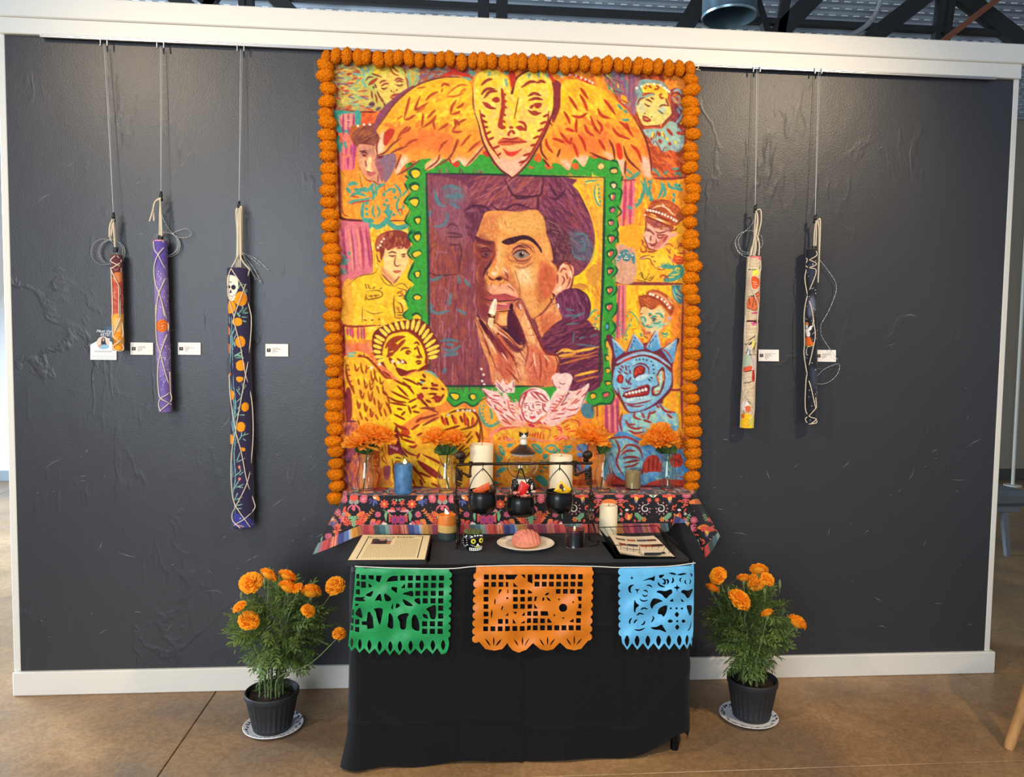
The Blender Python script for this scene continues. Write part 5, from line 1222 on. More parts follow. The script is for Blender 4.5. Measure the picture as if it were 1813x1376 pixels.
for side, seq in ((0, top), (1, left), (2, right)):
    strand = MB().tube([tuple(onY(p[0], p[1], -.026)) for p in seq], .0022, 6)
    strand.build('thread', mat('cotton_thread', 'd9c9a0', .8), garland)
    for p in seq:
        c = onY(p[0]+rg.gauss(0, 1.6), p[1]+rg.gauss(0, 1.6), -.041)
        o = link('flower_head', POM[rg.randrange(4)], garland)
        s = 14.0*mpp(c)*rg.uniform(.92, 1.10); sq = rg.uniform(.86, 1.0)
        sc = (s*.82*sq, s*.78, s*1.12) if side == 0 else (s*1.14, s*.8, s*.90*sq)
        o.location = Vector(c); o.rotation_euler = (rg.uniform(-.4, .4), rg.uniform(-.25, .25), rg.uniform(-.4, .4)); o.scale = sc
        o.location = Vector(c)
p = [onY(x, y, -.03) for x, y in ((1228, 121), (1233, 117), (1237, 120), (1232, 123), (1240, 124))]
MB().tube(cr(p, 6), .0018, 6).build('ribbon_end', mat('cotton_thread', 'd9c9a0', .8), garland)

# ---------------------------------------------------------------- wall cards
def sheet(name, quad, R, m, parent, n=(60, 40)):
    """printed sheet on four world corners (tl, tr, br, bl), coloured from canvas R (unit coordinates u, v)"""
    a, b_, c, d = [np.asarray(q, float) for q in quad]; nu, nv = n
    u, v = np.meshgrid(np.linspace(0, 1, nu), np.linspace(0, 1, nv)); U, Vv = u[..., None], v[..., None]
    P = (a*(1-U)+b_*U)*(1-Vv)+(d*(1-U)+c*U)*Vv
    C2 = R.a[np.clip((v*(R.h-1)).round().astype(int), 0, R.h-1), np.clip((u*(R.w-1)).round().astype(int), 0, R.w-1)]
    return quick_mesh(name, P.reshape(-1, 3), grid_faces(nv, nu), m, parent, np.clip(C2, 0, 1).reshape(-1, 3))
M_PRINT = vmat('printed_paper', .6, .35)
M_CARD = mat('card_edge', 'cfc6bb', .7)
def wall_card(label, x0, y0, x1, y1, R, n, name, cat, group=None, Y=-.011):
    tl, tr, br, bl = [onY(x, y, Y) for x, y in ((x0, y0), (x1, y0+.4), (x1, y1+.4), (x0, y1))]
    r = thing(name, label, cat, tuple(bl), group); e = np.array([0, .0008, 0])
    mb = MB(); q = [tl, tr, br, bl]; mb.add([tuple(p+e) for p in q]+[(p[0], -.0038, p[2]) for p in q], [(3, 2, 1, 0), (4, 5, 6, 7)]+[(i, (i+1) % 4, 4+(i+1) % 4, 4+i) for i in range(4)])
    mb.build('board', M_CARD, r, smooth=False); sheet('print', (tl, tr, br, bl), R, M_PRINT, r, n); return r
def label_print(lines, seed):
    R = Raster(0, 0, 39, 22, 4, 'f1e8de', {}, seed); rg = random.Random(seed)
    R.poly('17120f', [(2.5, 8), (9, 8), (9, 14.5), (2.5, 14.5)], False); R.line('cfc8c0', 1.6, [(4.6, 8.8), (6, 11), (5, 12)], alpha=.8); R.line('8a837c', .7, [(3.6, 13.2), (8.2, 13.2)], alpha=.8)
    for i, L_ in enumerate(lines):
        x = 12.
        while x < 12+L_:
            wd = rg.uniform(.8, 2.4); R.line('6d655c' if i else '4c453e', .85, [(x, 7.4+i*2.05), (x+wd, 7.4+i*2.05)], False, .85); x += wd+rg.uniform(.35, .7)
    return R
G_ = None
for (x0, y0, x1, y1, ls, lb) in ((231, 606.5, 271, 628, (13, 14, 7, 8, 4), 'small white name card between the red roll and the violet roll'),
        (315, 606.5, 355, 628, (7, 14, 7, 6, 4), 'small white name card just right of the violet roll'),
        (470, 609, 510, 631, (11, 14, 7, 8, 4), 'small white name card right of the tall navy roll'),
        (1343, 619, 1379, 639.5, (20, 11, 13, 7, 7, 4), 'small white name card right of the newsprint collage roll'),
        (1444.5, 619.5, 1480, 640.5, (17, 13, 6, 8, 3), 'small white name card beside the starry black roll, under a loose line')):
    wall_card(lb, x0, y0, x1, y1, label_print(ls, int(x0)), (80, 46), 'name_card', 'card', 'white name cards beside the hanging rolls')
R = Raster(0, 0, 46, 58, 4, 'f2f0ec', {}, 4)
R.poly('36424a', [(0, 0), (46, 0), (46, 31), (38, 26), (33, 24), (23, 22), (12, 25), (8, 28), (0, 32)], False); R.poly('466884', [(26, 0), (46, 0), (46, 30), (36, 24), (30, 18)], True, .8, None, 5)
R.poly('4b4b45', [(0, 0), (14, 0), (10, 24), (0, 31)], True, .6, None, 5)
R.poly('f2f0ec', [(0, 31.5), (8, 27), (13, 24), (14, 20), (34, 20), (34, 25), (46, 31), (46, 36), (0, 36)], False)
R.dots('dcc9bb', 11.6, [(22.5, 28)]); R.poly('2c3238', [(19.5, 22), (21, 19), (24, 18.5), (26, 21), (27, 27), (29, 32), (25, 34), (20, 33), (19, 28)]); R.poly('c79f88', [(21.2, 21), (24, 20.5), (24.5, 24), (22, 25)])
R.poly('8fb9d6', [(19, 32), (27, 31), (33, 33), (31, 37.5), (23, 39.3), (16, 37.5)]); R.poly('c99a86', [(14, 33), (18, 30), (19, 35), (15, 35.5)])
for i, y in enumerate((43.2,)):
    for x in np.arange(8, 38, 2.6): R.line('5a6068', .9, [(x, y+1.6), (x+1.2, y-1.6)], False)
for y in (48, 51.5, 55): 
    x = 2.5
    rg = random.Random(int(y))
    while x < 43: wd = rg.uniform(1, 3.4); R.line('9b9892', .8, [(x, y), (x+wd, y)], False, .9); x += wd+.6
ac = wall_card('artist poster with a round portrait photo, partly behind the small red roll', 160, 579, 206, 637, R, (110, 140), 'artist_poster', 'poster')
def text(name, s, size, at, m, parent, extr=.0003, shear=0., rot=(PI/2, 0, 0), align='CENTER', sx=1.):
    c = bpy.data.curves.new(name, 'FONT'); c.body = s; c.size = size; c.align_x = align; c.align_y = 'CENTER'; c.extrude = extr; c.shear = shear; c.resolution_u = 3; c.materials.append(m)
    t_ = bpy.data.objects.new(name, c); me = bpy.data.meshes.new_from_object(t_); bpy.data.objects.remove(t_); me.name = name; o = link(name, me, parent); o.location = Vector(at); o.rotation_euler = rot; o.scale = (sx, 1, 1); return o
M_LWHITE = mat('white_ink', 'eef0f2', .7); M_LBLACK = mat('black_ink', '17150f', .7)
text('script_lettering', 'Meet the', .0165, onY(183.5, 586.5, -.0118), M_LWHITE, ac, shear=.4)
text('lettering', 'ARTIST', .0185, onY(187, 592.8, -.0118), M_LWHITE, ac, sx=.72)

# ---------------------------------------------------------------- the hanging rolls
M_CORD = mat('cream_cord', 'd9c9ae', .8, bump=.3, bscale=900); M_TOG = mat('black_toggle', '141416', .4); M_NYL = mat('clear_nylon', 'c9cccb', .25, spec=.6)
M_CLOTH = vmat('printed_cloth', .75, .25, .3, 500., sheen=.2)
def zoompts(ox, oy, s): return lambda *p: [(a/s+ox, b_/s+oy) for a, b_ in p]
def roll(label, top, bot, rpx, R, k, cords, handle, stop, wob=0.):
    """a rolled cloth hanging in a net of cord; cords/handle are polylines in photo pixels"""
    Y0 = -.052; T, B = onY(*top, Y0), onY(*bot, Y0); rad = rpx*mpp(T)
    r = thing('cloth_roll', label, 'wall hanging', tuple(B), 'rolled cloths hanging in cord nets')
    nv, nu = int(np.hypot(bot[0]-top[0], bot[1]-top[1])*1.15), max(48, int(rpx*5)); V, PXY = [], []
    for i in range(nv):
        t = i/(nv-1); c = T+(B-T)*t; rr = rad*(1+wob*math.sin(t*9+rpx)+.02*math.sin(t*31))
        for j in range(nu+1):
            a = 2*PI*j/nu; V.append((c[0]+rr*math.sin(a), c[1]-rr*math.cos(a), c[2]))
    V = np.array(V); px = topx(V); iy = np.clip(((px[:, 1]-R.y0)*k).round().astype(int), 0, R.h-1); ixx = np.clip(((px[:, 0]-R.x0)*k).round().astype(int), 0, R.w-1)
    F = grid_faces(nv, nu+1)[:, ::-1]
    quick_mesh('cloth', V, F, M_CLOTH, r, np.clip(R.a[iy, ixx], 0, 1))
    mb = MB()
    for c, sg in ((T, 1), (B, -1)):                    # spiral ends of the roll
        mb.lathe([(rad*.99, 0), (rad*.9, sg*.002), (rad*.62, -sg*.004), (rad*.58, sg*.001), (rad*.3, -sg*.004), (0, -sg*.004)][::sg], 24, tuple(c))
    mb.build('roll_end', mat('cloth_edge', '6a4a3c', .85), r)
    def surf(p):
        t = np.clip((p[1]-top[1])/(bot[1]-top[1]), 0, 1); c = T+(B-T)*t; q = onY(p[0], p[1], Y0-rad); dx = np.clip((q[0]-c[0])/(rad*1.05), -1, 1); return onY(p[0], p[1], Y0-rad*math.sqrt(max(.06, 1-dx*dx))*1.05-.0022)
    mb = MB()
    for pl in cords: mb.tube([surf(p) for p in smooth_pts3([(a, b_, 0) for a, b_ in pl], False, 6)[:, :2]], .0021, 6)
    mb.build('cord_net', M_CORD, r)
    for pl in handle:
        yy = Y0-.006*(handle.index(pl) % 3)
        MB().tube([onY(a, b_, yy) for a, b_ in smooth_pts3([(a, b_, 0) for a, b_ in pl], False, 6)[:, :2]], .0029, 6).build('carrying_cord', M_CORD, r)
    if stop:
        c = onY(*stop, Y0-.004); MB().lathe([(0, -.011), (.009, -.010), (.0105, 0), (.009, .010), (0, .011)], 12, tuple(c)).build('cord_stopper', M_TOG, r)
    return r
# red and orange roll
z = zoompts(140, 340, 6.2545); z2 = zoompts(140, 540, 6.2545)
R = Raster(190, 445, 225, 625, 3, '8a3a34', {}, 1)
R.poly('5e2a34', [(190, 445), (225, 445), (225, 475), (190, 480)]); R.poly('c2543c', [(190, 500), (225, 495), (225, 566), (190, 566)], True, .8, None, 4); R.poly('d8843a', [(203, 484), (216, 484), (212, 500), (202, 498)], True, .9)
R.hatch(['d98a78', 'e0a090', 'b8483c', '7a2c30', 'd0685a'], 130, 9, 1.1, 60, 50, [(190, 465), (225, 465), (225, 563), (190, 563)])
R.poly('e0a03c', [(190, 564), (225, 562), (225, 625), (190, 625)]); R.poly('e8b878', [(202, 566), (213, 564), (213, 588), (202, 590)], True, .8)
R.poly('3c4638', [(190, 598), (208, 600), (206, 608), (190, 610)])
R.dots('e8901e', 9, [(208.5, 596)]); R.dots('ec951c', 9.5, [(209, 614)]); R.hatch(['c86a10', 'f4b040'], 60, 4, 1, 20, 60, [(200, 588), (219, 588), (219, 624), (200, 624)])
roll('short red and orange cloth roll in cream cord net, furthest left on the wall', (206.3, 452), (209.4, 620), 9.6, R, 3,
     [z((400, 705), (350, 765), (440, 815), (460, 850), (455, 1040)), z((420, 705), (465, 770), (380, 835), (355, 860), (440, 1040)), z((455, 1040), (455, 1376)), z((440, 1040), (440, 1376)),
      z2((452, 0), (460, 130), (385, 320)), z2((455, 130), (480, 230), (485, 340), (440, 410), (380, 460), (400, 500), (470, 510), (495, 480)), z2((370, 220), (380, 340), (430, 390), (480, 440), (495, 480)), z((355, 850), (360, 1000), (370, 1200), (372, 1376))],
     [z((375, 300), (395, 400), (405, 620)), z((385, 300), (380, 350), (390, 500), (398, 625)), z((370, 300), (340, 380), (335, 500)), z((375, 310), (350, 400), (355, 540)), z((370, 310), (365, 420), (345, 520))], z((405, 640))[0])
# violet roll with marigold
R = Raster(268, 418, 312, 735, 3, '6b5a9c', {}, 2)
R.poly('57489a', [(268, 418), (312, 418), (312, 460), (268, 465)], True, .9, None, 6); R.poly('9a86bc', [(268, 500), (312, 500), (312, 640), (268, 650)], True, .6, None, 8); R.poly('6a4a80', [(292, 470), (312, 470), (312, 700), (296, 700)], True, .6, None, 4)
R.hatch(['7a68b4', '4a3a84', '8c78c0'], 150, 14, 1.2, 85, 20, [(268, 420), (312, 420), (312, 735), (268, 735)], .5)
rg = random.Random(3)
for _ in range(120):
    y = rg.choice((rg.gauss(520, 26), rg.gauss(640, 26))); R.dots('efe8f0', rg.uniform(.35, .9), [(rg.uniform(272, 302), y)], .9)
R.dots('d8641e', 11.5, [(287, 577)])
for k in range(60):
    a = k*2.4; q = .2+k**.5*1.35; R.dots('f09040' if k % 2 else 'b84812', 1.0, [(287+q*math.cos(a), 577+q*math.sin(a))])
R.dots('d8c4b4', 1.2, [(287, 577)]); R.line('a89cc8', .8, [(286, 694), (290, 670), (286, 650)]); R.line('a89cc8', .8, [(289, 680), (296, 668)]); R.line('e8a0a0', 2, [(272, 426), (300, 425)])
z = zoompts(140, 340, 6.2545); z2 = zoompts(140, 540, 6.2545)
roll('slim violet cloth roll with one printed marigold, second from the left', (283.2, 426), (293, 729), 11.6, R, 3,
     [z((825, 545), (835, 640), (875, 695), (920, 790), (955, 860), (950, 960), (885, 1120), (860, 1250), (850, 1376)), z((925, 545), (950, 595), (875, 695), (835, 800), (830, 900), (845, 1020), (885, 1120), (920, 1230), (945, 1376)),
      z2((925, 0), (965, 150), (988, 270), (900, 540), (870, 750), (880, 960), (905, 1035), (1000, 1090), (1018, 1105)), z2((850, 0), (850, 200), (860, 400), (900, 540), (940, 700), (1000, 950), (905, 1035), (880, 1100), (900, 1180)), z2((1005, 740), (1010, 950), (1018, 1060), (900, 1170))],
     [z((905, 60), (893, 250), (890, 480)), z((900, 60), (905, 250), (908, 490)), z((895, 70), (910, 300), (915, 490)), z((900, 70), (860, 90), (825, 170), (830, 320)), z((895, 75), (840, 110), (815, 210), (780, 325))], z((905, 510))[0])
# navy roll with skull and marigolds
R = Raster(396, 470, 458, 940, 3, '2b2444', {}, 3)
R.hatch(['241e3c', '322a50', '2c2238'], 120, 20, 2, 80, 20, [(396, 470), (458, 470), (458, 940), (396, 940)], .6)
V_ = 'V 360 350 4.5889\n'; V2_ = 'V 360 650 4.5889\n'
R.run(V_+"""P f0e4cc 195,640 230,630 275,650 285,690 280,740 262,790 255,830 225,840 205,820 195,760
D 1c1a2c 20 245,728
D 1c1a2c 14 206,725
P 1c1a2c 222,745 230,770 214,775
L 1c1a2c 4 205,800 240,800 265,780
L 1c1a2c 2 215,810 215,830 | 225,810 226,832 | 236,808 238,828
P 3a2c24 212,680 235,690 215,690
L d8a070 3 240,670 270,680 | 250,690 265,690
L 6f9a80 9 285,740 300,710 355,705 | 290,720 310,690 | 330,750 355,770 | 340,740 360,760
P f0960e 250,840 275,775 320,765 350,790 355,840 330,875 285,875
P f0960e 203,860 230,838 260,870 255,920 225,940 203,935
P f0960e 232,1010 255,980 295,980 315,1000 305,1035 260,1040
P f0960e 258,1170 280,1130 320,1130 342,1170 325,1210 285,1215
P f0960e 265,1350 290,1325 320,1325 335,1350 330,1400 280,1400
P d86a20 203,1050 215,1060 214,1110 203,1110 | 204,1190 218,1200 216,1260 204,1260
L e07810 3 270,800 330,800 | 265,830 340,840 | 290,780 300,860 | 215,880 245,890 | 215,910 245,915 | 250,1005 300,1010 | 275,1160 325,1165 | 280,1190 320,1190
L 7fae94 12 290,940 320,900 310,870 | 320,940 355,890 | 330,940 365,935 | 310,970 360,970 | 320,1000 350,1010 | 270,930 300,970 | 250,940 260,960 | 290,1270 320,1240 | 250,1290 300,1260 | 260,1300 330,1300 | 270,1280 320,1290 | 245,1170 258,1210
L 2e5a44 5 300,940 315,905 | 325,935 350,900 | 320,965 355,968 | 260,1295 320,1298
L 78aaa8 7 232,940 230,1050 235,1200 240,1376 | 215,1060 222,1200 215,1376 | 270,1100 240,1170 | 260,1050 225,1130 | 210,960 215,1030""")
R.run(V2_+"""L 6fa0a4 8 215,0 225,150 250,320 245,500 235,700 230,900 250,1100 260,1200 | 240,0 245,150 262,300 255,420 270,500 250,700 260,900 240,1050 265,1160 | 230,300 240,480 | 225,440 250,560
L 5a8a98 12 232,760 240,900 | 240,320 250,500 | 220,120 235,260
P f0960e 270,0 330,0 325,12 280,15 | 267,100 275,80 320,82 322,105 290,122 | 218,190 245,200 250,240 235,265 218,260 | 310,310 335,288 365,300 368,340 340,362 312,345 | 268,480 290,450 325,452 340,485 325,520 285,522 | 220,550 240,560 243,600 230,625 220,620 | 300,655 335,660 338,680 310,684
P e08060 285,805 300,803 300,825 288,825 | 285,900 305,905 295,925 284,915 | 225,700 238,720 230,750
D d8741a 14 212,60
L 8fbfa6 6 265,290 310,240 325,170 308,120 | 300,230 270,180 | 290,190 285,150 | 330,180 345,145 | 255,410 300,350 | 270,390 340,390 | 280,340 290,320 | 270,620 310,560 310,525 | 310,560 375,540 | 320,580 345,600 | 330,560 340,530 | 270,770 300,690 | 270,775 340,740 | 250,890 300,850 298,825 | 290,880 330,850 | 245,1000 290,920 | 270,980 330,950 | 265,970 320,980 | 250,1090 280,1020 | 260,1080 320,1055 | 255,1130 320,1115 | 260,1150 310,1150 | 270,1110 300,1090
P 3a3a8a 235,1190 300,1200 410,1250 400,1300 240,1290
L b88a78 10 250,1280 300,1290 330,1300
D e0e0f0 3 300,1230 | 360,1280 | 400,1275 | 390,870""")
z = zoompts(360, 350, 4.5889); z2 = zoompts(360, 650, 4.5889)
roll('tall navy cloth roll printed with a skull and marigold stems, longest of all', (422, 476), (431, 933), 19, R, 3,
     [z((225, 575), (205, 640), (200, 800)), z((225, 575), (325, 740), (380, 920), (390, 1010), (380, 1180), (355, 1376)), z((375, 585), (350, 680), (330, 740), (250, 970), (260, 1050), (300, 1200), (330, 1376)), z((210, 840), (250, 970)),
      z2((355, 0), (340, 80), (300, 300), (260, 520), (230, 700), (225, 900), (240, 1060), (275, 1150), (380, 1300)), z2((330, 0), (345, 70), (390, 250), (405, 480), (395, 700), (360, 930), (265, 1130), (235, 1190), (240, 1250), (300, 1310)), z2((260, 520), (310, 700), (355, 930), (410, 1090), (415, 1150), (340, 1230), (250, 1285)), z2((210, 60), (220, 250), (262, 520))],
     [z((290, 85), (265, 110), (275, 300), (270, 570)), z((290, 85), (285, 300), (285, 565)), z((300, 85), (297, 300), (300, 565)), z((290, 90), (312, 100), (308, 480)), z((275, 90), (280, 300), (275, 470), (225, 575)), z((300, 90), (305, 400), (310, 500), (375, 585))], z((305, 487))[0])
# newsprint collage roll
R = Raster(1308, 450, 1352, 762, 4, 'ddc6a4', {}, 4)
z = zoompts(1270, 350, 6.2545); z2 = zoompts(1270, 560, 6.2545)
rg = random.Random(5)
for y in np.arange(452, 745, 1.55):
    if 473 < y < 492: continue
    x = 1312.
    while x < 1346: wd = rg.uniform(.6, 2.2); R.line('7c6a54', .5, [(x, y), (x+wd, y+.2)], False, .65); x += wd+.5
R.run('V 1270 350 6.2545\n'+"""P d8707a 380,640 490,645 490,690 460,690 440,665 370,668
D f4e03c 36 425,835
L 6a8a4a 14 370,800 440,795 | 460,790 480,760
L 2a2a2c 10 330,800 375,795
P d8501c 360,920 405,865 460,900 468,960 430,1010 390,1000
L f0d0a0 5 390,930 440,940 | 400,960 450,960 | 405,985 440,985
P e8a070 330,700 345,720 340,760
P d8683a 330,1150 350,1110 400,1100 380,1230 330,1225 | 400,1120 455,1100 460,1180 420,1250 380,1240 | 410,1080 460,1040 465,1090
L 2c2420 8 335,1100 380,1090 465,1095 | 400,1060 405,1110 385,1230 | 410,1080 470,1030 | 330,1220 420,1250 455,1200 | 350,1110 360,1200 | 430,1110 420,1200
P c8507a 380,1275 440,1262 440,1288 385,1288
P 6a1a22 315,1360 455,1355 455,1376 315,1376""")
R.run('V 1270 560 6.2545\n'+"""P 4a1c22 320,50 450,55 445,80 420,70 330,60
P d8508a 375,70 440,75 400,105 385,95
L 2c2824 12 340,270 400,235 440,205 | 310,300 330,330
P e8dc5a 390,255 410,270 400,350 385,330
P 4a4a38 340,290 380,280 380,310 345,320
P dcd8d4 330,345 380,350 370,420 320,425
L 3a3834 9 340,350 320,425 | 360,350 360,420 | 320,430 430,425 | 415,330 400,420 | 430,290 390,380
P a8b8a0 300,440 370,440 370,540 290,560
P d8c0c0 380,440 430,450 420,590 390,600
P d85a34 292,570 380,550 375,600 300,620
P b81e20 385,610 420,600 412,710 388,720
L 2c2824 9 285,740 350,735 390,720 | 300,620 390,600
P e8dcd4 275,960 320,940 350,980 300,1040 270,1020
P d86a3c 310,1000 370,1000 360,1060 320,1060
L 2c2824 8 330,940 380,970 | 290,1050 300,1080
P f0bc1c 265,1150 300,1080 380,1100 400,1200 380,1250 280,1250 255,1200
P d86020 265,1090 300,1080 300,1120 270,1130
P d8d83c 360,1120 400,1110 400,1180 370,1240
L c8861a 6 290,1150 340,1140 360,1180 330,1220 280,1200 | 300,1170 330,1170 330,1200""")
roll('cream newsprint collage roll with a monarch butterfly, nearest right of the painting', (1335.2, 455), (1322, 757), 12.1, R, 4,
     [z((350, 660), (335, 815)), z((385, 815), (370, 935), (400, 1050), (450, 1180), (445, 1300), (440, 1376)), z((440, 830), (360, 930)), z((480, 700), (480, 800), (440, 890)), z((330, 1150), (320, 1376)),
      z2((440, 0), (440, 200), (330, 320)), z2((310, 0), (310, 280), (380, 400), (420, 700), (350, 830), (300, 1000)), z2((280, 700), (285, 820), (350, 920), (400, 1000)), z2((410, 990), (400, 1080), (350, 1200))],
     [z((425, 145), (415, 350), (400, 500), (370, 600), (340, 815)), z((430, 145), (450, 260), (420, 480), (400, 620), (360, 790)), z((430, 150), (445, 200), (440, 300), (400, 500), (375, 640)), z((440, 135), (480, 140), (485, 260), (455, 400), (410, 600)), z((430, 150), (410, 400), (430, 540), (400, 700), (375, 810)), z((445, 420), (465, 520), (460, 640))], None, .02)
# black starry roll
R = Raster(1420, 436, 1456, 756, 4, '14161e', {}, 5)
R.hatch(['1c2030', '0e1016', '222638'], 160, 14, 1.6, 80, 30, [(1420, 436), (1456, 436), (1456, 756), (1420, 756)], .6)
R.poly('7a7f98', [(1432, 530), (1440, 524), (1444, 545), (1436, 562), (1430, 556)], True, .8, None, 3); R.poly('4a5878', [(1436, 650), (1446, 660), (1443, 690), (1438, 680)], True, .6, None, 3); R.poly('3a4258', [(1428, 470), (1444, 468), (1442, 500), (1434, 500)], True, .6, None, 3)
for _ in range(110): R.dots('d8dce8', rg.choice((.3, .3, .45, .7)), [(rg.uniform(1424, 1449), rg.uniform(460, 745))])
R.run('V 1270 560 6.2545\n'+"""P e8882c 970,90 985,68 1005,75 1005,105 985,110
P d8d4cc 975,105 1000,100 1005,125 985,140
P e8e4dc 975,145 1000,140 1030,110 1050,112 1040,150 1015,165 1030,190 1020,225 995,225 985,200
L e8d8c8 9 1030,120 1060,105 1050,45 | 975,150 965,190
P d8601a 965,260 1000,228 1030,235 1050,280 1075,300 1040,320 985,320 968,300
L f0c040 8 970,320 1010,335 1060,320 1078,300
L 2c1c14 5 985,325 1000,330 | 1020,330 1035,327
L e0dcd8 8 1000,340 985,380 990,425 1005,428
D f4f4f8 4 1060,195 | 1020,820 | 1015,895""")
roll('thin black starry cloth roll with a small dancing figure, furthest right on the wall', (1437, 442), (1436, 750), 10.2, R, 4,
     [z((1095, 590), (1100, 640), (1010, 690), (985, 670)), z((985, 720), (1010, 690), (1100, 735), (1015, 775), (980, 755)), z((1015, 775), (1095, 820), (1000, 1080), (965, 1250), (960, 1376)), z((985, 800), (970, 900), (1000, 1080), (1045, 1230), (1070, 1376)),
      z2((960, 0), (965, 300), (960, 420), (995, 640), (1040, 800), (1085, 1000), (1090, 1020), (1020, 1100), (975, 1140), (1020, 1195), (1095, 1140), (1020, 1110), (975, 1020), (980, 750), (995, 640), (1050, 400), (1085, 210), (1065, 60), (1060, 0)), z2((1090, 900), (1098, 1000), (1090, 1020)), z2((1095, 1140), (1098, 1180), (1020, 1195))],
     [z((1090, 255), (1075, 400), (1070, 540)), z((1095, 255), (1095, 400), (1090, 540)), z((1115, 245), (1140, 260), (1130, 600), (1115, 940)), z((1120, 245), (1125, 500), (1110, 800), (1098, 1105)), z((1110, 245), (1130, 400), (1120, 700))], z((1072, 562))[0])

# hanging lines from the rail, each with a hook and its spare length
def wire(label, a, c, tails):
    Y0 = -.030; r = thing('hanging_line', label, 'line', tuple(onY(*c, -.05)), 'nylon lines hanging from the picture rail')
    MB().tube([onY(a[0], a[1], Y0), onY((a[0]+c[0])/2, (a[1]+c[1])/2, -.040), onY(*c, -.050)], .0009, 6).tube([onY(a[0]+3, a[1], Y0), onY((a[0]+c[0])/2+2, (a[1]+c[1])/2, -.036), onY(*c, -.050)], .0005, 6).build('line', M_NYL, r)
    m = MB()
    for dx in (-6, 6): 
        q = onY(a[0]+dx, a[1]-2, Y0-.005); m.box(q[0]-.002, q[0]+.002, q[1]-.003, q[1]+.006, q[2]-.014, q[2]+.012, .001)
    m.build('rail_clip', mat('steel_clip', 'b0b0ae', .35, .8), r, smooth=False)
    q = onY(*c, -.050); MB().ball(tuple(q), (.007, .006, .012), 10).ball((q[0], q[1], q[2]-.016), (.0085, .007, .009), 10).ball((q[0]+.003, q[1]-.004, q[2]+.011), (.005, .005, .006), 8).build('hook', M_TOG, r)
    m = MB()
    for t in tails: m.tube([onY(x, y, -.018-.004*(i % 3)) for i, (x, y) in enumerate(smooth_pts3([(x, y, 0) for x, y in t], False, 8)[:, :2])], .0010, 5)
    if tails: m.build('spare_line', M_NYL, r)
def loop(cx, cy, rx, ry, a0=0, a1=2*PI, n=16): return [(cx+rx*math.cos(a0+(a1-a0)*i/n), cy+ry*math.sin(a0+(a1-a0)*i/n)) for i in range(n+1)]
z = zoompts(140, 340, 6.2545)
wire('clear hanging line of the short red roll, coiled beside its cord', (184, 77), (201, 383), [loop(184, 446, 23, 23), loop(196, 446, 22, 22), loop(199, 447, 22.5, 22), loop(197, 445, 20, 21)])
wire('clear hanging line of the violet roll, with a coil and a small loop', (284, 81), (285, 346), [loop(292, 432, 23, 21), loop(295, 432, 22, 20.5), loop(297, 434, 22, 21), z((910, 240), (950, 340), (1010, 430), (1100, 500), (1200, 500), (1245, 450), (1180, 408), (1090, 430), (1030, 460))])
z3 = zoompts(360, 350, 4.5889)
wire('clear hanging line of the tall navy roll, with short loose ends', (426, 87), (423, 363), [z3((310, 445), (400, 500), (460, 550)), z3((315, 445), (430, 500), (530, 590)), z3((312, 450), (370, 560), (425, 670)), z3((312, 450), (400, 560), (470, 690)), z3((312, 455), (420, 640), (470, 690))])
z4 = zoompts(1270, 350, 6.2545)
wire('clear hanging line of the newsprint roll, looped at the left', (1340, 124), (1337, 368), [z4((405, 250), (380, 300), (320, 360), (250, 430), (235, 500), (270, 590), (360, 610)), z4((490, 430), (430, 380), (340, 365), (250, 400), (200, 480), (210, 560), (270, 620), (350, 625)), z4((490, 420), (500, 520), (440, 590)), z4((200, 500), (230, 600), (300, 650), (370, 665))])
z5 = zoompts(1270, 560, 6.2545)
wire('clear hanging line of the starry roll, trailing far down past its card', (1449, 127), (1443, 386), [z4((1135, 690), (1220, 800), (1290, 900), (1315, 960), (1310, 1060), (1240, 1240), (1165, 1376))+z5((1195, 10), (1150, 90), (1150, 200), (1210, 310), (1330, 480)), z5((1100, 670), (1180, 590), (1300, 535), (1355, 540), (1330, 640), (1250, 720), (1170, 750), (1085, 745))])
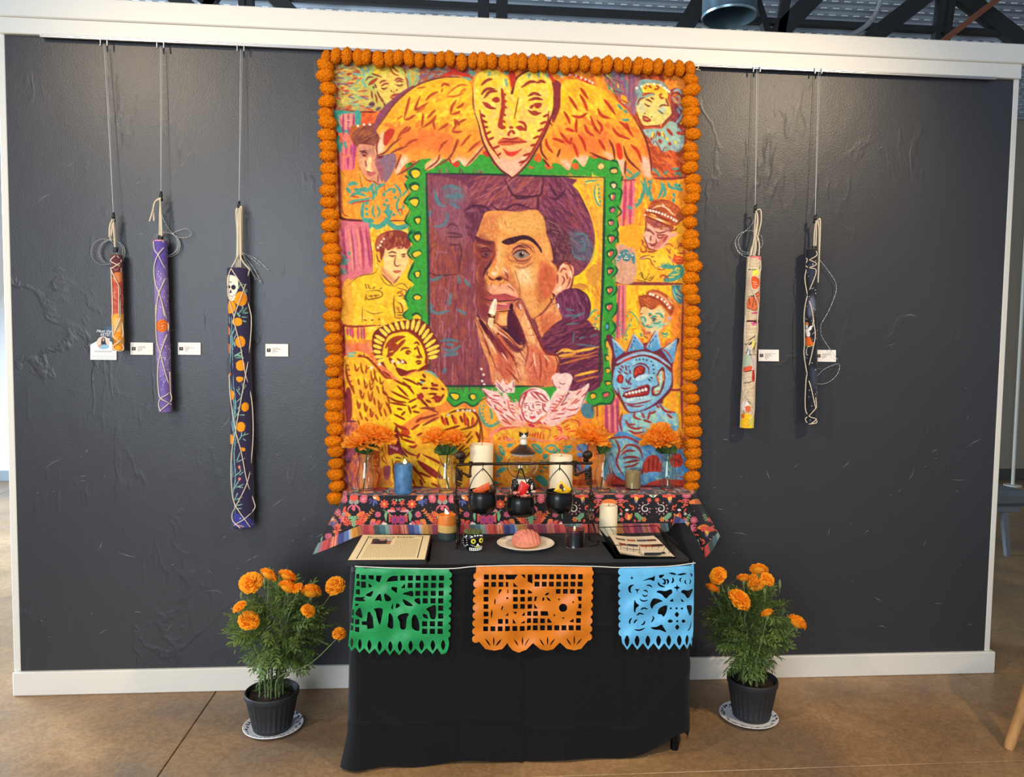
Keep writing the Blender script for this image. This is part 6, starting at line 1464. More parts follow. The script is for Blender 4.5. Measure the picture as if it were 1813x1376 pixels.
# ---------------------------------------------------------------- altar table and black cloth
TZ = .732; TX0, TX1, TYF, TYB = -.705, .520, -.625, -.045
M_LAM = mat('dark_laminate', '2a2422', .5); M_LEG = mat('black_metal', '151515', .4, .6)
r = thing('folding_table', 'small table hidden under the black cloth, one dark leg tip showing at the right', 'table', ((TX0+TX1)/2, -.33, 0))
MB().box(TX0, TX1, TYF, TYB, TZ-.03, TZ-.004, .006).build('tabletop', M_LAM, r, smooth=False)
for x, dx in ((TX0+.07, -.02), (TX1-.06, .035)):
    for y in (TYF+.05, TYB-.05): MB().tube([(x+dx, y, 0), (x, y, TZ-.03)], .013, 10).lathe([(0, 0), (.016, 0), (.016, .025), (.013, .027)], 12, (x+dx, y, 0)).build('leg', M_LEG, r)
def cloth_edge(n=420):
    """perimeter of the table top as (x, y, outward nx, ny, s) going left side, front, right side"""
    rr = .045; P = []
    seg = [((TX0-.006, TYB+.03), (TX0-.006, TYF+rr-.006)), None, ((TX0+rr-.006, TYF-.006), (TX1-rr+.006, TYF-.006)), None, ((TX1+.006, TYF+rr-.006), (TX1+.006, TYB+.03))]
    for i, sg in enumerate(seg):
        if sg: 
            a, b_ = np.array(sg[0]), np.array(sg[1]); m = max(2, int(np.linalg.norm(b_-a)/.006)); nx = (-1, 0) if i == 0 else (0, -1) if i == 2 else (1, 0)
            for t in np.linspace(0, 1, m): P.append((*(a+(b_-a)*t), *nx))
        else:
            c = (TX0+rr-.006, TYF+rr-.006) if i == 1 else (TX1-rr+.006, TYF+rr-.006); a0, a1 = (PI, 1.5*PI) if i == 1 else (1.5*PI, 2*PI)
            for a in np.linspace(a0, a1, 13)[1:-1]: P.append((c[0]+rr*math.cos(a), c[1]+rr*math.sin(a), math.cos(a), math.sin(a)))
    return np.array(P)
E_ = cloth_edge(); ne = len(E_); rows = []
crn_l = np.exp(-(((E_[:, 0]-TX0)**2+(E_[:, 1]-TYF)**2)/.10**2)); crn_r = np.exp(-(((E_[:, 0]-TX1)**2+(E_[:, 1]-TYF)**2)/.12**2))
front = E_[:, 3] < -.5; xx = E_[:, 0]
for k, inset in enumerate((.28, .16, .05, .02, .006)): rows.append(np.stack([E_[:, 0]-E_[:, 2]*inset, E_[:, 1]-E_[:, 3]*inset, np.full(ne, TZ+.0035)], 1))
NV = 90
for i in range(NV+1):
    v = i/NV
    out = .006*min(1, v*8)+.003*v+crn_l*(.006*v*v+.085*max(0, v-.76)**1.2*2.4)*(.25+.75*(E_[:, 3] < -.3))+crn_r*(.012*v*v)
    wav = (.006*np.sin(xx*11+1)+.004*np.sin(xx*23))*v*front+.016*np.sin(E_[:, 1]*22)*v*(~front)
    crease = np.zeros(ne)
    # fold lines of a cloth kept in a drawer
    hv1 = .27+.02*np.sin(xx*3+.4)+(xx > -.1)*(xx+.1)*.08; hv2 = .80+.02*np.sin(xx*4)+(xx > -.1)*.03
    crease += .006*np.exp(-((v-hv1)/.010)**2)*front+.005*np.exp(-((v-hv2)/.012)**2)*front*(xx < .4)
    crease += .007*np.exp(-((xx+.112-.02*v)/.006)**2)*front*min(1, v*4)-.004*np.exp(-((xx+.095-.02*v)/.012)**2)*front
    crease += .003*np.exp(-((xx+.34)/.006)**2)*front*(v > .25)+.003*np.exp(-((xx-.27)/.006)**2)*front*(v > .3)
    crease += .007*np.exp(-((v-.62-(.52-xx)*1.3)/.05)**2)*front*np.exp(-((xx-.42)/.13)**2)   # soft diagonal pull at the right
    crease += .010*np.exp(-((v-.66-(xx-TX0)*.9)/.04)**2)*front*np.exp(-((xx+.55)/.10)**2)     # and at the left corner
    bot = .004+.040*np.clip((xx-.28)/.22, 0, 1)**2*front+.05*crn_r-.0*crn_l+(.004+.004*np.sin(xx*17))*front
    z = TZ+.003-(TZ+.003-bot)*v
    o = out+wav+crease; rows.append(np.stack([E_[:, 0]+E_[:, 2]*o, E_[:, 1]+E_[:, 3]*o, z], 1))
G = np.array(rows)
mb = MB(); mb.grid(G, flip=False)
mb.add([(TX0+.274, TYF+.274, TZ+.0035), (TX1-.274, TYF+.274, TZ+.0035), (TX1-.274, TYB+.03, TZ+.0035), (TX0+.274, TYB+.03, TZ+.0035)], [(0, 1, 2, 3)])
M_BC = mat('black_tablecloth', '0e0d0e', .85, spec=.25, bump=.12, bscale=700, sheen=.06)
tag(mb.build('black_tablecloth', M_BC), 'black tablecloth draped over the altar table down to the floor', 'tablecloth')
TT = TZ+.0035                                            # top of the cloth

# ---------------------------------------------------------------- raised shelf with the flowered cloth
SZ = .892; SYF = -.190
r = thing('riser_shelf', 'raised board on two blocks along the wall, hidden by the flowered cloth', 'shelf', (-.05, -.1, TT))
MB().box(-.775, .665, SYF+.006, -.022, SZ-.018, SZ-.003, .003).build('board', M_LAM, r, smooth=False)
for x in (-.56, .36): MB().box(x-.06, x+.06, SYF+.03, -.05, TT+.0005, SZ-.018, .003).build('block', M_LAM, r, smooth=False)

CP = dict(bk='17151b', pk='cf6072', rd='d5503c', og='dc7a3c', ye='e8b04c', gr='79a97c', dgn='3f6a4c', wh='ddd4c6', gy='8f8d88', bl='4a5a94', pu='5a4284', lpk='dd8f94', mg='b03c68')
fr = Raster(545, 856, 1285, 994, 2, 'bk', CP, 5)
def mir(txt, cx):
    out = []
    for ln in txt.strip().splitlines():
        tk = ln.split(); k = 2 if tk[0] in 'PQ' else 3
        out.append(' '.join(tk[:k]+[t if t == '|' else '%.0f,%s' % (2*cx-float(t.split(',')[0]), t.split(',')[1]) for t in tk[k:]]))
    return '\n'.join(out)
def flower(x, y, rad, n, c, c2, rot=0.):
    a = [rot+i*2*PI/n for i in range(n)]
    return 'L %s %.1f ' % (c, rad*3.3/n)+' | '.join('%.0f,%.0f %.0f,%.0f' % (x+rad*.25*math.cos(t), y+rad*.25*math.sin(t), x+rad*math.cos(t), y+rad*math.sin(t)) for t in a)+'\nD %s %.1f %.0f,%.0f' % (c2, rad*.26, x, y)
def sprig(x, y, dx, dy, n, c, wd, ll):
    """stem with paired leaves"""
    L_ = ['L %s 4 %.0f,%.0f %.0f,%.0f' % (c, x, y, x+dx, y+dy)]; d = math.hypot(dx, dy); ux, uy = dx/d, dy/d; q = []
    for i in range(1, n+1):
        t = i/(n+.5)
        for sg in (-1, 1): px_, py_ = x+dx*t, y+dy*t; q.append('%.0f,%.0f %.0f,%.0f' % (px_, py_, px_+ux*ll*.7-sg*uy*ll*.8, py_+uy*ll*.7+sg*ux*ll*.8))
    return L_[0]+'\nL %s %.0f ' % (c, wd)+' | '.join(q)
HALF_A = """P rd 425,712 395,722 388,762 405,790 425,770
P gy 392,760 380,780 395,800 415,800 420,780
L pk 13 372,868 378,835 410,812 432,838 415,858
P og 330,870 350,862 385,880 400,905 375,908 345,900
L gr 9 440,905 452,930 | 465,900 462,930 | 452,950 440,935
L rd 12 350,945 372,985 | 330,930 345,960 | 385,940 395,985 | 405,935 410,990
L og 10 312,935 335,950 | 300,920 330,932 | 360,920 372,950
L bl 18 600,760 596,820 | 612,765 625,800
L pu 14 585,765 560,800 | 575,750 555,770
P og 590,720 640,735 650,770 620,765 595,750
P wh 595,738 620,742 615,752 598,752
P rd 750,760 780,775 800,760 790,785 805,800 785,800 778,820 768,800 748,805 762,785
L gr 14 790,755 800,775 | 770,752 772,765
L gr 8 680,850 730,880 770,925
P gr 690,900 700,870 715,880 712,920 705,950 698,930
P rd 728,905 730,880 745,900 742,940 730,960
P lpk 715,865 730,845 770,850 790,865 755,870
P rd 740,835 765,828 785,845 760,850
P og 565,965 580,930 615,935 605,960 575,975
P rd 615,975 625,945 660,940 650,970 630,985
P og 280,1040 260,1050 290,1020 320,1025
P pk 655,985 672,955 692,950 685,980
P wh 905,970 930,960 945,972 925,982
L pk 10 790,832 808,840 | 795,848 808,850"""
HA = HALF_A+'\n'+'\n'.join([flower(690, 800, 40, 8, 'rd', 'ye'), flower(780, 935, 44, 9, 'mg', 'pu'), flower(634, 890, 28, 8, 'pk', 'mg'), flower(340, 760, 34, 10, 'pk', 'lpk'), flower(515, 738, 32, 10, 'pk', 'lpk'), flower(255, 972, 28, 8, 'pk', 'mg'), sprig(420, 1010, 5, -100, 5, 'gr', 11, 22), sprig(375, 1005, -40, -120, 6, 'rd', 10, 40), sprig(500, 960, 90, -110, 5, 'og', 9, 22)])
HALF_B = """P rd 780,700 800,705 830,705 870,700 885,735 850,745 825,765 805,780 800,745 770,740
P ye 805,735 830,740 835,760 815,785 805,765
L bl 10 805,790 815,760 | 820,800 830,770
P wh 905,700 950,715 960,740 945,735
L gr 10 965,745 950,715 920,705
L wh 9 895,830 915,835 912,858 885,862 868,840 880,812 920,805
L lpk 9 855,815 840,805 | 850,835 832,840 | 855,858 840,872 | 875,875 872,892 | 905,880 915,892 | 925,865 940,872 | 930,840 945,838 | 915,800 930,788 | 880,795 872,782
P og 720,900 740,875 760,890 785,880 780,910 760,940 730,930
P rd 718,900 735,870 745,900 735,930 722,925
P ye 745,890 765,905 758,930 745,930
L rd 13 700,790 730,770 750,780 | 690,820 720,830 | 770,830 785,815 795,840 775,855 | 660,800 680,815
L rd 12 460,790 500,765 530,775 | 470,820 500,800 
P wh 720,850 740,840 755,852 735,862
P rd 675,835 690,845 700,875 685,865
P og 555,770 595,755 640,770 650,795 560,798
L rd 8 595,795 590,765 | 575,795 572,775 | 615,795 620,772
L pk 12 655,765 690,760 715,770 | 660,785 690,780
P rd 795,945 805,930 815,945 810,960 | 830,950 840,935 850,950
L og 10 700,810 680,790 | 760,800 770,820"""
HB = HALF_B+'\n'+'\n'.join([flower(685, 718, 34, 12, 'pk', 'lpk'), flower(508, 718, 34, 12, 'pk', 'lpk'), flower(930, 765, 22, 6, 'rd', 'lpk'), flower(690, 935, 22, 5, 'rd', 'pk'), flower(885, 932, 24, 6, 'og', 'rd'), flower(1245, 885, 14, 5, 'wh', 'gy'), sprig(800, 870, 60, 60, 5, 'gr', 11, 26), sprig(640, 870, 30, 70, 3, 'gr', 10, 20)])
for off in (0, 771, 1542): 
    fr.ox, fr.oy, fr.sc = 540+off/4.914, 730, 4.914
    fr.run(HA); fr.run(mir(HA, 425)); fr.run(mir(HA, 808))
fr.run('V %f 730 4.914\n' % (540-771/4.914)+mir(HA, 808))
fr.ox = fr.oy = 0; fr.sc = 1; fr.poly('bk', [(996, 850), (1300, 850), (1300, 1000), (996, 1000)], False)
fr.mask([(997, 850), (997, 1000), (1300, 1000), (1300, 850), (1150, 848)]); fr.ox, fr.oy, fr.sc = 960, 730, 4.915
fr.run(HB); fr.run(mir(HB, 965)); fr.run(mir(HB, 585)); fr.clip = None; fr.run('V %f 730 4.915\n' % (960+2*(965-585)/4.915)+HB)
fr.ox = fr.oy = 0; fr.sc = 1; fr.mask([(548, 990), (606, 880), (612, 905), (600, 950), (640, 936), (560, 985)]); fr.run('V %f 768 4.914\n' % (540-771/4.914)+mir(HA, 808)); fr.run('V 528 752 4.914\n'+HA)
fr.ox = fr.oy = 0; fr.sc = 1; fr.mask([(1224, 880), (1236, 876), (1278, 950), (1248, 992), (1222, 930)]); fr.run('V 975 775 4.915\n'+mir(HB, 965)); fr.run('V 1085 790 4.915\n'+HB); fr.mask(None)
rg = random.Random(4)
fr.ox = fr.oy = 0; fr.sc = 1
for _ in range(420): fr.dots(rg.choice(['wh', 'pk', 'og', 'rd']), rg.uniform(.35, .6), [(rg.uniform(560, 1270), rg.uniform(875, 945))], .8)
SER = [('7a3c50', 9), ('b8606a', 5), ('a8603c', 6), ('c06a7a', 3), ('9c3038', 10), ('c04a44', 9), ('3c4a4a', 10), ('476a74', 10), ('7a9a8a', 7), ('b06a7a', 6), ('c8483c', 10), ('9a3440', 4), ('d0603a', 3), ('e09a8a', 2), ('d0603a', 3), ('e0a090', 2), ('c85a34', 3), ('3c4478', 11), ('5a6a9a', 9), ('a0b0c0', 4), ('e09a50', 3), ('c8883c', 9), ('a8683c', 7), ('8c3444', 10), ('b84a54', 8), ('8c2c4c', 6)]
def serape(quad, n=1, off=0):
    """woven border: stripes running from the upper edge to the lower edge of a quad strip"""
    (a, b_), (d, c) = [np.array(p, float) for p in quad[:2]], [np.array(p, float) for p in quad[2:]]
    tot = sum(w_ for _, w_ in SER); Lp = np.linalg.norm(b_-a); x = -off
    while x < Lp:
        for cc, w_ in SER:
            t0, t1 = max(0, x)/Lp, min(Lp, x+w_)/Lp
            if t1 > t0: fr.poly(cc, [a+(b_-a)*t0, a+(b_-a)*t1, d+(c-d)*t1, d+(c-d)*t0], False)
            x += w_
            if x >= Lp: break
serape([(637, 929.5), (1182, 927), (640, 950), (1186, 946)], off=18)
serape([(560, 963), (640, 929), (552, 984), (645, 948)], off=60)
serape([(1246, 970), (1273, 940), (1248, 990), (1278, 954)], off=30)
serape([(1194, 912), (1222, 926), (1190, 930), (1215, 936)], off=100); serape([(1218, 932), (1243, 972), (1212, 940), (1246, 992)], off=40)
for y in np.arange(930, 947, 1.6): fr.line('e8d8c8', .35, [(640, y), (1184, y-1.5)], False, .22)
fr.line('bfae9c', .8, [(637, 929.6), (900, 929), (1182, 927)], False, .5)
cols = [  # top point (px), bottom point (px), depth at the top, depth at the bottom
    ((607, 880), (553, 982), -.10, -.13), ((609.5, 877.5), (577, 973), -.15, -.20), ((612, 876), (602, 963), SYF, -.245), ((622, 877), (624, 953), SYF-.004, -.242), ((640, 878), (641, 947), SYF-.006, -.222),
    ((700, 878.3), (700, 946.2), SYF-.006, -.208), ((760, 878.3), (760, 946), SYF-.006, -.214), ((840, 878.3), (840, 946), SYF-.006, -.205), ((920, 878.3), (920, 946.2), SYF-.006, -.213), ((1000, 878), (1000, 946), SYF-.006, -.205), ((1090, 877.6), (1090, 944.8), SYF-.006, -.213),
    ((1160, 877), (1166, 944), SYF-.006, -.214), ((1190, 876.6), (1183, 941), SYF-.006, -.216), ((1203, 876.4), (1195, 927), SYF-.005, -.205), ((1214, 876.3), (1213, 926), SYF-.003, -.195), ((1222, 876.2), (1229, 945), SYF, -.19), ((1227, 876), (1248, 987), SYF, -.215), ((1231, 876.5), (1262, 972), -.17, -.19), ((1234, 879), (1275, 949), -.10, -.13)]
ts = [0.]
for p, q in zip(cols, cols[1:]): ts.append(ts[-1]+max(abs(q[0][0]-p[0][0]), math.hypot(q[1][0]-p[1][0], q[1][1]-p[1][1])))
ts = np.array(ts); nc_, nr_ = 1240, 128; tq = np.linspace(0, ts[-1], nc_)
ip = lambda f: np.interp(tq, ts, [f(c) for c in cols])
A_ = np.array([onY(a, b_, d) for a, b_, d in zip(ip(lambda c: c[0][0]), ip(lambda c: c[0][1]), ip(lambda c: c[2]))]); B_ = np.array([onY(a, b_, d) for a, b_, d in zip(ip(lambda c: c[1][0]), ip(lambda c: c[1][1]), ip(lambda c: c[3]))])
vv = np.linspace(0, 1, nr_)[:, None, None]
Gd = A_[None]*(1-vv)+B_[None]*vv
bulge = np.sin(vv[..., 0]*PI)*.006+vv[..., 0]*(.004*np.sin(tq/38.)+.003*np.sin(tq/17.+1))[None]
Gd[..., 1] -= bulge
Gd[0, :, 2] = np.where(np.abs(A_[:, 2]-SZ) < .03, SZ+.0005, A_[:, 2]); Gd[0, :, 1] = A_[:, 1]+.004
px = topx(Gd.reshape(-1, 3)); iy = np.clip(((px[:, 1]-fr.y0)*2).round().astype(int), 0, fr.h-1); ixx = np.clip(((px[:, 0]-fr.x0)*2).round().astype(int), 0, fr.w-1)
Cd = np.clip(fr.a[iy, ixx], 0, 1)
# the flat top continues the same print back to the wall
ctop = [Gd[0]]; NT = 30
for i in range(1, NT+1):
    t = i/NT; q = Gd[0].copy(); q[:, 1] = Gd[0, :, 1]*(1-t)-.020*t; q[:, 2] = np.minimum(Gd[0, :, 2], SZ)*(1-t)+SZ*t
    q[:, 0] = np.clip(q[:, 0], -.79+.006*t, .682-.006*t)*min(1, t*4)+q[:, 0]*(1-min(1, t*4)); ctop.append(q)
Gt = np.array(ctop[::-1]); ct = []
for i in range(NT+1):
    yy = 878+min(62, (NT-i)*2.4); ct.append(fr.a[int((yy-fr.y0)*2), np.clip(((topx(Gd[0])[:, 0]-fr.x0)*2).round().astype(int), 0, fr.w-1)])
Call = np.concatenate([np.clip(np.array(ct), 0, 1).reshape(-1, 3), Cd]); Vall = np.concatenate([Gt.reshape(-1, 3), Gd.reshape(-1, 3)])
o = quick_mesh('floral_cloth', Vall, np.concatenate([grid_faces(NT+1, nc_), grid_faces(nr_, nc_)+(NT+1)*nc_]), vmat('floral_print', .7, .25, .2, 900., sheen=.15), None, Call)
tag(o, 'black cloth printed with folk flowers and a striped woven border, over the raised shelf', 'cloth')

# ---------------------------------------------------------------- cut paper bunting
def cutout(name, R, k, place, m, parent):
    """marching squares over the canvas' red channel -> a sheet with real holes"""
    A = R.a[:, :, 0]; h, w_ = A.shape; V, F, key = [], [], {}
    def vert(kk, x, y):
        if kk not in key: key[kk] = len(V); V.append((x, y))
        return key[kk]
    ins = A >= .5
    for j in range(h-1):
        row = ins[j, :-1] | ins[j, 1:] | ins[j+1, :-1] | ins[j+1, 1:]
        for i in np.nonzero(row)[0]:
            cs = ((i, j), (i+1, j), (i+1, j+1), (i, j+1)); poly = []
            for q in range(4):
                (x, y), (x2, y2) = cs[q], cs[(q+1) % 4]; a, b_ = A[y, x], A[y2, x2]
                if a >= .5: poly.append(vert((x, y), x, y))
                if (a >= .5) != (b_ >= .5): t = (.5-a)/(b_-a); poly.append(vert((min((x, y), (x2, y2)), 'e', max((x, y), (x2, y2))), x+(x2-x)*t, y+(y2-y)*t))
            if len(poly) > 2: F.append(tuple(poly[::-1]))
    P = [place(R.x0+x/k, R.y0+y/k) for x, y in V]
    mb = MB(); mb.add(P, F); return mb.build(name, m, parent, angle=180)
def tissue(name, col, hi):
    m = mat(name, col, .42, spec=.35, bump=.4, bscale=18, var=.12, vscale=20, coat=.05); return m
bp_ = dict(W='ffffff', K='000000')
def sq(x0, y0, dx, dy, cols_, rows_, s, skew=0.):
    return ' | '.join('%.0f,%.0f %.0f,%.0f %.0f,%.0f %.0f,%.0f' % (x, y, x+s, y, x+s, y+s, x, y+s) for (i, j) in [(i, j) for j in rows_ for i in cols_] for x, y in [(x0+i*dx+j*skew, y0+j*dy)])
def scal(x0, y0, x1, y1, n, rad): return 'D W %.1f ' % rad+' | '.join('%.1f,%.1f' % (x0+(x1-x0)*(i+.5)/n, y0+(y1-y0)*(i+.5)/n) for i in range(n))
KB = 2.0
# green sheet: palm trees
R = Raster(612, 1000, 803, 1166, KB, 'K', bp_)
R.run('V 600 980 5.6656\n'+"""Q W 172,120 260,150 1105,150 1108,180 1095,940 1075,1000 1020,1000 985,950 940,1010 880,950 825,1010 770,955 710,1015 655,960 605,1022 555,965 510,1022 465,960 405,1018 360,955 305,1008 255,950 205,998 165,940 125,978 100,930 90,940 100,860 150,400
"""+scal(1102, 180, 1085, 850, 9, 34).replace('D W', 'D W')+"\nP W 1020,1000 1080,990 1105,900 1080,850\n"+"Q K "+sq(615, 222, 78, 0, range(6), (0,), 50)+' | '+sq(690, 296, 78, 0, range(5), (0,), 50)+' | '+sq(766, 375, 78, 0, range(4), (0,), 50)+' | '+sq(840, 450, 78, 0, range(3), (0,), 52)+' | '+sq(995, 524, 0, 78, (0,), (0, 1), 52)+' | '+sq(834, 680, 78, 76, range(3), (0, 1), 52)+"""
Q K 600,225 590,225 590,275 475,285 500,245 540,225 | 175,205 205,205 205,255 172,250 | 222,215 270,218 272,262 240,262 222,262 | 296,218 350,220 350,262 300,262 | 375,222 432,222 405,300 372,270
Q K 180,278 210,278 210,330 175,325 | 222,280 270,285 272,345 222,345 | 296,300 350,330 300,345 | 172,360 210,360 212,415 168,405 | 530,335 585,340 582,400 525,360 | 620,350 664,300 664,348
P K 170,440 220,440 265,435 245,455 265,478 165,475
P K 165,505 205,510 168,530
P K 165,600 190,560 215,550 235,645 175,620
P K 640,405 690,385 740,378 742,430 690,420
P K 270,415 320,385 345,378 325,430 290,430
P K 365,475 385,430 415,405 425,440 430,478 395,470
P K 455,405 500,425 525,460 500,480 465,470
P K 640,460 690,480 740,520 720,530 665,515
P K 580,500 615,525 570,550
P K 525,545 545,500 540,560
P K 760,460 810,450 815,510 770,490
Q K 230,680 278,680 290,590 310,585 340,640 350,750 285,760 282,720 230,718
P K 355,555 435,555 430,640 410,715 380,640 370,590
P K 505,600 540,640 542,750 490,735 495,680
P K 590,635 640,605 700,605 680,660 668,755 620,755 610,690
P K 735,640 765,615 800,680 805,775 740,755 730,700
P K 875,560 925,530 970,525 968,650 920,650 905,590
P K 845,605 885,620 890,655 850,640
Q K 120,640 148,650 148,705 120,700 | 165,660 205,662 205,712 160,712 | 118,720 145,725 145,775 115,770 | 163,738 205,740 203,790 160,785 | 135,560 150,560 150,620 130,620
P K 128,845 145,890 128,945 115,890 | 210,858 230,910 210,965 192,910 | 305,868 328,920 305,975 285,920 | 408,878 432,930 408,985 388,930 | 515,880 538,935 515,988 494,935 | 612,878 635,930 612,985 590,930 | 720,875 742,925 720,980 698,925 | 830,872 855,920 830,975 806,920 | 942,870 966,920 942,975 920,920 | 1046,868 1068,920 1046,972 1024,920
P W 275,255 340,265 420,300 440,340 395,370 340,335
P W 530,290 610,300 630,325 580,325 525,330""")
YB = TYF-.034
def flatY(dy=0.): 
    def f(x, y):
        w_ = .004*math.sin(x*.11+y*.02)+.003*math.sin(y*.13+x*.05); t = max(0, (1018-y))/18
        return tuple(onY(x, y, YB-dy-w_*min(1, (y-1000)/40)+.010*t*t))
    return f
bunt = thing('paper_bunting', 'string of three cut tissue paper banners along the front of the black table', 'bunting', tuple(onY(925, 1003, YB)))
cutout('banner', R, KB, flatY(), tissue('green_tissue', '1f8f4e', 0), bunt)['label'] = 'green banner with palm trees'
# orange sheet: cactus and guitar
R = Raster(836, 996, 1052, 1160, KB, 'K', bp_)
R.run('V 600 980 5.6656\n'+"""Q W 1378,122 1820,118 1820,1000 1800,985 1735,950 1690,900 1640,960 1560,975 1470,960 1410,890 1370,860 1375,200
"""+scal(1388, 190, 1372, 900, 9, 38)+'\nQ K '+sq(1455, 212, 74, 0, range(3), (0,), 50)+' | '+sq(1455, 288, 73, 0, range(4), (0,), 48)+' | '+sq(1452, 362, 0, 74, (0,), range(5), 48)+' | '+sq(1748, 362, 0, 74, (0,), (0, 1, 2), 48)+' | '+sq(1448, 732, 73, 0, range(5), (0,), 48)+' | '+sq(1596, 658, 73, 0, range(2), (0,), 48)+"""
Q K 1678,212 1795,212 1765,262 1678,262 | 1748,288 1800,310 1796,336 1748,336 | 1608,362 1638,362 1605,410 1600,405 | 1690,362 1722,362 1722,408 1690,400 | 1680,440 1720,440 1722,458 1680,458
P K 1565,450 1572,480 1565,518 1558,490 | 1640,525 1648,540 1632,572 1628,560 | 1535,560 1540,600 1530,650 1524,610 | 1715,530 1722,555 1705,555
Q K 1705,585 1710,625 1670,628 | 1755,585 1795,585 1790,612 1770,612 | 1742,660 1772,705 1742,705
P K 1465,855 1500,885 1522,930 1495,905 | 1552,835 1560,880 1553,928 1546,880 | 1632,858 1610,900 1575,930 1595,890 | 1758,860 1790,885 1812,915 1785,900
V 900 980 5.036
Q W 0,105 745,122 750,150 725,760 650,850 590,865 520,850 460,795 400,855 345,868 285,855 220,800 160,860 90,885 40,865 0,820
"""+scal(728, 140, 712, 780, 9, 34)+'\nQ K '+sq(236, 186, 64, 0, range(7), (0,), 44)+' | '+sq(234, 252, 64, 0, range(7), (0,), 44)+' | '+sq(424, 318, 63, 0, range(4), (0,), 42)+' | '+sq(604, 578, 0, 0, (0,), (0,), 42)+' | '+sq(218, 642, 64, 0, range(7), (0,), 44)+' | '+sq(42, 322, 64, 0, range(2), (0,), 42)+' | '+sq(42, 388, 64, 0, range(2), (0,), 42)+' | '+sq(42, 452, 64, 0, range(2), (0,), 42)+' | '+sq(36, 648, 66, 0, range(2), (0,), 44)+' | '+sq(-28, 648, 0, 0, (0,), (0,), 42)+' | '+sq(220, 514, 0, 64, (0,), (0, 1), 44)+' | '+sq(284, 580, 0, 0, (0,), (0,), 42)+"""
Q K -30,190 85,188 55,232 -20,232 | 110,190 150,188 150,225 | 172,188 215,188 215,270 172,250 | 45,260 85,298 45,298 | 175,322 212,345 212,355 175,360
Q K 172,390 210,385 210,425 172,428 | 172,455 212,452 212,490 172,495 | 170,518 205,515 205,556 168,556 | 168,580 202,578 202,618 165,622 | 168,645 202,642 200,682 165,688
Q K 235,385 258,383 245,425 230,425 | 230,448 245,470 262,492 230,492 | 286,516 352,516 358,556 290,556 | 348,582 365,582 390,618 348,618 | 540,610 582,580 582,616 | 610,516 650,516 650,552 606,552 | 628,450 652,450 652,490 622,490 | 618,385 655,385 652,425 628,425
Q K 40,522 80,520 65,545 | 145,520 148,556 118,556 | 40,580 70,625 40,625 | 105,625 145,600 148,622
D K 37 488,485
P K 325,372 345,352 365,355 350,372 | 305,425 305,400 318,390 320,415 | 338,390 360,400 380,424 355,418
P K 452,395 456,406 466,410 456,414 452,426 448,414 438,410 448,406 | 578,420 582,431 593,435 582,439 578,450 574,439 563,435 574,431 | 410,536 414,547 425,551 414,555 410,566 406,555 395,551 406,547 | 490,562 494,573 507,577 494,581 490,592 486,581 474,577 486,573
P K 50,765 75,790 88,820 70,805 | 126,740 132,780 126,822 120,780 | 188,752 170,790 145,828 160,790 | 278,762 300,785 322,825 295,800 | 350,740 356,780 350,818 344,780 | 418,758 400,790 370,825 385,790 | 517,755 540,780 562,820 535,795 | 588,732 594,775 588,815 582,775 | 656,755 640,785 608,818 625,785""")
cutout('banner', R, KB, flatY(.002), tissue('orange_tissue', 'd3761c', 0), bunt)['label'] = 'orange banner with cactus and guitar'
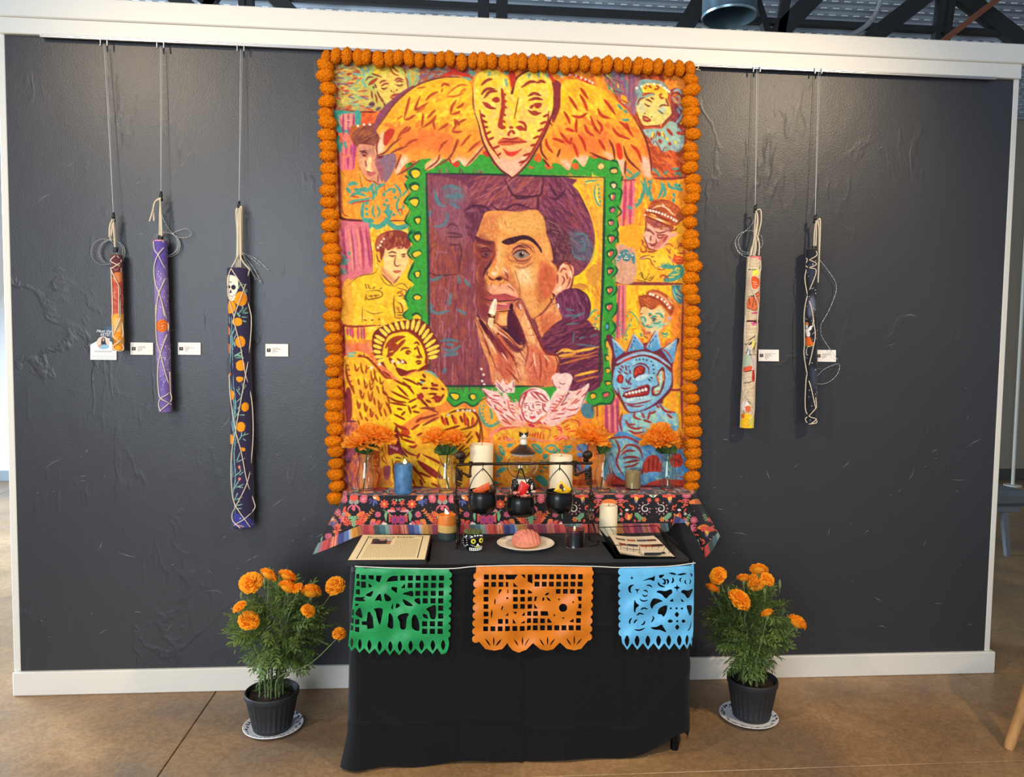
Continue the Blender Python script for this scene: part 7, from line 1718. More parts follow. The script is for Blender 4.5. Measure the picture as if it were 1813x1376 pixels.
# blue sheet: roses and a cross
R = Raster(1094, 992, 1234, 1156, KB, 'K', bp_)
R.run('V 900 980 5.036\n'+"""Q W 1015,120 1640,108 1662,75 1670,200 1660,700 1640,835 1625,800 1595,855 1565,805 1525,860 1480,800 1435,860 1390,800 1342,860 1295,800 1245,860 1200,800 1150,860 1105,800 1060,860 1015,800 1005,720
"""+scal(1014, 130, 1018, 740, 9, 36)+"""
P K 1102,200 1107,214 1122,219 1107,224 1102,240 1097,224 1083,219 1097,214
P K 1068,310 1085,285 1122,278 1098,300 1090,330 1098,352 1078,345 | 1130,318 1152,320 1172,315 1155,335 1150,362 1143,335
P K 1200,245 1240,225 1290,210 1305,195 1300,245 1260,235
P K 1345,195 1390,190 1370,215 1350,220 | 1430,175 1470,172 1500,190 1470,190 | 1505,190 1560,175 1590,182 1540,195 | 1625,180 1648,195 1640,215 
L K 16 1370,225 1395,240 1395,270 1372,265 | 1405,230 1425,245 1420,275 | 1335,255 1350,285 1395,300 | 1465,215 1470,245 1455,265
L K 12 1585,235 1575,255 1590,275 | 1620,235 1630,255 1615,278 | 1545,215 1530,235 1540,255
P K 1505,275 1512,295 1532,305 1512,318 1505,342 1498,318 1475,305 1498,295
P K 1322,345 1345,330 1400,335 1450,320 1462,350 1435,375 1405,402 1365,365
P K 1540,345 1560,325 1600,332 1650,325 1645,350 1605,402 1570,365
P K 1265,455 1290,405 1330,405 1375,425 1340,440 1300,465 1280,495
P K 1335,540 1340,500 1370,475 1415,465 1410,520 1385,565 1365,545
P K 1592,468 1620,465 1642,480 1640,530 1622,558 1600,510
P K 1440,425 1465,405 1470,430 | 1540,405 1568,430 1545,430
L K 12 1230,285 1260,285 1285,305 | 1205,335 1225,330 1245,350 | 1195,365 1215,382 1245,372 | 1170,405 1200,425 1245,418
P K 1125,415 1140,440 1165,465 1140,490 1130,530 1118,500
L K 14 1180,505 1205,488 1245,498 | 1145,555 1170,535 1208,545 | 1085,630 1082,605 1100,575 | 1122,625 1130,605 1150,590 | 1215,600 1210,625 1185,640 | 1125,680 1170,685 1220,665 | 1285,560 1295,580 1275,615
P K 1270,660 1320,655 1365,635 1385,660 1408,702 1370,690 1345,682 1300,680
P K 1600,690 1620,660 1635,612 1632,660 1615,688
D K 10 1448,490 | 1500,490 | 1548,492 | 1506,605
P K 1503,522 1522,545 1503,568 1484,545 | 1420,604 1442,588 1468,604 1442,620 | 1545,604 1560,588 1580,604 1560,620 | 1506,636 1524,658 1506,682 1488,658
P K 1058,730 1080,775 1060,832 1036,780 | 1148,732 1170,775 1150,830 1126,778 | 1243,732 1266,775 1245,830 1222,778 | 1338,732 1362,775 1340,828 1318,778 | 1430,730 1452,772 1432,828 1408,778 | 1523,730 1546,772 1526,825 1503,775 | 1595,728 1610,765 1592,822 1578,772 | 1642,745 1648,770 1640,795""")
def wrapR(x, y):
    t = max(0, (x-1212))/22; p = onY(x, y, YB); q = flatY()(x, y); return (q[0], q[1]+.020*t*t, q[2])
cutout('banner', R, KB, wrapR, tissue('blue_tissue', '62b2de', 0), bunt)['label'] = 'sky blue banner with roses and a cross'
pts = [onY(x, y, YB+.004) for x, y in ((628, 1003), (700, 1006), (795, 1007), (845, 1003), (940, 1001), (1050, 1003), (1100, 1005), (1180, 1003), (1231, 997))]
MB().tube(cr(pts, 6), .0018, 6).build('string', mat('white_string', 'd8d4cc', .8), bunt)
# ---------------------------------------------------------------- things on the shelf
M_GLASS = mat('clear_glass', 'f4faf6', .0, trans=1., ior=1.45); M_WAXW = mat('ivory_wax', 'efe0bc', .5, sss=.25); M_WICK = mat('wick', '2a2018', .9)
M_FLAME = mat('flame', 'ffd98a', .5, emit=6.)
def cyl_prof(r, h, e=.004, dip=.0, rim=.0): return [(0, 0), (r-e, 0), (r, e), (r, h-e), (r-e*.6, h), (r-.010-rim, h-.001), (r-.016-rim, h-dip), (0, h-dip-.001)]
def flame(c, s, parent, tilt=0.):
    m = MB(); m.lathe([(0, 0), (.30*s, .12*s), (.36*s, .35*s), (.22*s, .75*s), (.06*s, 1.1*s), (0, 1.2*s)], 12)
    m.v = [(c[0]+p[0]+tilt*p[2], c[1]+p[1]*.7, c[2]+p[2]) for p in m.v]; return m.build('flame', M_FLAME, parent)
def pillar(label, bx, by, r_px, top_row, Z, m, dip=.006, lit=False, group=None):
    c = onZ(bx, by, Z); r_ = r_px*mpp(c); h = onY(bx, top_row, c[1])[2]-Z
    t = thing('pillar_candle', label, 'candle', tuple(c), group)
    wx = MB().lathe(cyl_prof(r_, h, .004, dip), 40, (c[0], c[1], Z)).build('wax', m, t); MB().tube([(c[0], c[1], Z+h-dip-.002), (c[0]+.001, c[1], Z+h-dip+.010)], .0012, 6).build('wick', M_WICK, wx)
    return t, c, r_, h
pillar('tall ivory pillar candle on the flowered cloth, left of the cat jar', 852, 867.5, 20.5, 786, SZ, M_WAXW)
pillar('ivory pillar candle on the flowered cloth, right of the cat jar', 992.5, 869, 20.5, 806, SZ, M_WAXW)
pillar('short ivory pillar candle on the black cloth behind the wire basket', 1076.5, 947, 15.8, 894, TT, M_WAXW)
M_BLUE = mat('mottled_blue_wax', '3d6a94', .45, var=.38, vscale=38, sss=.15)
t, c, r_, h = pillar('mottled blue lit pillar candle on the flowered cloth, between two vases', 714, 873.5, 16, 821, SZ, M_BLUE)
flame((c[0]+.006, c[1], SZ+h-.002), .020, t)

# beige candle in a glass
c = onZ(1120, 866.5, SZ); r_ = 14.2*mpp(c); h = onY(1120, 830, c[1])[2]-SZ
t = thing('jar_candle', 'beige candle in a clear tumbler on the flowered cloth, at the right', 'candle', tuple(c))
MB().lathe([(0, .010), (r_-.003, .010), (r_-.003, h-.012), (0, h-.013)], 36, (c[0], c[1], SZ)).build('wax', mat('beige_wax', 'bd9a62', .5, sss=.2), t)
MB().lathe([(0, .001), (r_-.002, .001), (r_, .004), (r_, h), (r_-.0015, h+.001), (r_-.0024, h), (r_-.0024, .008), (0, .008)], 36, (c[0], c[1], SZ)).build('tumbler', M_GLASS, t)
MB().tube([(c[0], c[1], SZ+h-.014), (c[0], c[1], SZ+h-.005)], .0012, 6).build('wick', M_WICK, t)

# four glass vases with silk marigolds
M_STEM = mat('silk_stem', '4c6a3c', .6); M_LEAF = mat('silk_leaf', '3c5a26', .55, var=.3, vscale=30)
def translucent(m, w_=.4):
    nt = m.node_tree; b = nt.nodes['Principled BSDF']; t = nt.nodes.new('ShaderNodeBsdfTranslucent'); x = nt.nodes.new('ShaderNodeMixShader'); x.inputs[0].default_value = w_
    if b.inputs['Base Color'].links: nt.links.new(b.inputs['Base Color'].links[0].from_socket, t.inputs[0])
    else: t.inputs[0].default_value = b.inputs['Base Color'].default_value
    nt.links.new(b.outputs[0], x.inputs[1]); nt.links.new(t.outputs[0], x.inputs[2]); nt.links.new(x.outputs[0], nt.nodes['Material Output'].inputs[0]); return m
M_PET = [translucent(mat('silk_petal', 'ffa92e', .7, spec=.2, var=.08, vscale=60)), translucent(mat('silk_petal_light', 'ffb646', .7, spec=.2, var=.08, vscale=60))]
def petal(mb, c, d, n, L_, wd, curl, rg, ruff=.12, mi=0):
    """ruffled petal: starts at c, grows along d with face normal n"""
    d = Vector(d).normalized(); n = Vector(n); n = (n-d*n.dot(d)).normalized(); s = d.cross(n); NU, NW = 4, 5; vs = []; ph = rg.uniform(0, 6)
    for i in range(NU+1):
        u = i/NU; w_ = wd*(.30+.9*u-.35*u**3)
        for j in range(NW+1):
            q = (j/NW-.5)*2; edge = L_*.10*(1-q*q)*u
            up = curl*L_*u*u+ruff*L_*u*math.sin(q*5+ph)*(.4+abs(q))+.18*wd*q*q*(1-u)
            p = Vector(c)+d*(L_*u+edge+ruff*.5*L_*u*math.sin(q*9+ph))+s*(w_*q*.5)+n*up; vs.append(p)
    fs = [(i*(NW+1)+j, i*(NW+1)+j+1, (i+1)*(NW+1)+j+1, (i+1)*(NW+1)+j) for i in range(NU) for j in range(NW)]
    mb.add(vs, fs, mi)
def silk_head(mb, c, rx, rz, rg, n=70, light=0):
    for k in range(n):
        t = (k+.5)/n; el = -0.45+2.0*t**.85; a = k*2.39996+rg.uniform(-.2, .2)        # from drooping outer petals to the upright heart
        d = Vector((math.cos(a)*math.cos(el), math.sin(a)*math.cos(el), math.sin(el))); L_ = (1-.25*t)*rg.uniform(.85, 1.08)
        n_ = Vector((-math.cos(a)*math.sin(el), -math.sin(a)*math.sin(el), math.cos(el)))
        m0 = len(mb.v); petal(mb, (0, 0, 0), d, n_, L_, .62, .10+.1*rg.random(), rg, .10, light if rg.random() < .6 else 1-light)
        for i in range(m0, len(mb.v)): p = mb.v[i]; mb.v[i] = (c[0]+p[0]*rx, c[1]+p[1]*rx*.85, c[2]+p[2]*rz)
def vase_with_flower(name_v, name_f, bx, by, rows, heads, leaf_dirs, seed):
    c = onZ(bx, by, SZ); s = mpp(c); h = onY(bx, rows[0], c[1])[2]-SZ; rg = random.Random(seed)
    t = thing('glass_vase', name_v, 'vase', tuple(c), 'glass vases on the shelf')
    O = [(.0305, 0), (.0315, .02*h), (.030, .06*h), (.034, .15*h), (.0395, .32*h), (.0395, .42*h), (.0345, .58*h), (.0285, .74*h), (.0275, .82*h), (.031, .92*h), (.0365, h)]
    pr = [(0, .0008)]+[(a, max(b_, .0008)) for a, b_ in O]+[(a-.0022, b_) for a, b_ in O[::-1][:-2]]+[(.026, .05*h), (0, .045*h)]
    MB().lathe([(a, b_) for a, b_ in smooth_prof(pr)], 40, (c[0], c[1], SZ)).build('glass', M_GLASS, t)
    f = thing('silk_marigold', name_f, 'flower', (c[0], c[1], SZ+.02), 'orange silk marigolds in the vases')
    hs = []
    for (hx, hy, rx, rz) in heads:
        q = onY(hx, hy, c[1]-.004); hs.append(q); s2 = mpp(q); mb = MB(); silk_head(mb, (q[0], q[1], q[2]-rz*s2*.35), rx*s2, rz*s2*1.05, rg, 64, seed % 2); mb.build('bloom', M_PET, f)
    q = np.mean(hs, 0)
    MB().tube(cr([(c[0]-.012*(1 if seed % 2 else -1), c[1], SZ+.05*h+.004), (c[0]-.002, c[1], SZ+.5*h), (c[0]+.004, c[1], SZ+h), (q[0], q[1]+.005, q[2]-.012)], 6), .0032, 8).build('stem', M_STEM, f)
    for a in leaf_dirs:
        mb = MB(); b0 = Vector((c[0]+.3*(q[0]-c[0]), c[1], SZ+h-.003)); d = Vector((math.cos(a), -.25+.3*math.sin(a*3), .25+abs(math.sin(a)))).normalized(); petal(mb, b0, d, (0, -.75, .66), .050, .034, .12, rg, .03)
        mb.build('leaf', M_LEAF, f)
def smooth_prof(p):
    q = smooth_pts3([(a, b_, 0) for a, b_ in p[1:-1]], False, 3)[:, :2]; q[:, 0] = np.maximum(q[:, 0], .001); return [p[0]]+[tuple(map(float, x)) for x in q]+[p[-1]]
vase_with_flower('clear glass vase at the left end of the shelf', 'orange silk marigold in the leftmost vase, widest bloom', 648, 871.5, (803,), [(638, 779, 31, 27), (672, 770, 31, 26), (655, 764, 30, 24)], (PI*.95, PI*.75, PI*.6, PI*.4, PI*.2), 1)
vase_with_flower('clear glass vase between the blue candle and the left skeleton figure', 'orange silk marigold in the vase right of the blue candle', 790, 871.5, (804,), [(770, 772, 27, 25), (803, 773, 26, 23)], (PI*.97, PI*.8, PI*.5, PI*.25, PI*.05), 2)
vase_with_flower('clear glass vase just right of the right skeleton figure', 'orange silk marigold in the vase behind the right skeleton figure', 1068, 868.5, (803,), [(1050, 770, 33, 31), (1040, 764, 24, 24)], (PI*.1, PI*.2, PI*.35, PI*.6), 3)
vase_with_flower('clear glass vase at the right end of the shelf', 'orange silk marigold in the rightmost vase', 1181, 867, (802,), [(1158, 776, 25, 24), (1181, 775, 27, 25), (1170, 762, 26, 25)], (PI*.95, PI*.85, PI*.5, PI*.15, PI*.05), 4)
q = onZ(673, 867, SZ); m = MB().box(q[0]-.028, q[0]+.028, q[1]-.012, q[1]+.012, SZ+.0008, SZ+.007, .002)
tag(m.build('red_packet', mat('red_foil', 'b8322a', .4), smooth=False), 'small flat red packet lying between the leftmost vase and the blue candle', 'packet')

# cat jar
c = onZ(925, 871, SZ); s = mpp(c); J = (c[0], c[1])
zr = lambda row: onY(925, row, c[1])[2]-SZ
t = thing('cat_candy_jar', 'glass candy jar with a black and white cat on its lid', 'jar', (c[0], c[1], SZ))
M_CB = mat('black_ceramic', '14110f', .18, coat=.4); M_CW = mat('white_ceramic', 'e8e0cc', .22, coat=.4); M_CBR = mat('brown_black_glaze', '33241c', .2, coat=.5)
hb = zr(846)
MB().lathe([(0, .001), (20*s, .001), (22*s, .006), (21*s, hb*.45), (19*s, hb*.85), (16*s, hb), (0, hb)], 32, (J[0], J[1], SZ)).build('base', M_CW, t)
for dx, rx in ((-14, 8), (12, 11)):
    MB().ball((J[0]+dx*s, J[1]-15*s, SZ+hb*.48), (rx*s, 8*s, hb*.46), 16).ball((J[0]+dx*s*1.1, J[1]-15*s, SZ+hb*.86), (5.5*s, 5*s, 4.6*s), 12).build('cat_body', M_CB, t)
MB().ball((J[0]-6*s, J[1]-21*s, SZ+hb*.80), (4.3*s, 3.6*s, 4.2*s), 14).lathe([(1.4*s, 0), (0, 3*s)], 6, (J[0]-8.4*s, J[1]-21*s, SZ+hb*.80+3.3*s)).lathe([(1.4*s, 0), (0, 3*s)], 6, (J[0]-3.6*s, J[1]-21*s, SZ+hb*.80+3.3*s)).ball((J[0]+17*s, J[1]-20*s, SZ+hb*.18), (5*s, 3.5*s, 2.2*s), 10).ball((J[0]+14*s, J[1]-22.5*s, SZ+hb*.5), (2.2*s, 1.5*s, 5*s), 10).build('white_patch', M_CW, t)
for dx in (-7.5, -4.6): MB().ball((J[0]+dx*s, J[1]-24.4*s, SZ+hb*.84), (.8*s, .5*s, .8*s), 8).build('eye', M_CB, t)
h0, h1 = hb, zr(805)
O = [(14*s, h0), (22*s, h0+(h1-h0)*.12), (28*s, h0+(h1-h0)*.38), (28.5*s, h0+(h1-h0)*.58), (25*s, h0+(h1-h0)*.80), (20*s, h0+(h1-h0)*.93), (20*s, h1)]
MB().lathe(smooth_prof([(0, h0+.0006)]+O+[(a-.0022, b_) for a, b_ in O[::-1]][:-1]+[(13*s, h0+.003), (0, h0+.003)]), 40, (J[0], J[1], SZ)).build('glass_bowl', M_GLASS, t)
MB().lathe([(18*s, h1-.001), (21*s, h1-.001), (21.5*s, h1+2*s), (20.5*s, h1+3*s), (18*s, h1+2*s)], 36, (J[0], J[1], SZ)).build('lid_rim', mat('pale_ceramic', 'b9a894', .3), t)
h2 = zr(786.5)
MB().lathe([(0, h1+3.2*s), (22*s, h1+2.6*s), (24*s, h1+3.6*s), (23*s, h1+5.2*s), (15*s, h1+11*s), (8*s, h2-1*s), (6*s, h2), (0, h2)], 36, (J[0], J[1], SZ)).build('lid', M_CBR, t)
h3 = zr(762); hx = J[0]+.5*s; zf = SZ+h2
MB().lathe([(0, -.5*s), (6.2*s, 0), (6.6*s, 4*s), (5.2*s, 9*s), (0, 10.5*s)], 20, (hx, J[1], zf)).ball((hx, J[1]-2*s, zf+13.5*s), (7.4*s, 6*s, 5.6*s), 16).build('cat_head', M_CW, t)
mb = MB().ball((hx-3.6*s, J[1]-1.6*s, zf+15.8*s), (4.6*s, 6*s, 4.6*s), 12).ball((hx+3.6*s, J[1]-1.6*s, zf+15.8*s), (4.6*s, 6*s, 4.6*s), 12)
for sg in (-1, 1): mb.add([(hx+sg*8.2*s, J[1]-3.5*s, zf+23.5*s), (hx+sg*8.2*s, J[1]-4*s, zf+16*s), (hx+sg*2.6*s, J[1]-4*s, zf+19.5*s), (hx+sg*6*s, J[1]+2*s, zf+17*s)], [(0, 1, 2), (0, 2, 3), (0, 3, 1), (1, 3, 2)])
mb.build('cat_mask', M_CB, t)
for sg in (-1, 1): MB().ball((hx+sg*3.4*s, J[1]-7.9*s, zf+15.6*s), (1.1*s, .7*s, .75*s), 8).build('cat_eye', mat('cat_eye_white', 'e6e8d8', .2), t)
MB().ball((hx-1.9*s, J[1]-7.4*s, zf+12*s), (1.6*s, .5*s, .5*s), 8).ball((hx+1.9*s, J[1]-7.4*s, zf+12*s), (1.6*s, .5*s, .5*s), 8).build('cat_mouth', mat('taupe_glaze', '8a7a66', .4), t)
M_GOLD = mat('gold_foil', 'f0c444', .3, .3, bump=.3, bscale=300); rg = random.Random(6)
for i in range(16):
    lay = i//6; a = i*2.1+lay; rr = (.62 if lay == 0 else .75)*22*s*(rg.uniform(.45, .8) if i % 3 else .1); zc = SZ+h0+(h1-h0)*(.13+.16*lay)+.004
    Mx = Matrix.Translation((J[0]+rr*math.cos(a), J[1]+rr*math.sin(a), zc)) @ Matrix.Rotation(rg.uniform(0, 6), 4, 'Z') @ Matrix.Rotation(rg.uniform(-.7, .7), 4, 'X') @ Matrix.Rotation(rg.uniform(-.5, .5), 4, 'Y')
    tag(MB().box(-.013, .013, -.0085, .0085, -.0045, .0045, .002, M=Mx).build('gold_candy', M_GOLD, smooth=False), 'gold foil wrapped candy inside the glass cat jar', 'candy', 'gold foil candies in the cat jar')

# ---------------------------------------------------------------- skeletons carrying cauldrons
M_BRZ = mat('dark_bronze', '3d2f27', .38, .75, bump=.35, bscale=140, var=.3, vscale=60); M_IRON = mat('black_iron', '1b1b1c', .30, .5, coat=.25)
YS = -.405
rack = thing('skeleton_rack', 'bronze pair of skeleton figures shouldering a pole with three cauldrons', 'figurine', (onY(930, 970, YS)[0], YS, TT))
PX = lambda x, y, dy=0.: np.array(onY(x, y, YS+dy))
sk = mpp(PX(930, 900))
pts = [PX(x, y) for x, y in ((808, 822.5), (860, 821.5), (930, 821), (990, 820.5), (1049, 820))]
MB().tube(cr(pts, 6), [2.6*sk+.4*sk*math.sin(i*1.7) for i in range(25)], 10).build('pole', M_BRZ, rack)
def bone(mb, a, b_, r0, r1=None, up=1.3):
    """long bone: slender shaft, knobbed ends"""
    a, b_ = np.array(a), np.array(b_); r0 *= up; r1 = (r1 or r0/up)*up; f = (0, .06, .16, .35, .65, .84, .94, 1); k = (.8, 1.5, 1.0, .72, .72, 1.0, 1.5, .8)
    mb.tube([a+(b_-a)*t for t in f], [(r0+(r1-r0)*t)*q for t, q in zip(f, k)], 8)
def skeleton(fx, J):
    """fx = +1 looks towards +x.  J holds joints as photo points with a depth offset"""
    p = lambda k: PX(*J[k]); mb = MB(); s = sk
    fig = bpy.data.objects.new('skeleton_figure', None); COL.objects.link(fig); fig.parent = rack; fig.matrix_parent_inverse = Matrix.Translation(-rack.location)
    sp = cr([p('neck'), p('chest'), p('waist'), p('pelvis')], 10); mb.tube(sp, [(1.5+.55*(i % 2))*s for i in range(len(sp))], 8)
    for side in (-1, 1):
        mb.tube(cr([p('neck')+[0, 0, -2*s], p('chest')+[0, side*3*s, 12*s], p('chest')+[fx*1*s, side*8*s, 10*s]], 4), 1.2*s, 6)     # collar bone
    for k in range(7):                                   # ribs curve from the spine round to the breastbone
        t = .16+k*.105; c = np.array(sp[min(len(sp)-1, int(t*len(sp)*.66+2))]); wd = (4.6, 5.8, 6.6, 7.0, 6.6, 5.6, 4.2)[k]*s; dp = (5, 6.5, 7.8, 8.4, 8.2, 7.2, 5.4)[k]*s
        ring = [c+np.array([fx*(dp*.55-dp*.72*math.cos(a)), wd*math.sin(a), -.30*dp*(1-math.cos(a))*.5-.8*s]) for a in np.linspace(.0, 2*PI, 19)[:-1]]
        mb.tube(ring, .95*s, 6, closed=True)
    c = p('chest'); mb.tube([c+[fx*9*s, 0, 11*s], c+[fx*10.5*s, 0, 2*s], c+[fx*8*s, 0, -9*s]], [1.2*s, 1.5*s, .9*s], 6)     # breastbone
    mb.ball(tuple(c+np.array([fx*3.0*s, 0, 2*s])), (4.2*s, 4.0*s, 11*s), 10)
    c = p('pelvis')
    for side in (-1, 1): mb.ball(tuple(c+np.array([-fx*.5*s, side*4*s, 1*s])), (3.6*s, 3.4*s, 6.2*s), 10)
    mb.ball(tuple(c+np.array([0, 0, -3*s])), (3*s, 4*s, 3*s), 8)
    for L_, o in (('a', -1), ('b', 1)):
        hip, kn, an, to = p('hip'+L_), p('knee'+L_), p('ankle'+L_), p('toe'+L_)
        bone(mb, hip, kn, 1.9*s, 1.7*s); mb.ball(tuple(kn), (2.5*s, 2.4*s, 2.6*s), 8); bone(mb, kn, an, 1.8*s, 1.4*s); bone(mb, kn+[0, 1.6*s, -2*s], an+[0, 1.4*s, 2*s], .8*s)
        for q in (-1, 0, 1): mb.tube([an+[0, 0, -1*s], (an+to)/2+[0, q*1.6*s, .6*s], to+[0, q*2.8*s, 0]], [1.8*s, 1.4*s, .9*s], 6)
        mb.ball(tuple(an+np.array([-fx*1.6*s, 0, -1.5*s])), (2.2*s, 1.8*s, 1.7*s), 8)
    for L_ in ('a', 'b'):
        sh, el, ha = p('sh'+L_), p('el'+L_), p('ha'+L_); bone(mb, sh, el, 1.5*s, 1.3*s); bone(mb, el, ha, 1.4*s, 1.1*s); mb.ball(tuple(sh), 2.2*s, 8); mb.ball(tuple(el), 1.8*s, 8)
        side = -1 if L_ == 'a' else 1
        for q in range(4):                               # four fingers over the pole, thumb under
            x = ha[0]+(q-1.5)*1.9*s; z0 = p('pole_'+L_)[2]; yy = ha[1]
            mb.tube(cr([(x, YS+side*4.4*s, z0-1.2*s), (x, YS+side*4.2*s, z0+2.6*s), (x, YS+side*.5*s, z0+4.1*s), (x, YS-side*3.4*s, z0+2.2*s), (x, YS-side*3.9*s, z0-.8*s)], 3), .75*s, 5)
        mb.tube([(ha[0]-fx*2*s, YS+side*4.2*s, p('pole_'+L_)[2]-1*s), (ha[0]+fx*1*s, YS+side*1*s, p('pole_'+L_)[2]-3.6*s), (ha[0]+fx*2.5*s, YS-side*2*s, p('pole_'+L_)[2]-3.2*s)], .85*s, 5)
        mb.ball((ha[0], YS+side*4.2*s, p('pole_'+L_)[2]-1.2*s), (3.6*s, 1.4*s, 2.2*s), 8)
    mb.build('skeleton', M_BRZ, fig)
    c = p('head'); R = 9.2*s; m = MB(); m.ball((0, 0, 0), (R*1.02, R*.80, R*.88), 24)
    for i, v in enumerate(m.v):                          # sockets, nose hole, cheek hollows
        x, y, z_ = v[0]*fx, v[1], v[2]; d = Vector((x, y, z_)); k = 0
        for cx, cy, cz, rr, dep in ((.78, .36, -.05, .34, .20), (.78, -.36, -.05, .34, .20), (.95, 0, -.42, .20, .12), (.2, .75, -.35, .30, .10), (.2, -.75, -.35, .30, .10)):
            q = (d-Vector((cx, cy, cz))*R).length/R; k += dep*math.exp(-(q/rr*1.6)**2)
        m.v[i] = (v[0]*(1-k), v[1]*(1-k*.8), v[2]*(1-k*.3))
    m.ball((fx*4.8*s, 0, -7*s), (3.9*s, 4.2*s, 3.0*s), 12).ball((fx*4.6*s, 0, -10.6*s), (3.6*s, 3.6*s, 1.7*s), 10).ball((fx*.3*s, 0, -8*s), (2.2*s, 4.8*s, 4*s), 10)
    for q in range(5): m.box(fx*8.2*s-.5*s, fx*8.2*s+.5*s, (q-2.5)*1.2*s, (q-1.6)*1.2*s, -9.6*s, -8.0*s)
    tilt = Matrix.Translation(Vector(c)) @ Matrix.Rotation(fx*.12, 4, 'Y'); m.v = [tuple(tilt @ Vector(v)) for v in m.v]
    m.build('skull', M_BRZ, fig)
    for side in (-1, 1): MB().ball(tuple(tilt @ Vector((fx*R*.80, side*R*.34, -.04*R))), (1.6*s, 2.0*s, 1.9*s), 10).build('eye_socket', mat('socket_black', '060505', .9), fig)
skeleton(1, dict(neck=(809, 827), chest=(808, 842), waist=(808, 862), pelvis=(806, 878), head=(815, 806.5), hipa=(805, 882, -.010), hipb=(809, 882, .010), kneea=(810, 922, -.010), kneeb=(813, 921, .012), anklea=(809, 965, -.010), ankleb=(813, 962, .014), toea=(807, 971, -.030), toeb=(818, 966, .004),
                 sha=(808, 831, -.016), shb=(808, 831, .016), ela=(833, 844, -.014), elb=(831, 845, .016), haa=(834, 823.5, -.008), hab=(833, 823.5, .008), pole_a=(834, 821.8), pole_b=(833, 821.8)))
skeleton(-1, dict(neck=(1045, 826), chest=(1046, 841), waist=(1046, 860), pelvis=(1046, 877), head=(1040, 805.5), hipa=(1049, 881, -.010), hipb=(1045, 881, .010), kneea=(1047, 917, -.012), kneeb=(1041, 914, .012), anklea=(1060, 962, -.012), ankleb=(1043, 955, .014), toea=(1042, 967, -.014), toeb=(1050, 959, .006),
                  sha=(1045, 830, -.016), shb=(1045, 830, .016), ela=(1018, 841, -.014), elb=(1020, 842, .016), haa=(1016, 822, -.008), hab=(1018, 822, .008), pole_a=(1016, 820.3), pole_b=(1018, 820.3)))
def cauldron(label, cx, rim, botm, apex, hx, swing):
    yq = YS-.004; c = PX(cx, rim, -.004); R = 25*sk; hgt = (botm-rim)*sk*1.0
    t = thing('cauldron', label, 'cauldron', (c[0], yq, c[2]-hgt), 'three small cauldrons hanging from the pole')
    O = [(.58, 0), (.76, .03), (.91, .15), (.99, .36), (1.0, .55), (.97, .78), (.935, .90), (.95, .96), (.97, 1.0)]
    pr = [(0, .0)]+[(R*a, hgt*b_) for a, b_ in O]+[(R*.92, hgt*1.0), (R*.88, hgt*.9), (R*.88, hgt*.55), (R*.7, hgt*.2), (0, hgt*.12)]
    MB().lathe(pr, 44, (c[0], yq, c[2]-hgt)).build('pot', M_IRON, t)
    for sg in (-1, 1): MB().ball((c[0]+sg*R*.93, yq, c[2]-hgt*.06), (2.2*sk, 1.6*sk, 2.4*sk), 8).build('lug', M_IRON, t)
    ap = PX(*apex, -.004); l_, r_ = c+np.array([-R*.93, 0, -hgt*.06]), c+np.array([R*.93, 0, -hgt*.06])
    if swing: l_ = l_+[R*.25, -R*.35, 0]; r_ = r_+[-R*.25, R*.35, 0]
    H_ = ap[2]-c[2]
    hp = [l_, l_+[R*.10, 0, H_*.32], l_+[R*.36, 0, H_*.68], ap+[-R*.12, 0, -H_*.05], ap, ap+[R*.12, 0, -H_*.05], r_+[-R*.36, 0, H_*.68], r_+[-R*.10, 0, H_*.32], r_]
    MB().tube(cr(hp, 5), 1.0*sk, 6).build('handle', M_IRON, t)
    tp = PX(hx, 820.8, 0)
    ring = [(ap[0]+(tp[0]-ap[0])*.5, YS+(3.3*sk)*math.cos(a)-.001, (tp[2]+ap[2])/2-1.2*sk+((tp[2]-ap[2])/2+3.4*sk)*math.sin(a)) for a in np.linspace(0, 2*PI, 15)[:-1]]
    MB().tube(ring, .6*sk, 5, closed=True).build('hook', M_IRON, t); return c, R
cL, RL = cauldron('small black cauldron with an orange candy packet, nearest the left skeleton', 854, 868, 907, (855, 830.5), 855, False)
cM, RM = cauldron('small black cauldron hanging lowest, in the middle of the pole', 921.5, 877, 914, (922, 830), 922, True)
cR, RR = cauldron('small black cauldron with a yellow packet, nearest the right skeleton', 990, 869, 907, (991, 829.5), 991, False)
M_ORF = mat('orange_foil', 'd4561c', .35, bump=.4, bscale=120); M_RDF = mat('red_wrapper', 'd02420', .32, bump=.25, bscale=120); M_YLF = mat('yellow_wrapper', 'f0b41a', .35); M_BRF = mat('brown_foil', '6a4630', .4, .3, bump=.5, bscale=150); M_PKF = mat('pink_wrapper', 'd8806a', .45, bump=.5, bscale=150)
def packet(name, label, quad, dy, m, th=.006, grp=None):
    """crimped sachet on four photo points, standing in a cauldron"""
    q = [PX(x, y, dy) for x, y in quad]; nu = 9; G0, G1 = [], []
    for j in range(nu):
        v = j/(nu-1); r0, r1 = [], []
        for i in range(nu):
            u = i/(nu-1); p = (q[0]*(1-u)+q[1]*u)*(1-v)+(q[3]*(1-u)+q[2]*u)*v; b_ = th*(16*u*(1-u)*v*(1-v))**.5+.0004; zz = .0008*math.sin(i*3.1)*(j in (0, nu-1))
            r0.append(p+[0, -b_, zz]); r1.append(p+[0, b_, zz])
        G0.append(r0); G1.append(r1)
    mb = MB().grid(np.array(G0)).grid(np.array(G1), flip=True); return tag(mb.build(name, m), label, 'candy', grp)
packet('candy_packet', 'crinkled orange candy packet sticking out of the left cauldron', [(836, 868), (866, 853.5), (867.5, 866), (845, 879)], -.006, M_ORF)
packet('candy_packet', 'brown candy packet at the right of the left cauldron', [(862, 862), (871, 857), (879, 865), (866, 876)], .012, M_BRF)
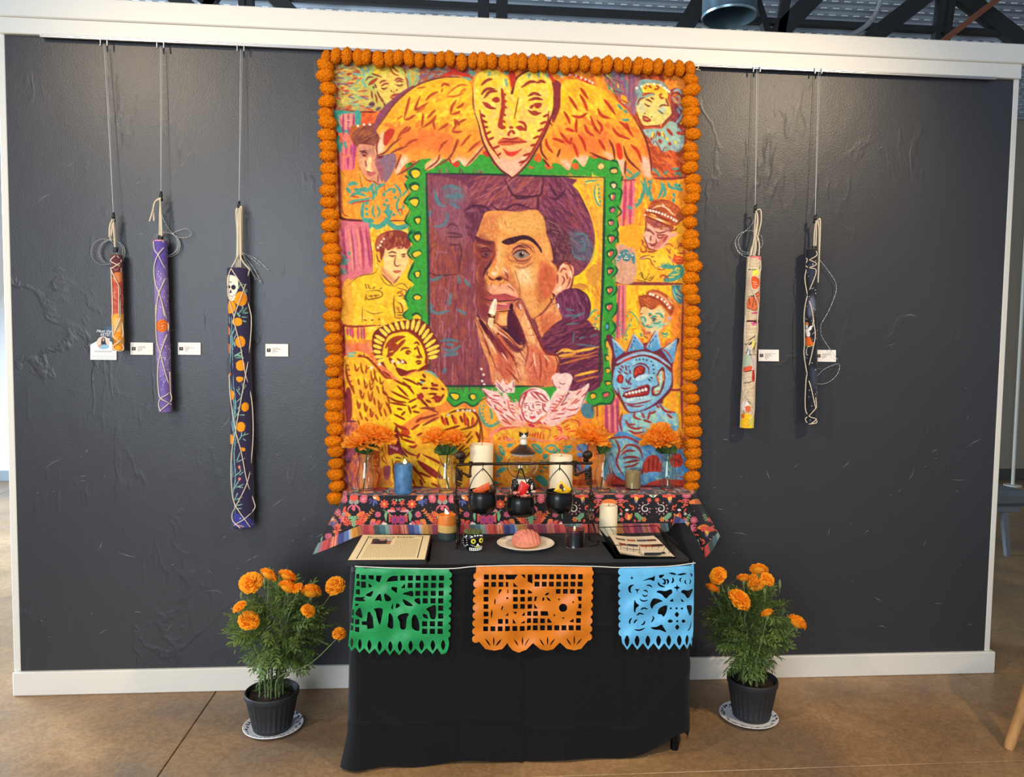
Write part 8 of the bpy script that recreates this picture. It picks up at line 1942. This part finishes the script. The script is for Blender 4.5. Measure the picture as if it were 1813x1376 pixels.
o = packet('candy_packet', 'shiny red square candy packet standing in the middle cauldron', [(922.5, 851), (937.5, 859), (929, 880), (914, 876)], -.004, M_RDF)
for i, (x, y, m) in enumerate(((912, 873, M_PKF), (908, 876, M_BRF), (918, 876, M_PKF), (930, 878, M_PKF), (936, 880, M_BRF))):
    c = PX(x, y, -.004+.012*((i % 3)-1)); tag(MB().ball(tuple(c), (5.5*sk, 4*sk, 3.4*sk), 10).tube([c-[8*sk, 0, 1*sk], c-[4*sk, 0, 0]], [2.4*sk, .8*sk], 6).tube([c+[4*sk, 0, 0], c+[8*sk, 0, 1.5*sk]], [.8*sk, 2.4*sk], 6).build('twisted_candy', m), 'small twist wrapped candy heaped in the middle cauldron', 'candy', 'candies heaped in the middle cauldron')
o = packet('candy_packet', 'yellow square candy packet with a brown mark in the right cauldron', [(980, 869.5), (993, 851.5), (1012, 866), (1004, 878)], -.006, M_YLF)
mb = MB(); 
for x, y, a, b_ in ((993.5, 861.5, 3.4, 4.6), (997, 866, 2.6, 4.2)): mb.ball(tuple(PX(x, y, -.0135)), (a*sk, .6*sk, b_*sk), 10)
mb.build('printed_mark', mat('brown_print', '4a3418', .5), o)
MB().ball(tuple(PX(999, 866.5, -.0145)), (1.6*sk, .5*sk, 2.6*sk), 8).build('printed_highlight', mat('white_print', 'efe8d8', .5), o)

# ---------------------------------------------------------------- things on the black cloth
def tc(x, y): c = onZ(x, y, TT); return c, mpp(c)
# layered candle
c, s = tc(792, 953); r_ = 16.5*s; h = onY(792, 911, c[1])[2]-TT
t = thing('layered_candle', 'orange, cream and dark green layered lit candle left of the skeletons', 'candle', tuple(c))
ly = (('bottom_layer', 'dark_green_wax', '34403a', 0, .30), ('middle_layer', 'cream_wax', 'd8aa5c', .30, .60), ('top_layer', 'orange_wax', 'e07a20', .60, 1.))
for i, (nm, mn, col, a, b_) in enumerate(ly):
    k = r_*(1+.006*math.sin(i*2)); pr = [(0, h*a), (k-.002*(i == 0), h*a), (k, h*a+.001), (k, h*b_-.002)]+([(k-.001, h*b_), (k-.006, h*b_), (k-.012, h*b_-.004), (0, h*b_-.005)] if i == 2 else [(k, h*b_), (0, h*b_)])
    MB().lathe(pr, 40, (c[0], c[1], TT)).build(nm, mat(mn, col, .45, var=.12, vscale=20, sss=.2), t)
MB().tube([(c[0], c[1], TT+h-.006), (c[0]-.002, c[1], TT+h+.004)], .0013, 6).build('wick', M_WICK, t); flame((c[0]-.001, c[1], TT+h), .021, t, -.35)
# dark candle in glass
c, s = tc(1017.5, 968); r_ = 16.8*s; h = onY(1017, 934, c[1])[2]-TT
t = thing('dark_candle', 'dark purple lit candle in a glass by the right skeleton figure', 'candle', tuple(c))
MB().lathe([(0, .004), (r_-.003, .004), (r_-.0028, h*.80), (0, h*.80)], 36, (c[0], c[1], TT)).build('wax', mat('purple_wax', '1c1020', .3), t)
MB().lathe([(0, h*.80), (r_-.0028, h*.80), (r_-.003, h*.93), (r_-.008, h*.925), (0, h*.92)], 36, (c[0], c[1], TT)).build('wax_top', mat('red_wax', '7a2030', .35, sss=.2), t)
MB().lathe([(0, .0006), (r_-.002, .0006), (r_, .003), (r_, h), (r_-.0012, h+.0008), (r_-.0022, h), (r_-.0022, .0035), (0, .0035)], 36, (c[0], c[1], TT)).build('tumbler', M_GLASS, t)
flame((c[0]-.002, c[1], TT+h*.92), .010, t)
# plate and sweet bread
c, s = tc(930.5, 968); R_ = 51*s
tag(MB().lathe([(0, .0008), (R_*.66, .0008), (R_*.98, .0155), (R_, .017), (R_*.985, .0185), (R_*.74, .0065), (R_*.66, .0045), (0, .0042)], 56, (c[0], c[1], TT)).build('paper_plate', mat('white_paper_plate', 'e9dfc8', .6)), 'round white paper plate holding the pink sweet bread', 'plate')
t = thing('concha_bread', 'pink sugar-topped sweet bread on the white plate', 'bread', (c[0], c[1], TT+.0045)); bz = TT+.0048; bx = c[0]+.002
rb = 26.5*s; hb2 = onY(931, 938, c[1])[2]-bz
MB().lathe([(0, 0), (rb*.84, 0), (rb*.97, hb2*.12), (rb, hb2*.26), (rb*.97, hb2*.36), (0, hb2*.36)], 40, (bx, c[1], bz)).build('crust', mat('baked_crust', 'b9814a', .7, bump=.3, bscale=120), t)
mb = MB(); NV_, NU_ = 46, 120; vs = []
for i in range(NV_+1):
    a = (i/NV_)*PI/2*1.04-.06
    for j in range(NU_):
        th = 2*PI*j/NU_; rr = rb*1.015*math.cos(max(a, 0))*(1 if a > 0 else 1-.06); z_ = hb2*(.22+.78*math.sin(a))+.006*math.sin(th*1.0+.5)*(1-i/NV_)
        x0, y0 = rr*math.cos(th), rr*math.sin(th); g = 0
        for k in range(-4, 5):                             # shell pattern: fan of curved cuts plus two cross cuts
            xc = k*rb*.30+ .12*rb*math.sin(y0/rb*2.2)*(-1 if k < 0 else 1); g = max(g, math.exp(-((x0+.35*y0-xc)/(.034*rb))**2))
        for k in (-.55, -.05, .42): g = max(g, math.exp(-((y0-.30*x0-k*rb-.10*rb*math.sin(x0/rb*2))/(.034*rb))**2))
        f = 1-.055*g*(i > 4); vs.append((bx+x0*f, c[1]+y0*f, bz+z_*(1-.09*g*(i > 4))))
mb.add(vs, [(i*NU_+j, i*NU_+(j+1) % NU_, (i+1)*NU_+(j+1) % NU_, (i+1)*NU_+j) for i in range(NV_) for j in range(NU_)])
mb.build('sugar_topping', mat('pink_sugar', 'd9826a', .75, bump=.25, bscale=300, var=.12, vscale=40), t, angle=180)

# skull planter, turned a little to the right
c, s = tc(837, 973); t = thing('skull_planter', 'black skull planter with yellow flower eyes and a mossy top', 'planter', tuple(c))
ang = .42; Mk = Matrix.Translation((c[0], c[1], TT)) @ Matrix.Rotation(ang, 4, 'Z')
M_SKB = mat('gloss_black', '0b0b0c', .16, coat=.5); HH = 32*s
m = MB(); m.ball((0, 0, 0), (18.5*s, 20.5*s, 17*s), 36)
for i, v in enumerate(m.v):
    x, y, z_ = v; d = Vector(v); k = 0
    for cx, cy, cz, rr, dep in ((7.5, -17, -1, 6, .17), (-7.5, -17, -1, 6, .17), (0, -20, -7, 3.2, .14), (17, -3, -3, 8, .16), (-17, -3, -3, 8, .16), (14, -14, -9, 4, -.05), (-14, -14, -9, 4, -.05)): k += dep*math.exp(-((d-Vector((cx, cy, cz))*s).length/(rr*s))**2)
    z2 = min(z_, 11*s); m.v[i] = (x*(1-k), y*(1-k), z2+20*s)
m.lathe([(0, 0), (11*s, 0), (12.5*s, 2*s), (13.5*s, 8*s), (15*s, 13*s), (0, 14*s)], 28, (0, -3*s, .4*s), sx=1., sy=1.12)
m.v = [tuple(Mk @ Vector(v)) for v in m.v]; m.build('skull', M_SKB, t, angle=180)
M_YEL = mat('yellow_paint', 'e6dc48', .4); M_WPT = mat('white_paint', 'ecebe4', .4)
for sg in (-1, 1):
    q = Mk @ Vector((sg*7.4*s, -17.6*s, 19.5*s)); mb = MB(); dr = (Mk.to_3x3() @ Vector((sg*.32, -1, .02))).normalized(); up = Vector((0, 0, 1)); sd = dr.cross(up).normalized()
    for k in range(9): a = k*2*PI/9; d = sd*math.cos(a)+up*math.sin(a); mb.ball(tuple(q+d*3.1*s), (1.5*s, 1.1*s, 1.5*s), 8)
    mb.build('eye_flower', M_YEL, t); MB().ball(tuple(q+dr*.4*s), (1.9*s, 1.6*s, 1.9*s), 10).build('eye_centre', M_SKB, t)
    for k in range(7): a = k*.45-1.2; q2 = q+(sd*math.cos(a)*sg*-1+up*math.sin(a))*5.6*s; 
q = Mk @ Vector((0, -20.2*s, 13.2*s)); MB().ball(tuple(q), (1.5*s, 1.2*s, 2.3*s), 8).ball(tuple(q+Vector((1.6*s, 0, -1.6*s))), (1.2*s, 1*s, 1.2*s), 8).ball(tuple(q+Vector((-1.6*s, 0, -1.6*s))), (1.2*s, 1*s, 1.2*s), 8).build('nose_mark', M_WPT, t)
for row, (zz, nn) in enumerate(((6.6, 9), (3.6, 9))):
    for k in range(nn):
        a = (k-(nn-1)/2)*.235; rr = 13.9*s+(.5*s if row == 0 else 0); q = Mk @ Vector((rr*math.sin(a), -3*s-rr*1.12*math.cos(a), zz*s)); Mt = Matrix.Translation(q) @ Matrix.Rotation(ang+a, 4, 'Z')
        MB().box(-1.25*s, 1.25*s, -.7*s, .7*s, -1.25*s, 1.25*s, .4*s, M=Mt).build('tooth', M_WPT, t, smooth=False)
mb = MB()
for a0, r0, z0 in ((0, 1, 0),):
    pts = [Mk @ Vector((x*s, y*s, z_*s)) for x, y, z_ in ((-6, -19.2, 10.6), (-2, -20.4, 9.6), (2, -20.4, 9.6), (6, -19.2, 10.6))]; mb.tube(cr(pts, 4), .7*s, 6)
mb.build('painted_lip', M_YEL, t)
mb = MB()
for cx, cz in ((-9, 27.5), (-4, 28.6), (1, 28.8), (6, 28.2), (10, 27)):
    q = Mk @ Vector((cx*s, -math.sqrt(max(0, 1-(cx/19)**2))*17.2*s, cz*s)); mb.ball(tuple(q), (1.8*s, 1.1*s, 1.5*s), 8)
for q in range(12): a = 2*PI*q/12; mb.ball(tuple(Mk @ Vector((-16.6*s, (-3+8*math.cos(a))*s, (17+8*math.sin(a))*s))), (.7*s, .9*s, .9*s), 6)
mb.build('painted_dots', M_WPT, t)
mb = MB(); rg = random.Random(12)
for k in range(420):
    a, rr = rg.uniform(0, 2*PI), 15.5*s*math.sqrt(rg.random()); b0 = Mk @ Vector((rr*math.cos(a), rr*1.08*math.sin(a), 30.6*s+1.2*s*rg.random())); d = Vector((rg.gauss(0, .6), rg.gauss(0, .6), rg.uniform(.3, 1))).normalized()*rg.uniform(2.5, 6)*s; w_ = d.cross(Vector((rg.random(), 1, .3))).normalized()*.55*s
    mb.add([b0-w_, b0+w_, b0+d*.6+w_*.7, b0+d, b0+d*.6-w_*.7], [(0, 1, 2, 3, 4)])
o = mb.build('moss', mat('dry_moss', '6f7040', .85, var=.35, vscale=80), t, smooth=False); o['kind'] = 'stuff'

# framed page
t = thing('framed_page', 'black framed page titled with a name, lying on the left of the black cloth', 'frame', tuple(onZ(690, 975, TT)))
FZ = TT+.0165; pc = [np.array(onZ(x, y, FZ)) for x, y in ((642.5, 947.2), (761.5, 948.2), (752, 991.2), (616, 992.2))]
ctr = sum(pc)/4; oc = [p+(p-ctr)*np.array([.035, .03, 0]) for p in pc]; mb = MB()
vs = [tuple(p) for p in oc]+[(p[0], p[1], TT+.0008) for p in oc]; mb.add(vs, [(3, 2, 1, 0), (4, 5, 6, 7)]+[(i, (i+1) % 4, 4+(i+1) % 4, 4+i) for i in range(4)])
mb.build('backing_frame', mat('black_frame', '17171a', .45), t, smooth=False)
R = Raster(0, 0, 216, 280, 2, 'ead7a6', {}, 3)
for a, b_ in (((22, 14), (22, 268)), ((194, 14), (194, 262)), ((22, 14), (194, 14))): R.line('17130c', 2.6, [a, b_], False)
R.poly('6a4c40', [(40, 50), (100, 50), (100, 112), (40, 112)], False); R.poly('2a2624', [(46, 66), (70, 58), (96, 66), (94, 106), (52, 108)]); R.poly('b98a78', [(60, 52), (76, 50), (80, 66), (66, 72)]); R.poly('c8b8b0', [(84, 56), (98, 54), (98, 74), (86, 72)]); R.poly('4c3c3a', [(40, 50), (58, 52), (54, 80), (42, 84)]); R.poly('c06a5c', [(88, 86), (99, 84), (98, 104), (88, 104)])
rg = random.Random(9)
for y in np.arange(52, 258, 4.6):
    x = 112. if y < 118 else 34.
    while x < 186: wd = rg.uniform(3, 10); R.line('8a7448', 1.9, [(x, y), (min(x+wd, 187), y)], False, .75); x += wd+2
R.line('b89a68', 1.4, [(112, 44), (186, 44)], False)
up_ = np.array([0, 0, .0007]); sheet('page', [p+up_ for p in pc], R, M_PRINT, t, (217, 281))
tp = (pc[0]*.55+pc[1]*.45)*.88+(pc[3]*.55+pc[2]*.45)*.12+up_*1.4
text('title_lettering', 'Francisco Fraüer', .0275, tp, M_LBLACK, t, rot=(0, 0, 0), extr=.0002, sx=.95)

# wire basket with leaflets
t = thing('wire_basket', 'shallow black wire tray holding printed leaflets on the right of the black cloth', 'basket', tuple(onZ(1135, 975, TT)))
bq = dict(fl=onZ(1091, 985, TT+.002), fr=onZ(1193, 984, TT+.002), bl=onZ(1070, 953, TT+.002), br=onZ(1172, 949, TT+.002))
rim = dict(fl=onZ(1086, 972, TT+.045), fr=onZ(1201, 966, TT+.045), bl=onZ(1059, 934, TT+.045), br=onZ(1163, 931, TT+.045))
rim['fl'] = bq['fl']+[-.012, -.012, .045]; rim['fr'] = bq['fr']+[.012, -.012, .045]
M_WIRE = mat('black_wire', '141312', .4, .5)
mb = MB(); mb.tube([rim[k] for k in ('fl', 'fr', 'br', 'bl')], .0016, 6, closed=True); mb.build('rim', M_WIRE, t)
mb = MB(); mb.tube([bq[k] for k in ('fl', 'fr', 'br', 'bl')], .0012, 6, closed=True)
ip2 = lambda a, b_, q: a+(b_-a)*q
for k in range(1, 10): q = k/10; mb.tube([ip2(rim['fl'], rim['fr'], q), ip2(bq['fl'], bq['fr'], q), ip2(bq['bl'], bq['br'], q), ip2(rim['bl'], rim['br'], q)], .0008, 5)
for k in range(1, 22): q = k/22; mb.tube([ip2(rim['fl'], rim['bl'], q), ip2(bq['fl'], bq['bl'], q)], .0008, 5); mb.tube([ip2(rim['fr'], rim['br'], q), ip2(bq['fr'], bq['br'], q)], .0008, 5)
for k in range(1, 6): q = k/6; mb.tube([ip2(bq['fl'], bq['bl'], q), ip2(bq['fr'], bq['br'], q)], .0008, 5)
mb.build('wire_grid', M_WIRE, t)
R = Raster(0, 0, 200, 260, 1.5, 'e8d9bc', {}, 3); rg = random.Random(4)
R.line('4c4036', 3, [(50, 40), (150, 40)], False, .8)
for a, b_, c_ in ((20, 60, '6a5040'), (66, 102, 'a8582c'), (108, 148, '4a4c54'), (150, 190, '5a3c34')): R.poly(c_, [(a, 56), (b_, 56), (b_, 84), (a, 84)], False)
for a, b_, c_ in ((20, 50, '9a4030'), (54, 96, '4a4048'), (104, 150, 'a0502c'), (150, 196, '5c3028')): R.poly(c_, [(a, 124), (b_, 124), (b_, 152), (a, 152)], False)
R.line('3a2a28', 9, [(14, 178), (60, 186), (110, 184)]); R.poly('1f1a20', [(128, 214), (180, 210), (180, 232), (128, 236)], False)
for y in (94, 100, 106, 160, 166, 196, 203, 210, 240, 246):
    x = 22.
    while x < 180: wd = rg.uniform(4, 14); R.line('8c7c64', 1.5, [(x, y), (x+wd, y)], False, .6); x += wd+3
def leaflet(label, corners, dz, bow, R, n=(90, 110)):
    a, b_, c_, d = [np.array(onZ(x, y, TT+dz)) for x, y in corners]; nu, nv = n; u, v = np.meshgrid(np.linspace(0, 1, nu), np.linspace(0, 1, nv)); U, Vv = u[..., None], v[..., None]
    P = (a*(1-U)+b_*U)*(1-Vv)+(d*(1-U)+c_*U)*Vv; P[..., 2] += bow*(1-u)**3+.003*np.sin(v*5)
    Cc = np.clip(R.a[np.clip((v*(R.h-1)).round().astype(int), 0, R.h-1), np.clip((u*(R.w-1)).round().astype(int), 0, R.w-1)], 0, 1)
    return tag(quick_mesh('leaflet', P.reshape(-1, 3), grid_faces(nv, nu), M_PRINT, None, Cc.reshape(-1, 3)), label, 'leaflet', None)
leaflet('cream leaflet with rows of small photos, on top in the wire tray', ((1076, 954), (1157, 948.5), (1193, 983), (1097, 987)), .013, .022, R)
R2 = Raster(0, 0, 50, 60, 2, 'e6d6ba', {}, 3)
leaflet('plain cream sheet under the printed leaflet in the wire tray', ((1077, 955), (1157, 949.5), (1195, 984.5), (1098, 988)), .007, .018, R2, (30, 30))
q = onZ(1154, 981, TT+.022)
t = thing('card_box', 'small cream card box with a dark front, lying on the leaflet', 'box', tuple(q))
MB().box(q[0]-.032, q[0]+.033, q[1]-.008, q[1]+.035, TT+.0195, TT+.031, .001).build('box_body', mat('cream_card', 'dccbb0', .6), t, smooth=False)
MB().box(q[0]-.031, q[0]+.032, q[1]-.0092, q[1]-.008, TT+.0205, TT+.030).build('front_label', mat('dark_label', '241c22', .5), t, smooth=False)

# ---------------------------------------------------------------- potted marigolds
M_POT = mat('charcoal_pot', '26272a', .55, bump=.1, bscale=60); M_SOIL = mat('dark_soil', '2e1d12', .95, bump=.9, bscale=160, var=.4, vscale=120)
M_MFL = translucent(mat('fresh_marigold', 'ffb22c', .7, spec=.2, var=.12, vscale=70)); M_FOL = translucent(mat('marigold_leaf', '667c3c', .6, var=.42, vscale=16), .25); M_STK = mat('marigold_stalk', '6a7a48', .7, var=.3, vscale=30)
def marigold_mesh(seed, dome=.55):
    rg = random.Random(seed); mb = MB()
    for k in range(150):
        t = (k+.5)/150; th = 1.75*(1-t)**.62; a = k*2.39996
        c = Vector((math.sin(th)*math.cos(a)*.62, math.sin(th)*math.sin(a)*.62, dome*math.cos(th)*.75)); d = Vector((math.sin(th)*math.cos(a), math.sin(th)*math.sin(a), math.cos(th)*.8+.15)).normalized()
        L_ = .36*rg.uniform(.8, 1.15); s_ = d.cross(Vector((-math.sin(a), math.cos(a), 0))).normalized(); w_ = Vector((-math.sin(a), math.cos(a), 0))*.17*rg.uniform(.8, 1.2); up = s_*.05
        p = [c-w_*.5, c+w_*.5, c+d*L_*.8+w_*1.1+up*rg.uniform(-1, 1), c+d*L_+up*2.2*rg.choice((-1, 1)), c+d*L_*.8-w_*1.1+up*rg.uniform(-1, 1), c+d*L_*.55+up]
        mb.add(p, [(0, 1, 5), (1, 2, 5), (2, 3, 5), (3, 4, 5), (4, 0, 5)])
    mb.ball((0, 0, -.05), (.62, .62, .42), 14)
    me = mb.build('flower_head', M_MFL, smooth=False).data
    for ob in [x for x in COL.objects if x.data == me]: bpy.data.objects.remove(ob)
    return me
def leaf_mesh(seed):
    """feathery compound leaf about one unit long"""
    rg = random.Random(seed); mb = MB(); droop = rg.uniform(.12, .35); pt = lambda t: Vector((t, 0, -droop*t*t+.05*t))
    mb.tube([pt(0), pt(.5), pt(.95)], [.012, .009, .004], 4)
    lf = [(t, sg) for t in (.22, .38, .54, .70, .85) for sg in (-1, 1)]+[(.95, 0)]
    for t, sg in lf:
        b0 = pt(t); a = sg*rg.uniform(.75, 1.0); L_ = (.36 if sg else .34)*(1-.45*abs(t-.5))*rg.uniform(.85, 1.15); d = Vector((math.cos(a), math.sin(a), -.22+rg.uniform(-.1, .1))); n = Vector((-math.sin(a), math.cos(a), 0))*.047*rg.uniform(.85, 1.2); up = Vector((0, 0, .016))
        mb.add([b0, b0+d*L_*.35+n+up, b0+d*L_*.35-n+up, b0+d*L_*.72+n*.75, b0+d*L_*.72-n*.75, b0+d*L_-Vector((0, 0, .05*L_)), b0+d*L_*.5], [(0, 2, 6), (0, 6, 1), (1, 6, 3), (6, 2, 4), (3, 6, 5), (6, 4, 5)])
    me = mb.build('leaf', M_FOL, smooth=False).data
    for ob in [x for x in COL.objects if x.data == me]: bpy.data.objects.remove(ob)
    return me
MARI = [marigold_mesh(k, (.5, .62, .75)[k]) for k in range(3)]; LEAF = [leaf_mesh(k) for k in range(6)]
def potted(label, plabel, pc_, base_row, rim, plate, heads, blob, nstem, seed):
    rg = random.Random(seed); c = onZ(pc_, base_row, .006); s = mpp(c); zr_ = onY(rim[0], rim[1], c[1])[2]; rt, rbm = rim[2]*s, rim[3]*s
    pq = [onZ(x, y, .004) for x, y in plate]; pcx = (pq[0]+pq[1])/2; pr_r = np.linalg.norm(pq[1]-pq[0])/2
    # paper plate with a black bird-like print on its rim
    pl = thing('printed_plate', plabel, 'plate', (pcx[0], pcx[1], 0), 'printed paper plates under the flower pots')
    MB().lathe([(0, .001), (pr_r*.70, .001), (pr_r*.97, .012), (pr_r, .0145), (pr_r*.985, .016), (pr_r*.75, .0055), (pr_r*.70, .0042), (0, .004)], 56, (pcx[0], pcx[1], 0)).build('dish', mat('white_dish', 'dfe0e4', .45), pl)
    mb = MB()
    for k in range(34):
        a = 2*PI*k/34+rg.uniform(-.05, .05); q = rg.uniform(.80, .93); zz = .0055+(q-.75)/.235*.0105+.0009
        for w_ in range(3):
            b_ = a+rg.uniform(-.045, .045); qq = q+rg.uniform(-.05, .05); zz = .0055+(qq-.75)/.235*.0105+.0010; L_ = rg.uniform(.006, .011); an = rg.uniform(0, 6); ct, st = math.cos(an), math.sin(an); x, y = pcx[0]+pr_r*qq*math.cos(b_), pcx[1]+pr_r*qq*math.sin(b_)
            rad = Vector((math.cos(b_), math.sin(b_), .72)).normalized(); tan = Vector((-math.sin(b_), math.cos(b_), 0)); d = rad*ct+tan*st; n = rad*-st+tan*ct
            P0 = Vector((x, y, zz+.0006)); mb.add([P0-d*L_, P0+n*L_*.35, P0+d*L_, P0-n*L_*.35], [(0, 3, 2, 1)])
    mb.build('dark_print', mat('navy_ink', '1a1c2a', .5), pl, smooth=False)
    t = thing('potted_marigold', label, 'plant', (c[0], c[1], .005), 'potted marigolds either side of the altar')
    H_ = zr_-.005; fl_ = lambda k, z: (.0022*s/.0022*(-1 if (k % 4) < 2 else 0) if .10*H_ < z < .80*H_ else 0.)
    prof = [(0, .0), (rbm-.003, 0), (rbm, .003), (rbm+(rt-rbm)*.10, .11*H_), (rbm+(rt-rbm)*.12, .13*H_), (rbm+(rt-rbm)*.76, .76*H_), (rbm+(rt-rbm)*.80, .80*H_), (rbm+(rt-rbm)*.84, .83*H_), (rt*.985, .86*H_), (rt, .90*H_), (rt, .98*H_), (rt-.002, H_), (rt-.006, H_), (rt-.009, .95*H_), (rt-.014, .82*H_), (0, .80*H_)]
    def flute(k, z): return -.0028 if (.12*H_ < z < .77*H_ and k % 4 in (0, 1)) else 0.
    MB().lathe(prof, 112, (c[0], c[1], .006), flute=flute).build('pot', M_POT, t, angle=30)
    mb = MB(); R0 = rt-.013; vs = [(c[0], c[1], .006+.885*H_)]
    for i in range(1, 9):
        for j in range(36): a = 2*PI*j/36; vs.append((c[0]+R0*i/8*math.cos(a), c[1]+R0*i/8*math.sin(a), .006+.86*H_+.008*mnoise.noise(Vector((i*.9, math.cos(a)*3, math.sin(a)*3+seed)))+.008*(1-i/8)))
    mb.add(vs, [(0, 1+j, 1+(j+1) % 36) for j in range(36)]+[(1+i*36+j, 1+(i+1)*36+j, 1+(i+1)*36+(j+1) % 36, 1+i*36+(j+1) % 36) for i in range(7) for j in range(36)]).build('soil', M_SOIL, t)
    zs_ = .006+.87*H_; bc = onY(blob[0], blob[1], c[1]); bw, bh = blob[2]*s, blob[3]*s
    hd = []
    for (x, y, w_, sq) in heads:
        yo = c[1]+rg.uniform(-.15, -.07) if y > 1050 else c[1]+rg.uniform(-.10, .02); p = onY(x, y, yo); hd.append((p, w_*1.2*mpp(p), sq))
    for i in range(nstem):
        a = i*2.4; b0 = Vector((c[0]+.045*math.cos(a)*rg.random()**.5*1.2, c[1]+.04*math.sin(a), zs_-.004))
        tip = Vector(hd[i % len(hd)][0])-Vector((0, 0, .012)) if i < len(hd) else Vector((bc[0]+bw*rg.uniform(-.8, .8), c[1]+bw*rg.uniform(-.6, .6), bc[2]+bh*rg.uniform(.1, .8)))
        mid = b0.lerp(tip, .5)+Vector((rg.gauss(0, .012), rg.gauss(0, .012), .02)); q1 = b0.lerp(mid, .5)+Vector((0, 0, .02)); q1.x = b0.x*.75+q1.x*.25
        MB().tube(cr([b0, q1, mid, tip], 5), np.linspace(.0036, .0016, 16), 6).build('stem', M_STK, t)
    for p, R0, sq in hd:
        o = link('flower_head', MARI[rg.randrange(3)], t); o.location = Vector(p)-Vector((0, 0, R0*.1)); o.scale = (R0*1.0, R0*1.0, R0*sq); o.rotation_euler = (rg.uniform(.45, .95), rg.uniform(-.3, .3), rg.uniform(0, 6))
        MB().lathe([(.0016, -.022), (.004, -.016), (.0065, -.006), (.006, .002), (0, .003)], 10, tuple(Vector(p)-Vector((0, 0, R0*sq*.45)))).build('calyx', M_STK, t)
    for _ in range(286):
        th, ph = rg.uniform(0, 2*PI), math.acos(rg.uniform(-.92, 1)); k = rg.uniform(.35, .92) if rg.random() < .45 else rg.uniform(.72, .98)
        n = Vector((math.cos(th)*math.sin(ph), math.sin(th)*math.sin(ph), math.cos(ph))); nar = 1-.30*max(0, -n.z)
        p = Vector((bc[0]+bw*n.x*k*nar, c[1]+bw*.80*n.y*k*nar, bc[2]+bh*n.z*k)); d = Vector((n.x, n.y*.9-.1, .25+.35*n.z-.4*max(0, -n.z))).normalized()
        o = link('leaf', LEAF[rg.randrange(6)], t); L_ = rg.uniform(.055, .098)
        o.rotation_euler = (Matrix.Rotation(math.atan2(d.y, d.x)+rg.gauss(0, .4), 4, 'Z') @ Matrix.Rotation(-math.asin(max(-1, min(1, d.z)))+rg.gauss(0, .3), 4, 'Y') @ Matrix.Rotation(rg.gauss(0, .5), 4, 'X')).to_euler(); o.scale = (L_, L_, L_); o.location = p-d*L_*.5
    mb = MB()                                              # the many small inner leaflets and dry sprigs low on the stems
    for _ in range(2600):
        low = rg.random() < .16; a = rg.uniform(0, 2*PI); q = rg.random()**.5
        if low: p = Vector((c[0]+.062*q*math.cos(a), c[1]+.055*q*math.sin(a), zs_+rg.uniform(.0, .12)))
        else:
            n = Vector((rg.gauss(0, 1), rg.gauss(0, 1), rg.gauss(0, 1))).normalized(); k = rg.uniform(.3, 1.02); nar = 1-.35*max(0, -n.z); p = Vector((bc[0]+bw*n.x*k*nar, c[1]+bw*.8*n.y*k*nar, bc[2]+bh*n.z*k))
        d = Vector((rg.gauss(0, 1), rg.gauss(0, 1), rg.gauss(-.2, .7))).normalized(); L_ = rg.uniform(.014, .034); w_ = d.cross(Vector((rg.random(), rg.random(), 1))).normalized()*L_*.11
        mb.add([p, p+d*L_*.45+w_, p+d*L_, p+d*L_*.45-w_], [(0, 1, 2, 3)])
    o = mb.build('foliage', M_FOL, t, smooth=False); o['kind'] = 'stuff'
    # buds
    for _ in range(6):
        p = Vector((bc[0]+bw*rg.uniform(-.7, .7), c[1]-bw*rg.uniform(.0, .4), bc[2]+bh*rg.uniform(.75, 1.05))); MB().lathe([(0, -.03), (.0015, -.026), (.0016, -.014), (.0052, -.006), (.0056, .004), (.003, .012), (0, .014)], 8, tuple(p)).build('bud', M_STK, t)
potted('bushy potted marigold in a charcoal pot, left of the altar table', 'printed paper plate under the pot at the left of the altar', 482, 1287, (483, 1222, 46.5, 33), ((432, 1286), (536, 1286)),
       [(444.5, 1030, 18, .80), (475, 1017, 14.5, .75), (508.5, 1020, 15.5, .75), (509, 1040, 16, .75), (527, 1041, 9.5, .8), (550.5, 1048, 16, .9), (593.5, 1036, 15.5, .85), (425, 1074, 11.5, .9), (440.5, 1098, 17, .8), (545, 1081, 11.5, .9), (600.5, 1122, 10.5, 1.1)], (493, 1112, 84, 88), 19, 3)
potted('potted marigold in a charcoal pot, right of the altar table', 'printed paper plate under the pot at the right of the altar', 1330, 1267, (1331, 1200, 43.5, 32), ((1275, 1269), (1375, 1269)),
       [(1272, 1018, 14.5, .75), (1261, 1041, 11.5, .75), (1317, 1023, 11, .8), (1344, 1008, 14, .75), (1339, 1029, 14.5, .8), (1358, 1025, 11.5, .85), (1307, 1062, 19, .9), (1359, 1085.5, 10.5, .75), (1411, 1101, 15, .95)], (1328, 1113, 72, 84), 17, 7)
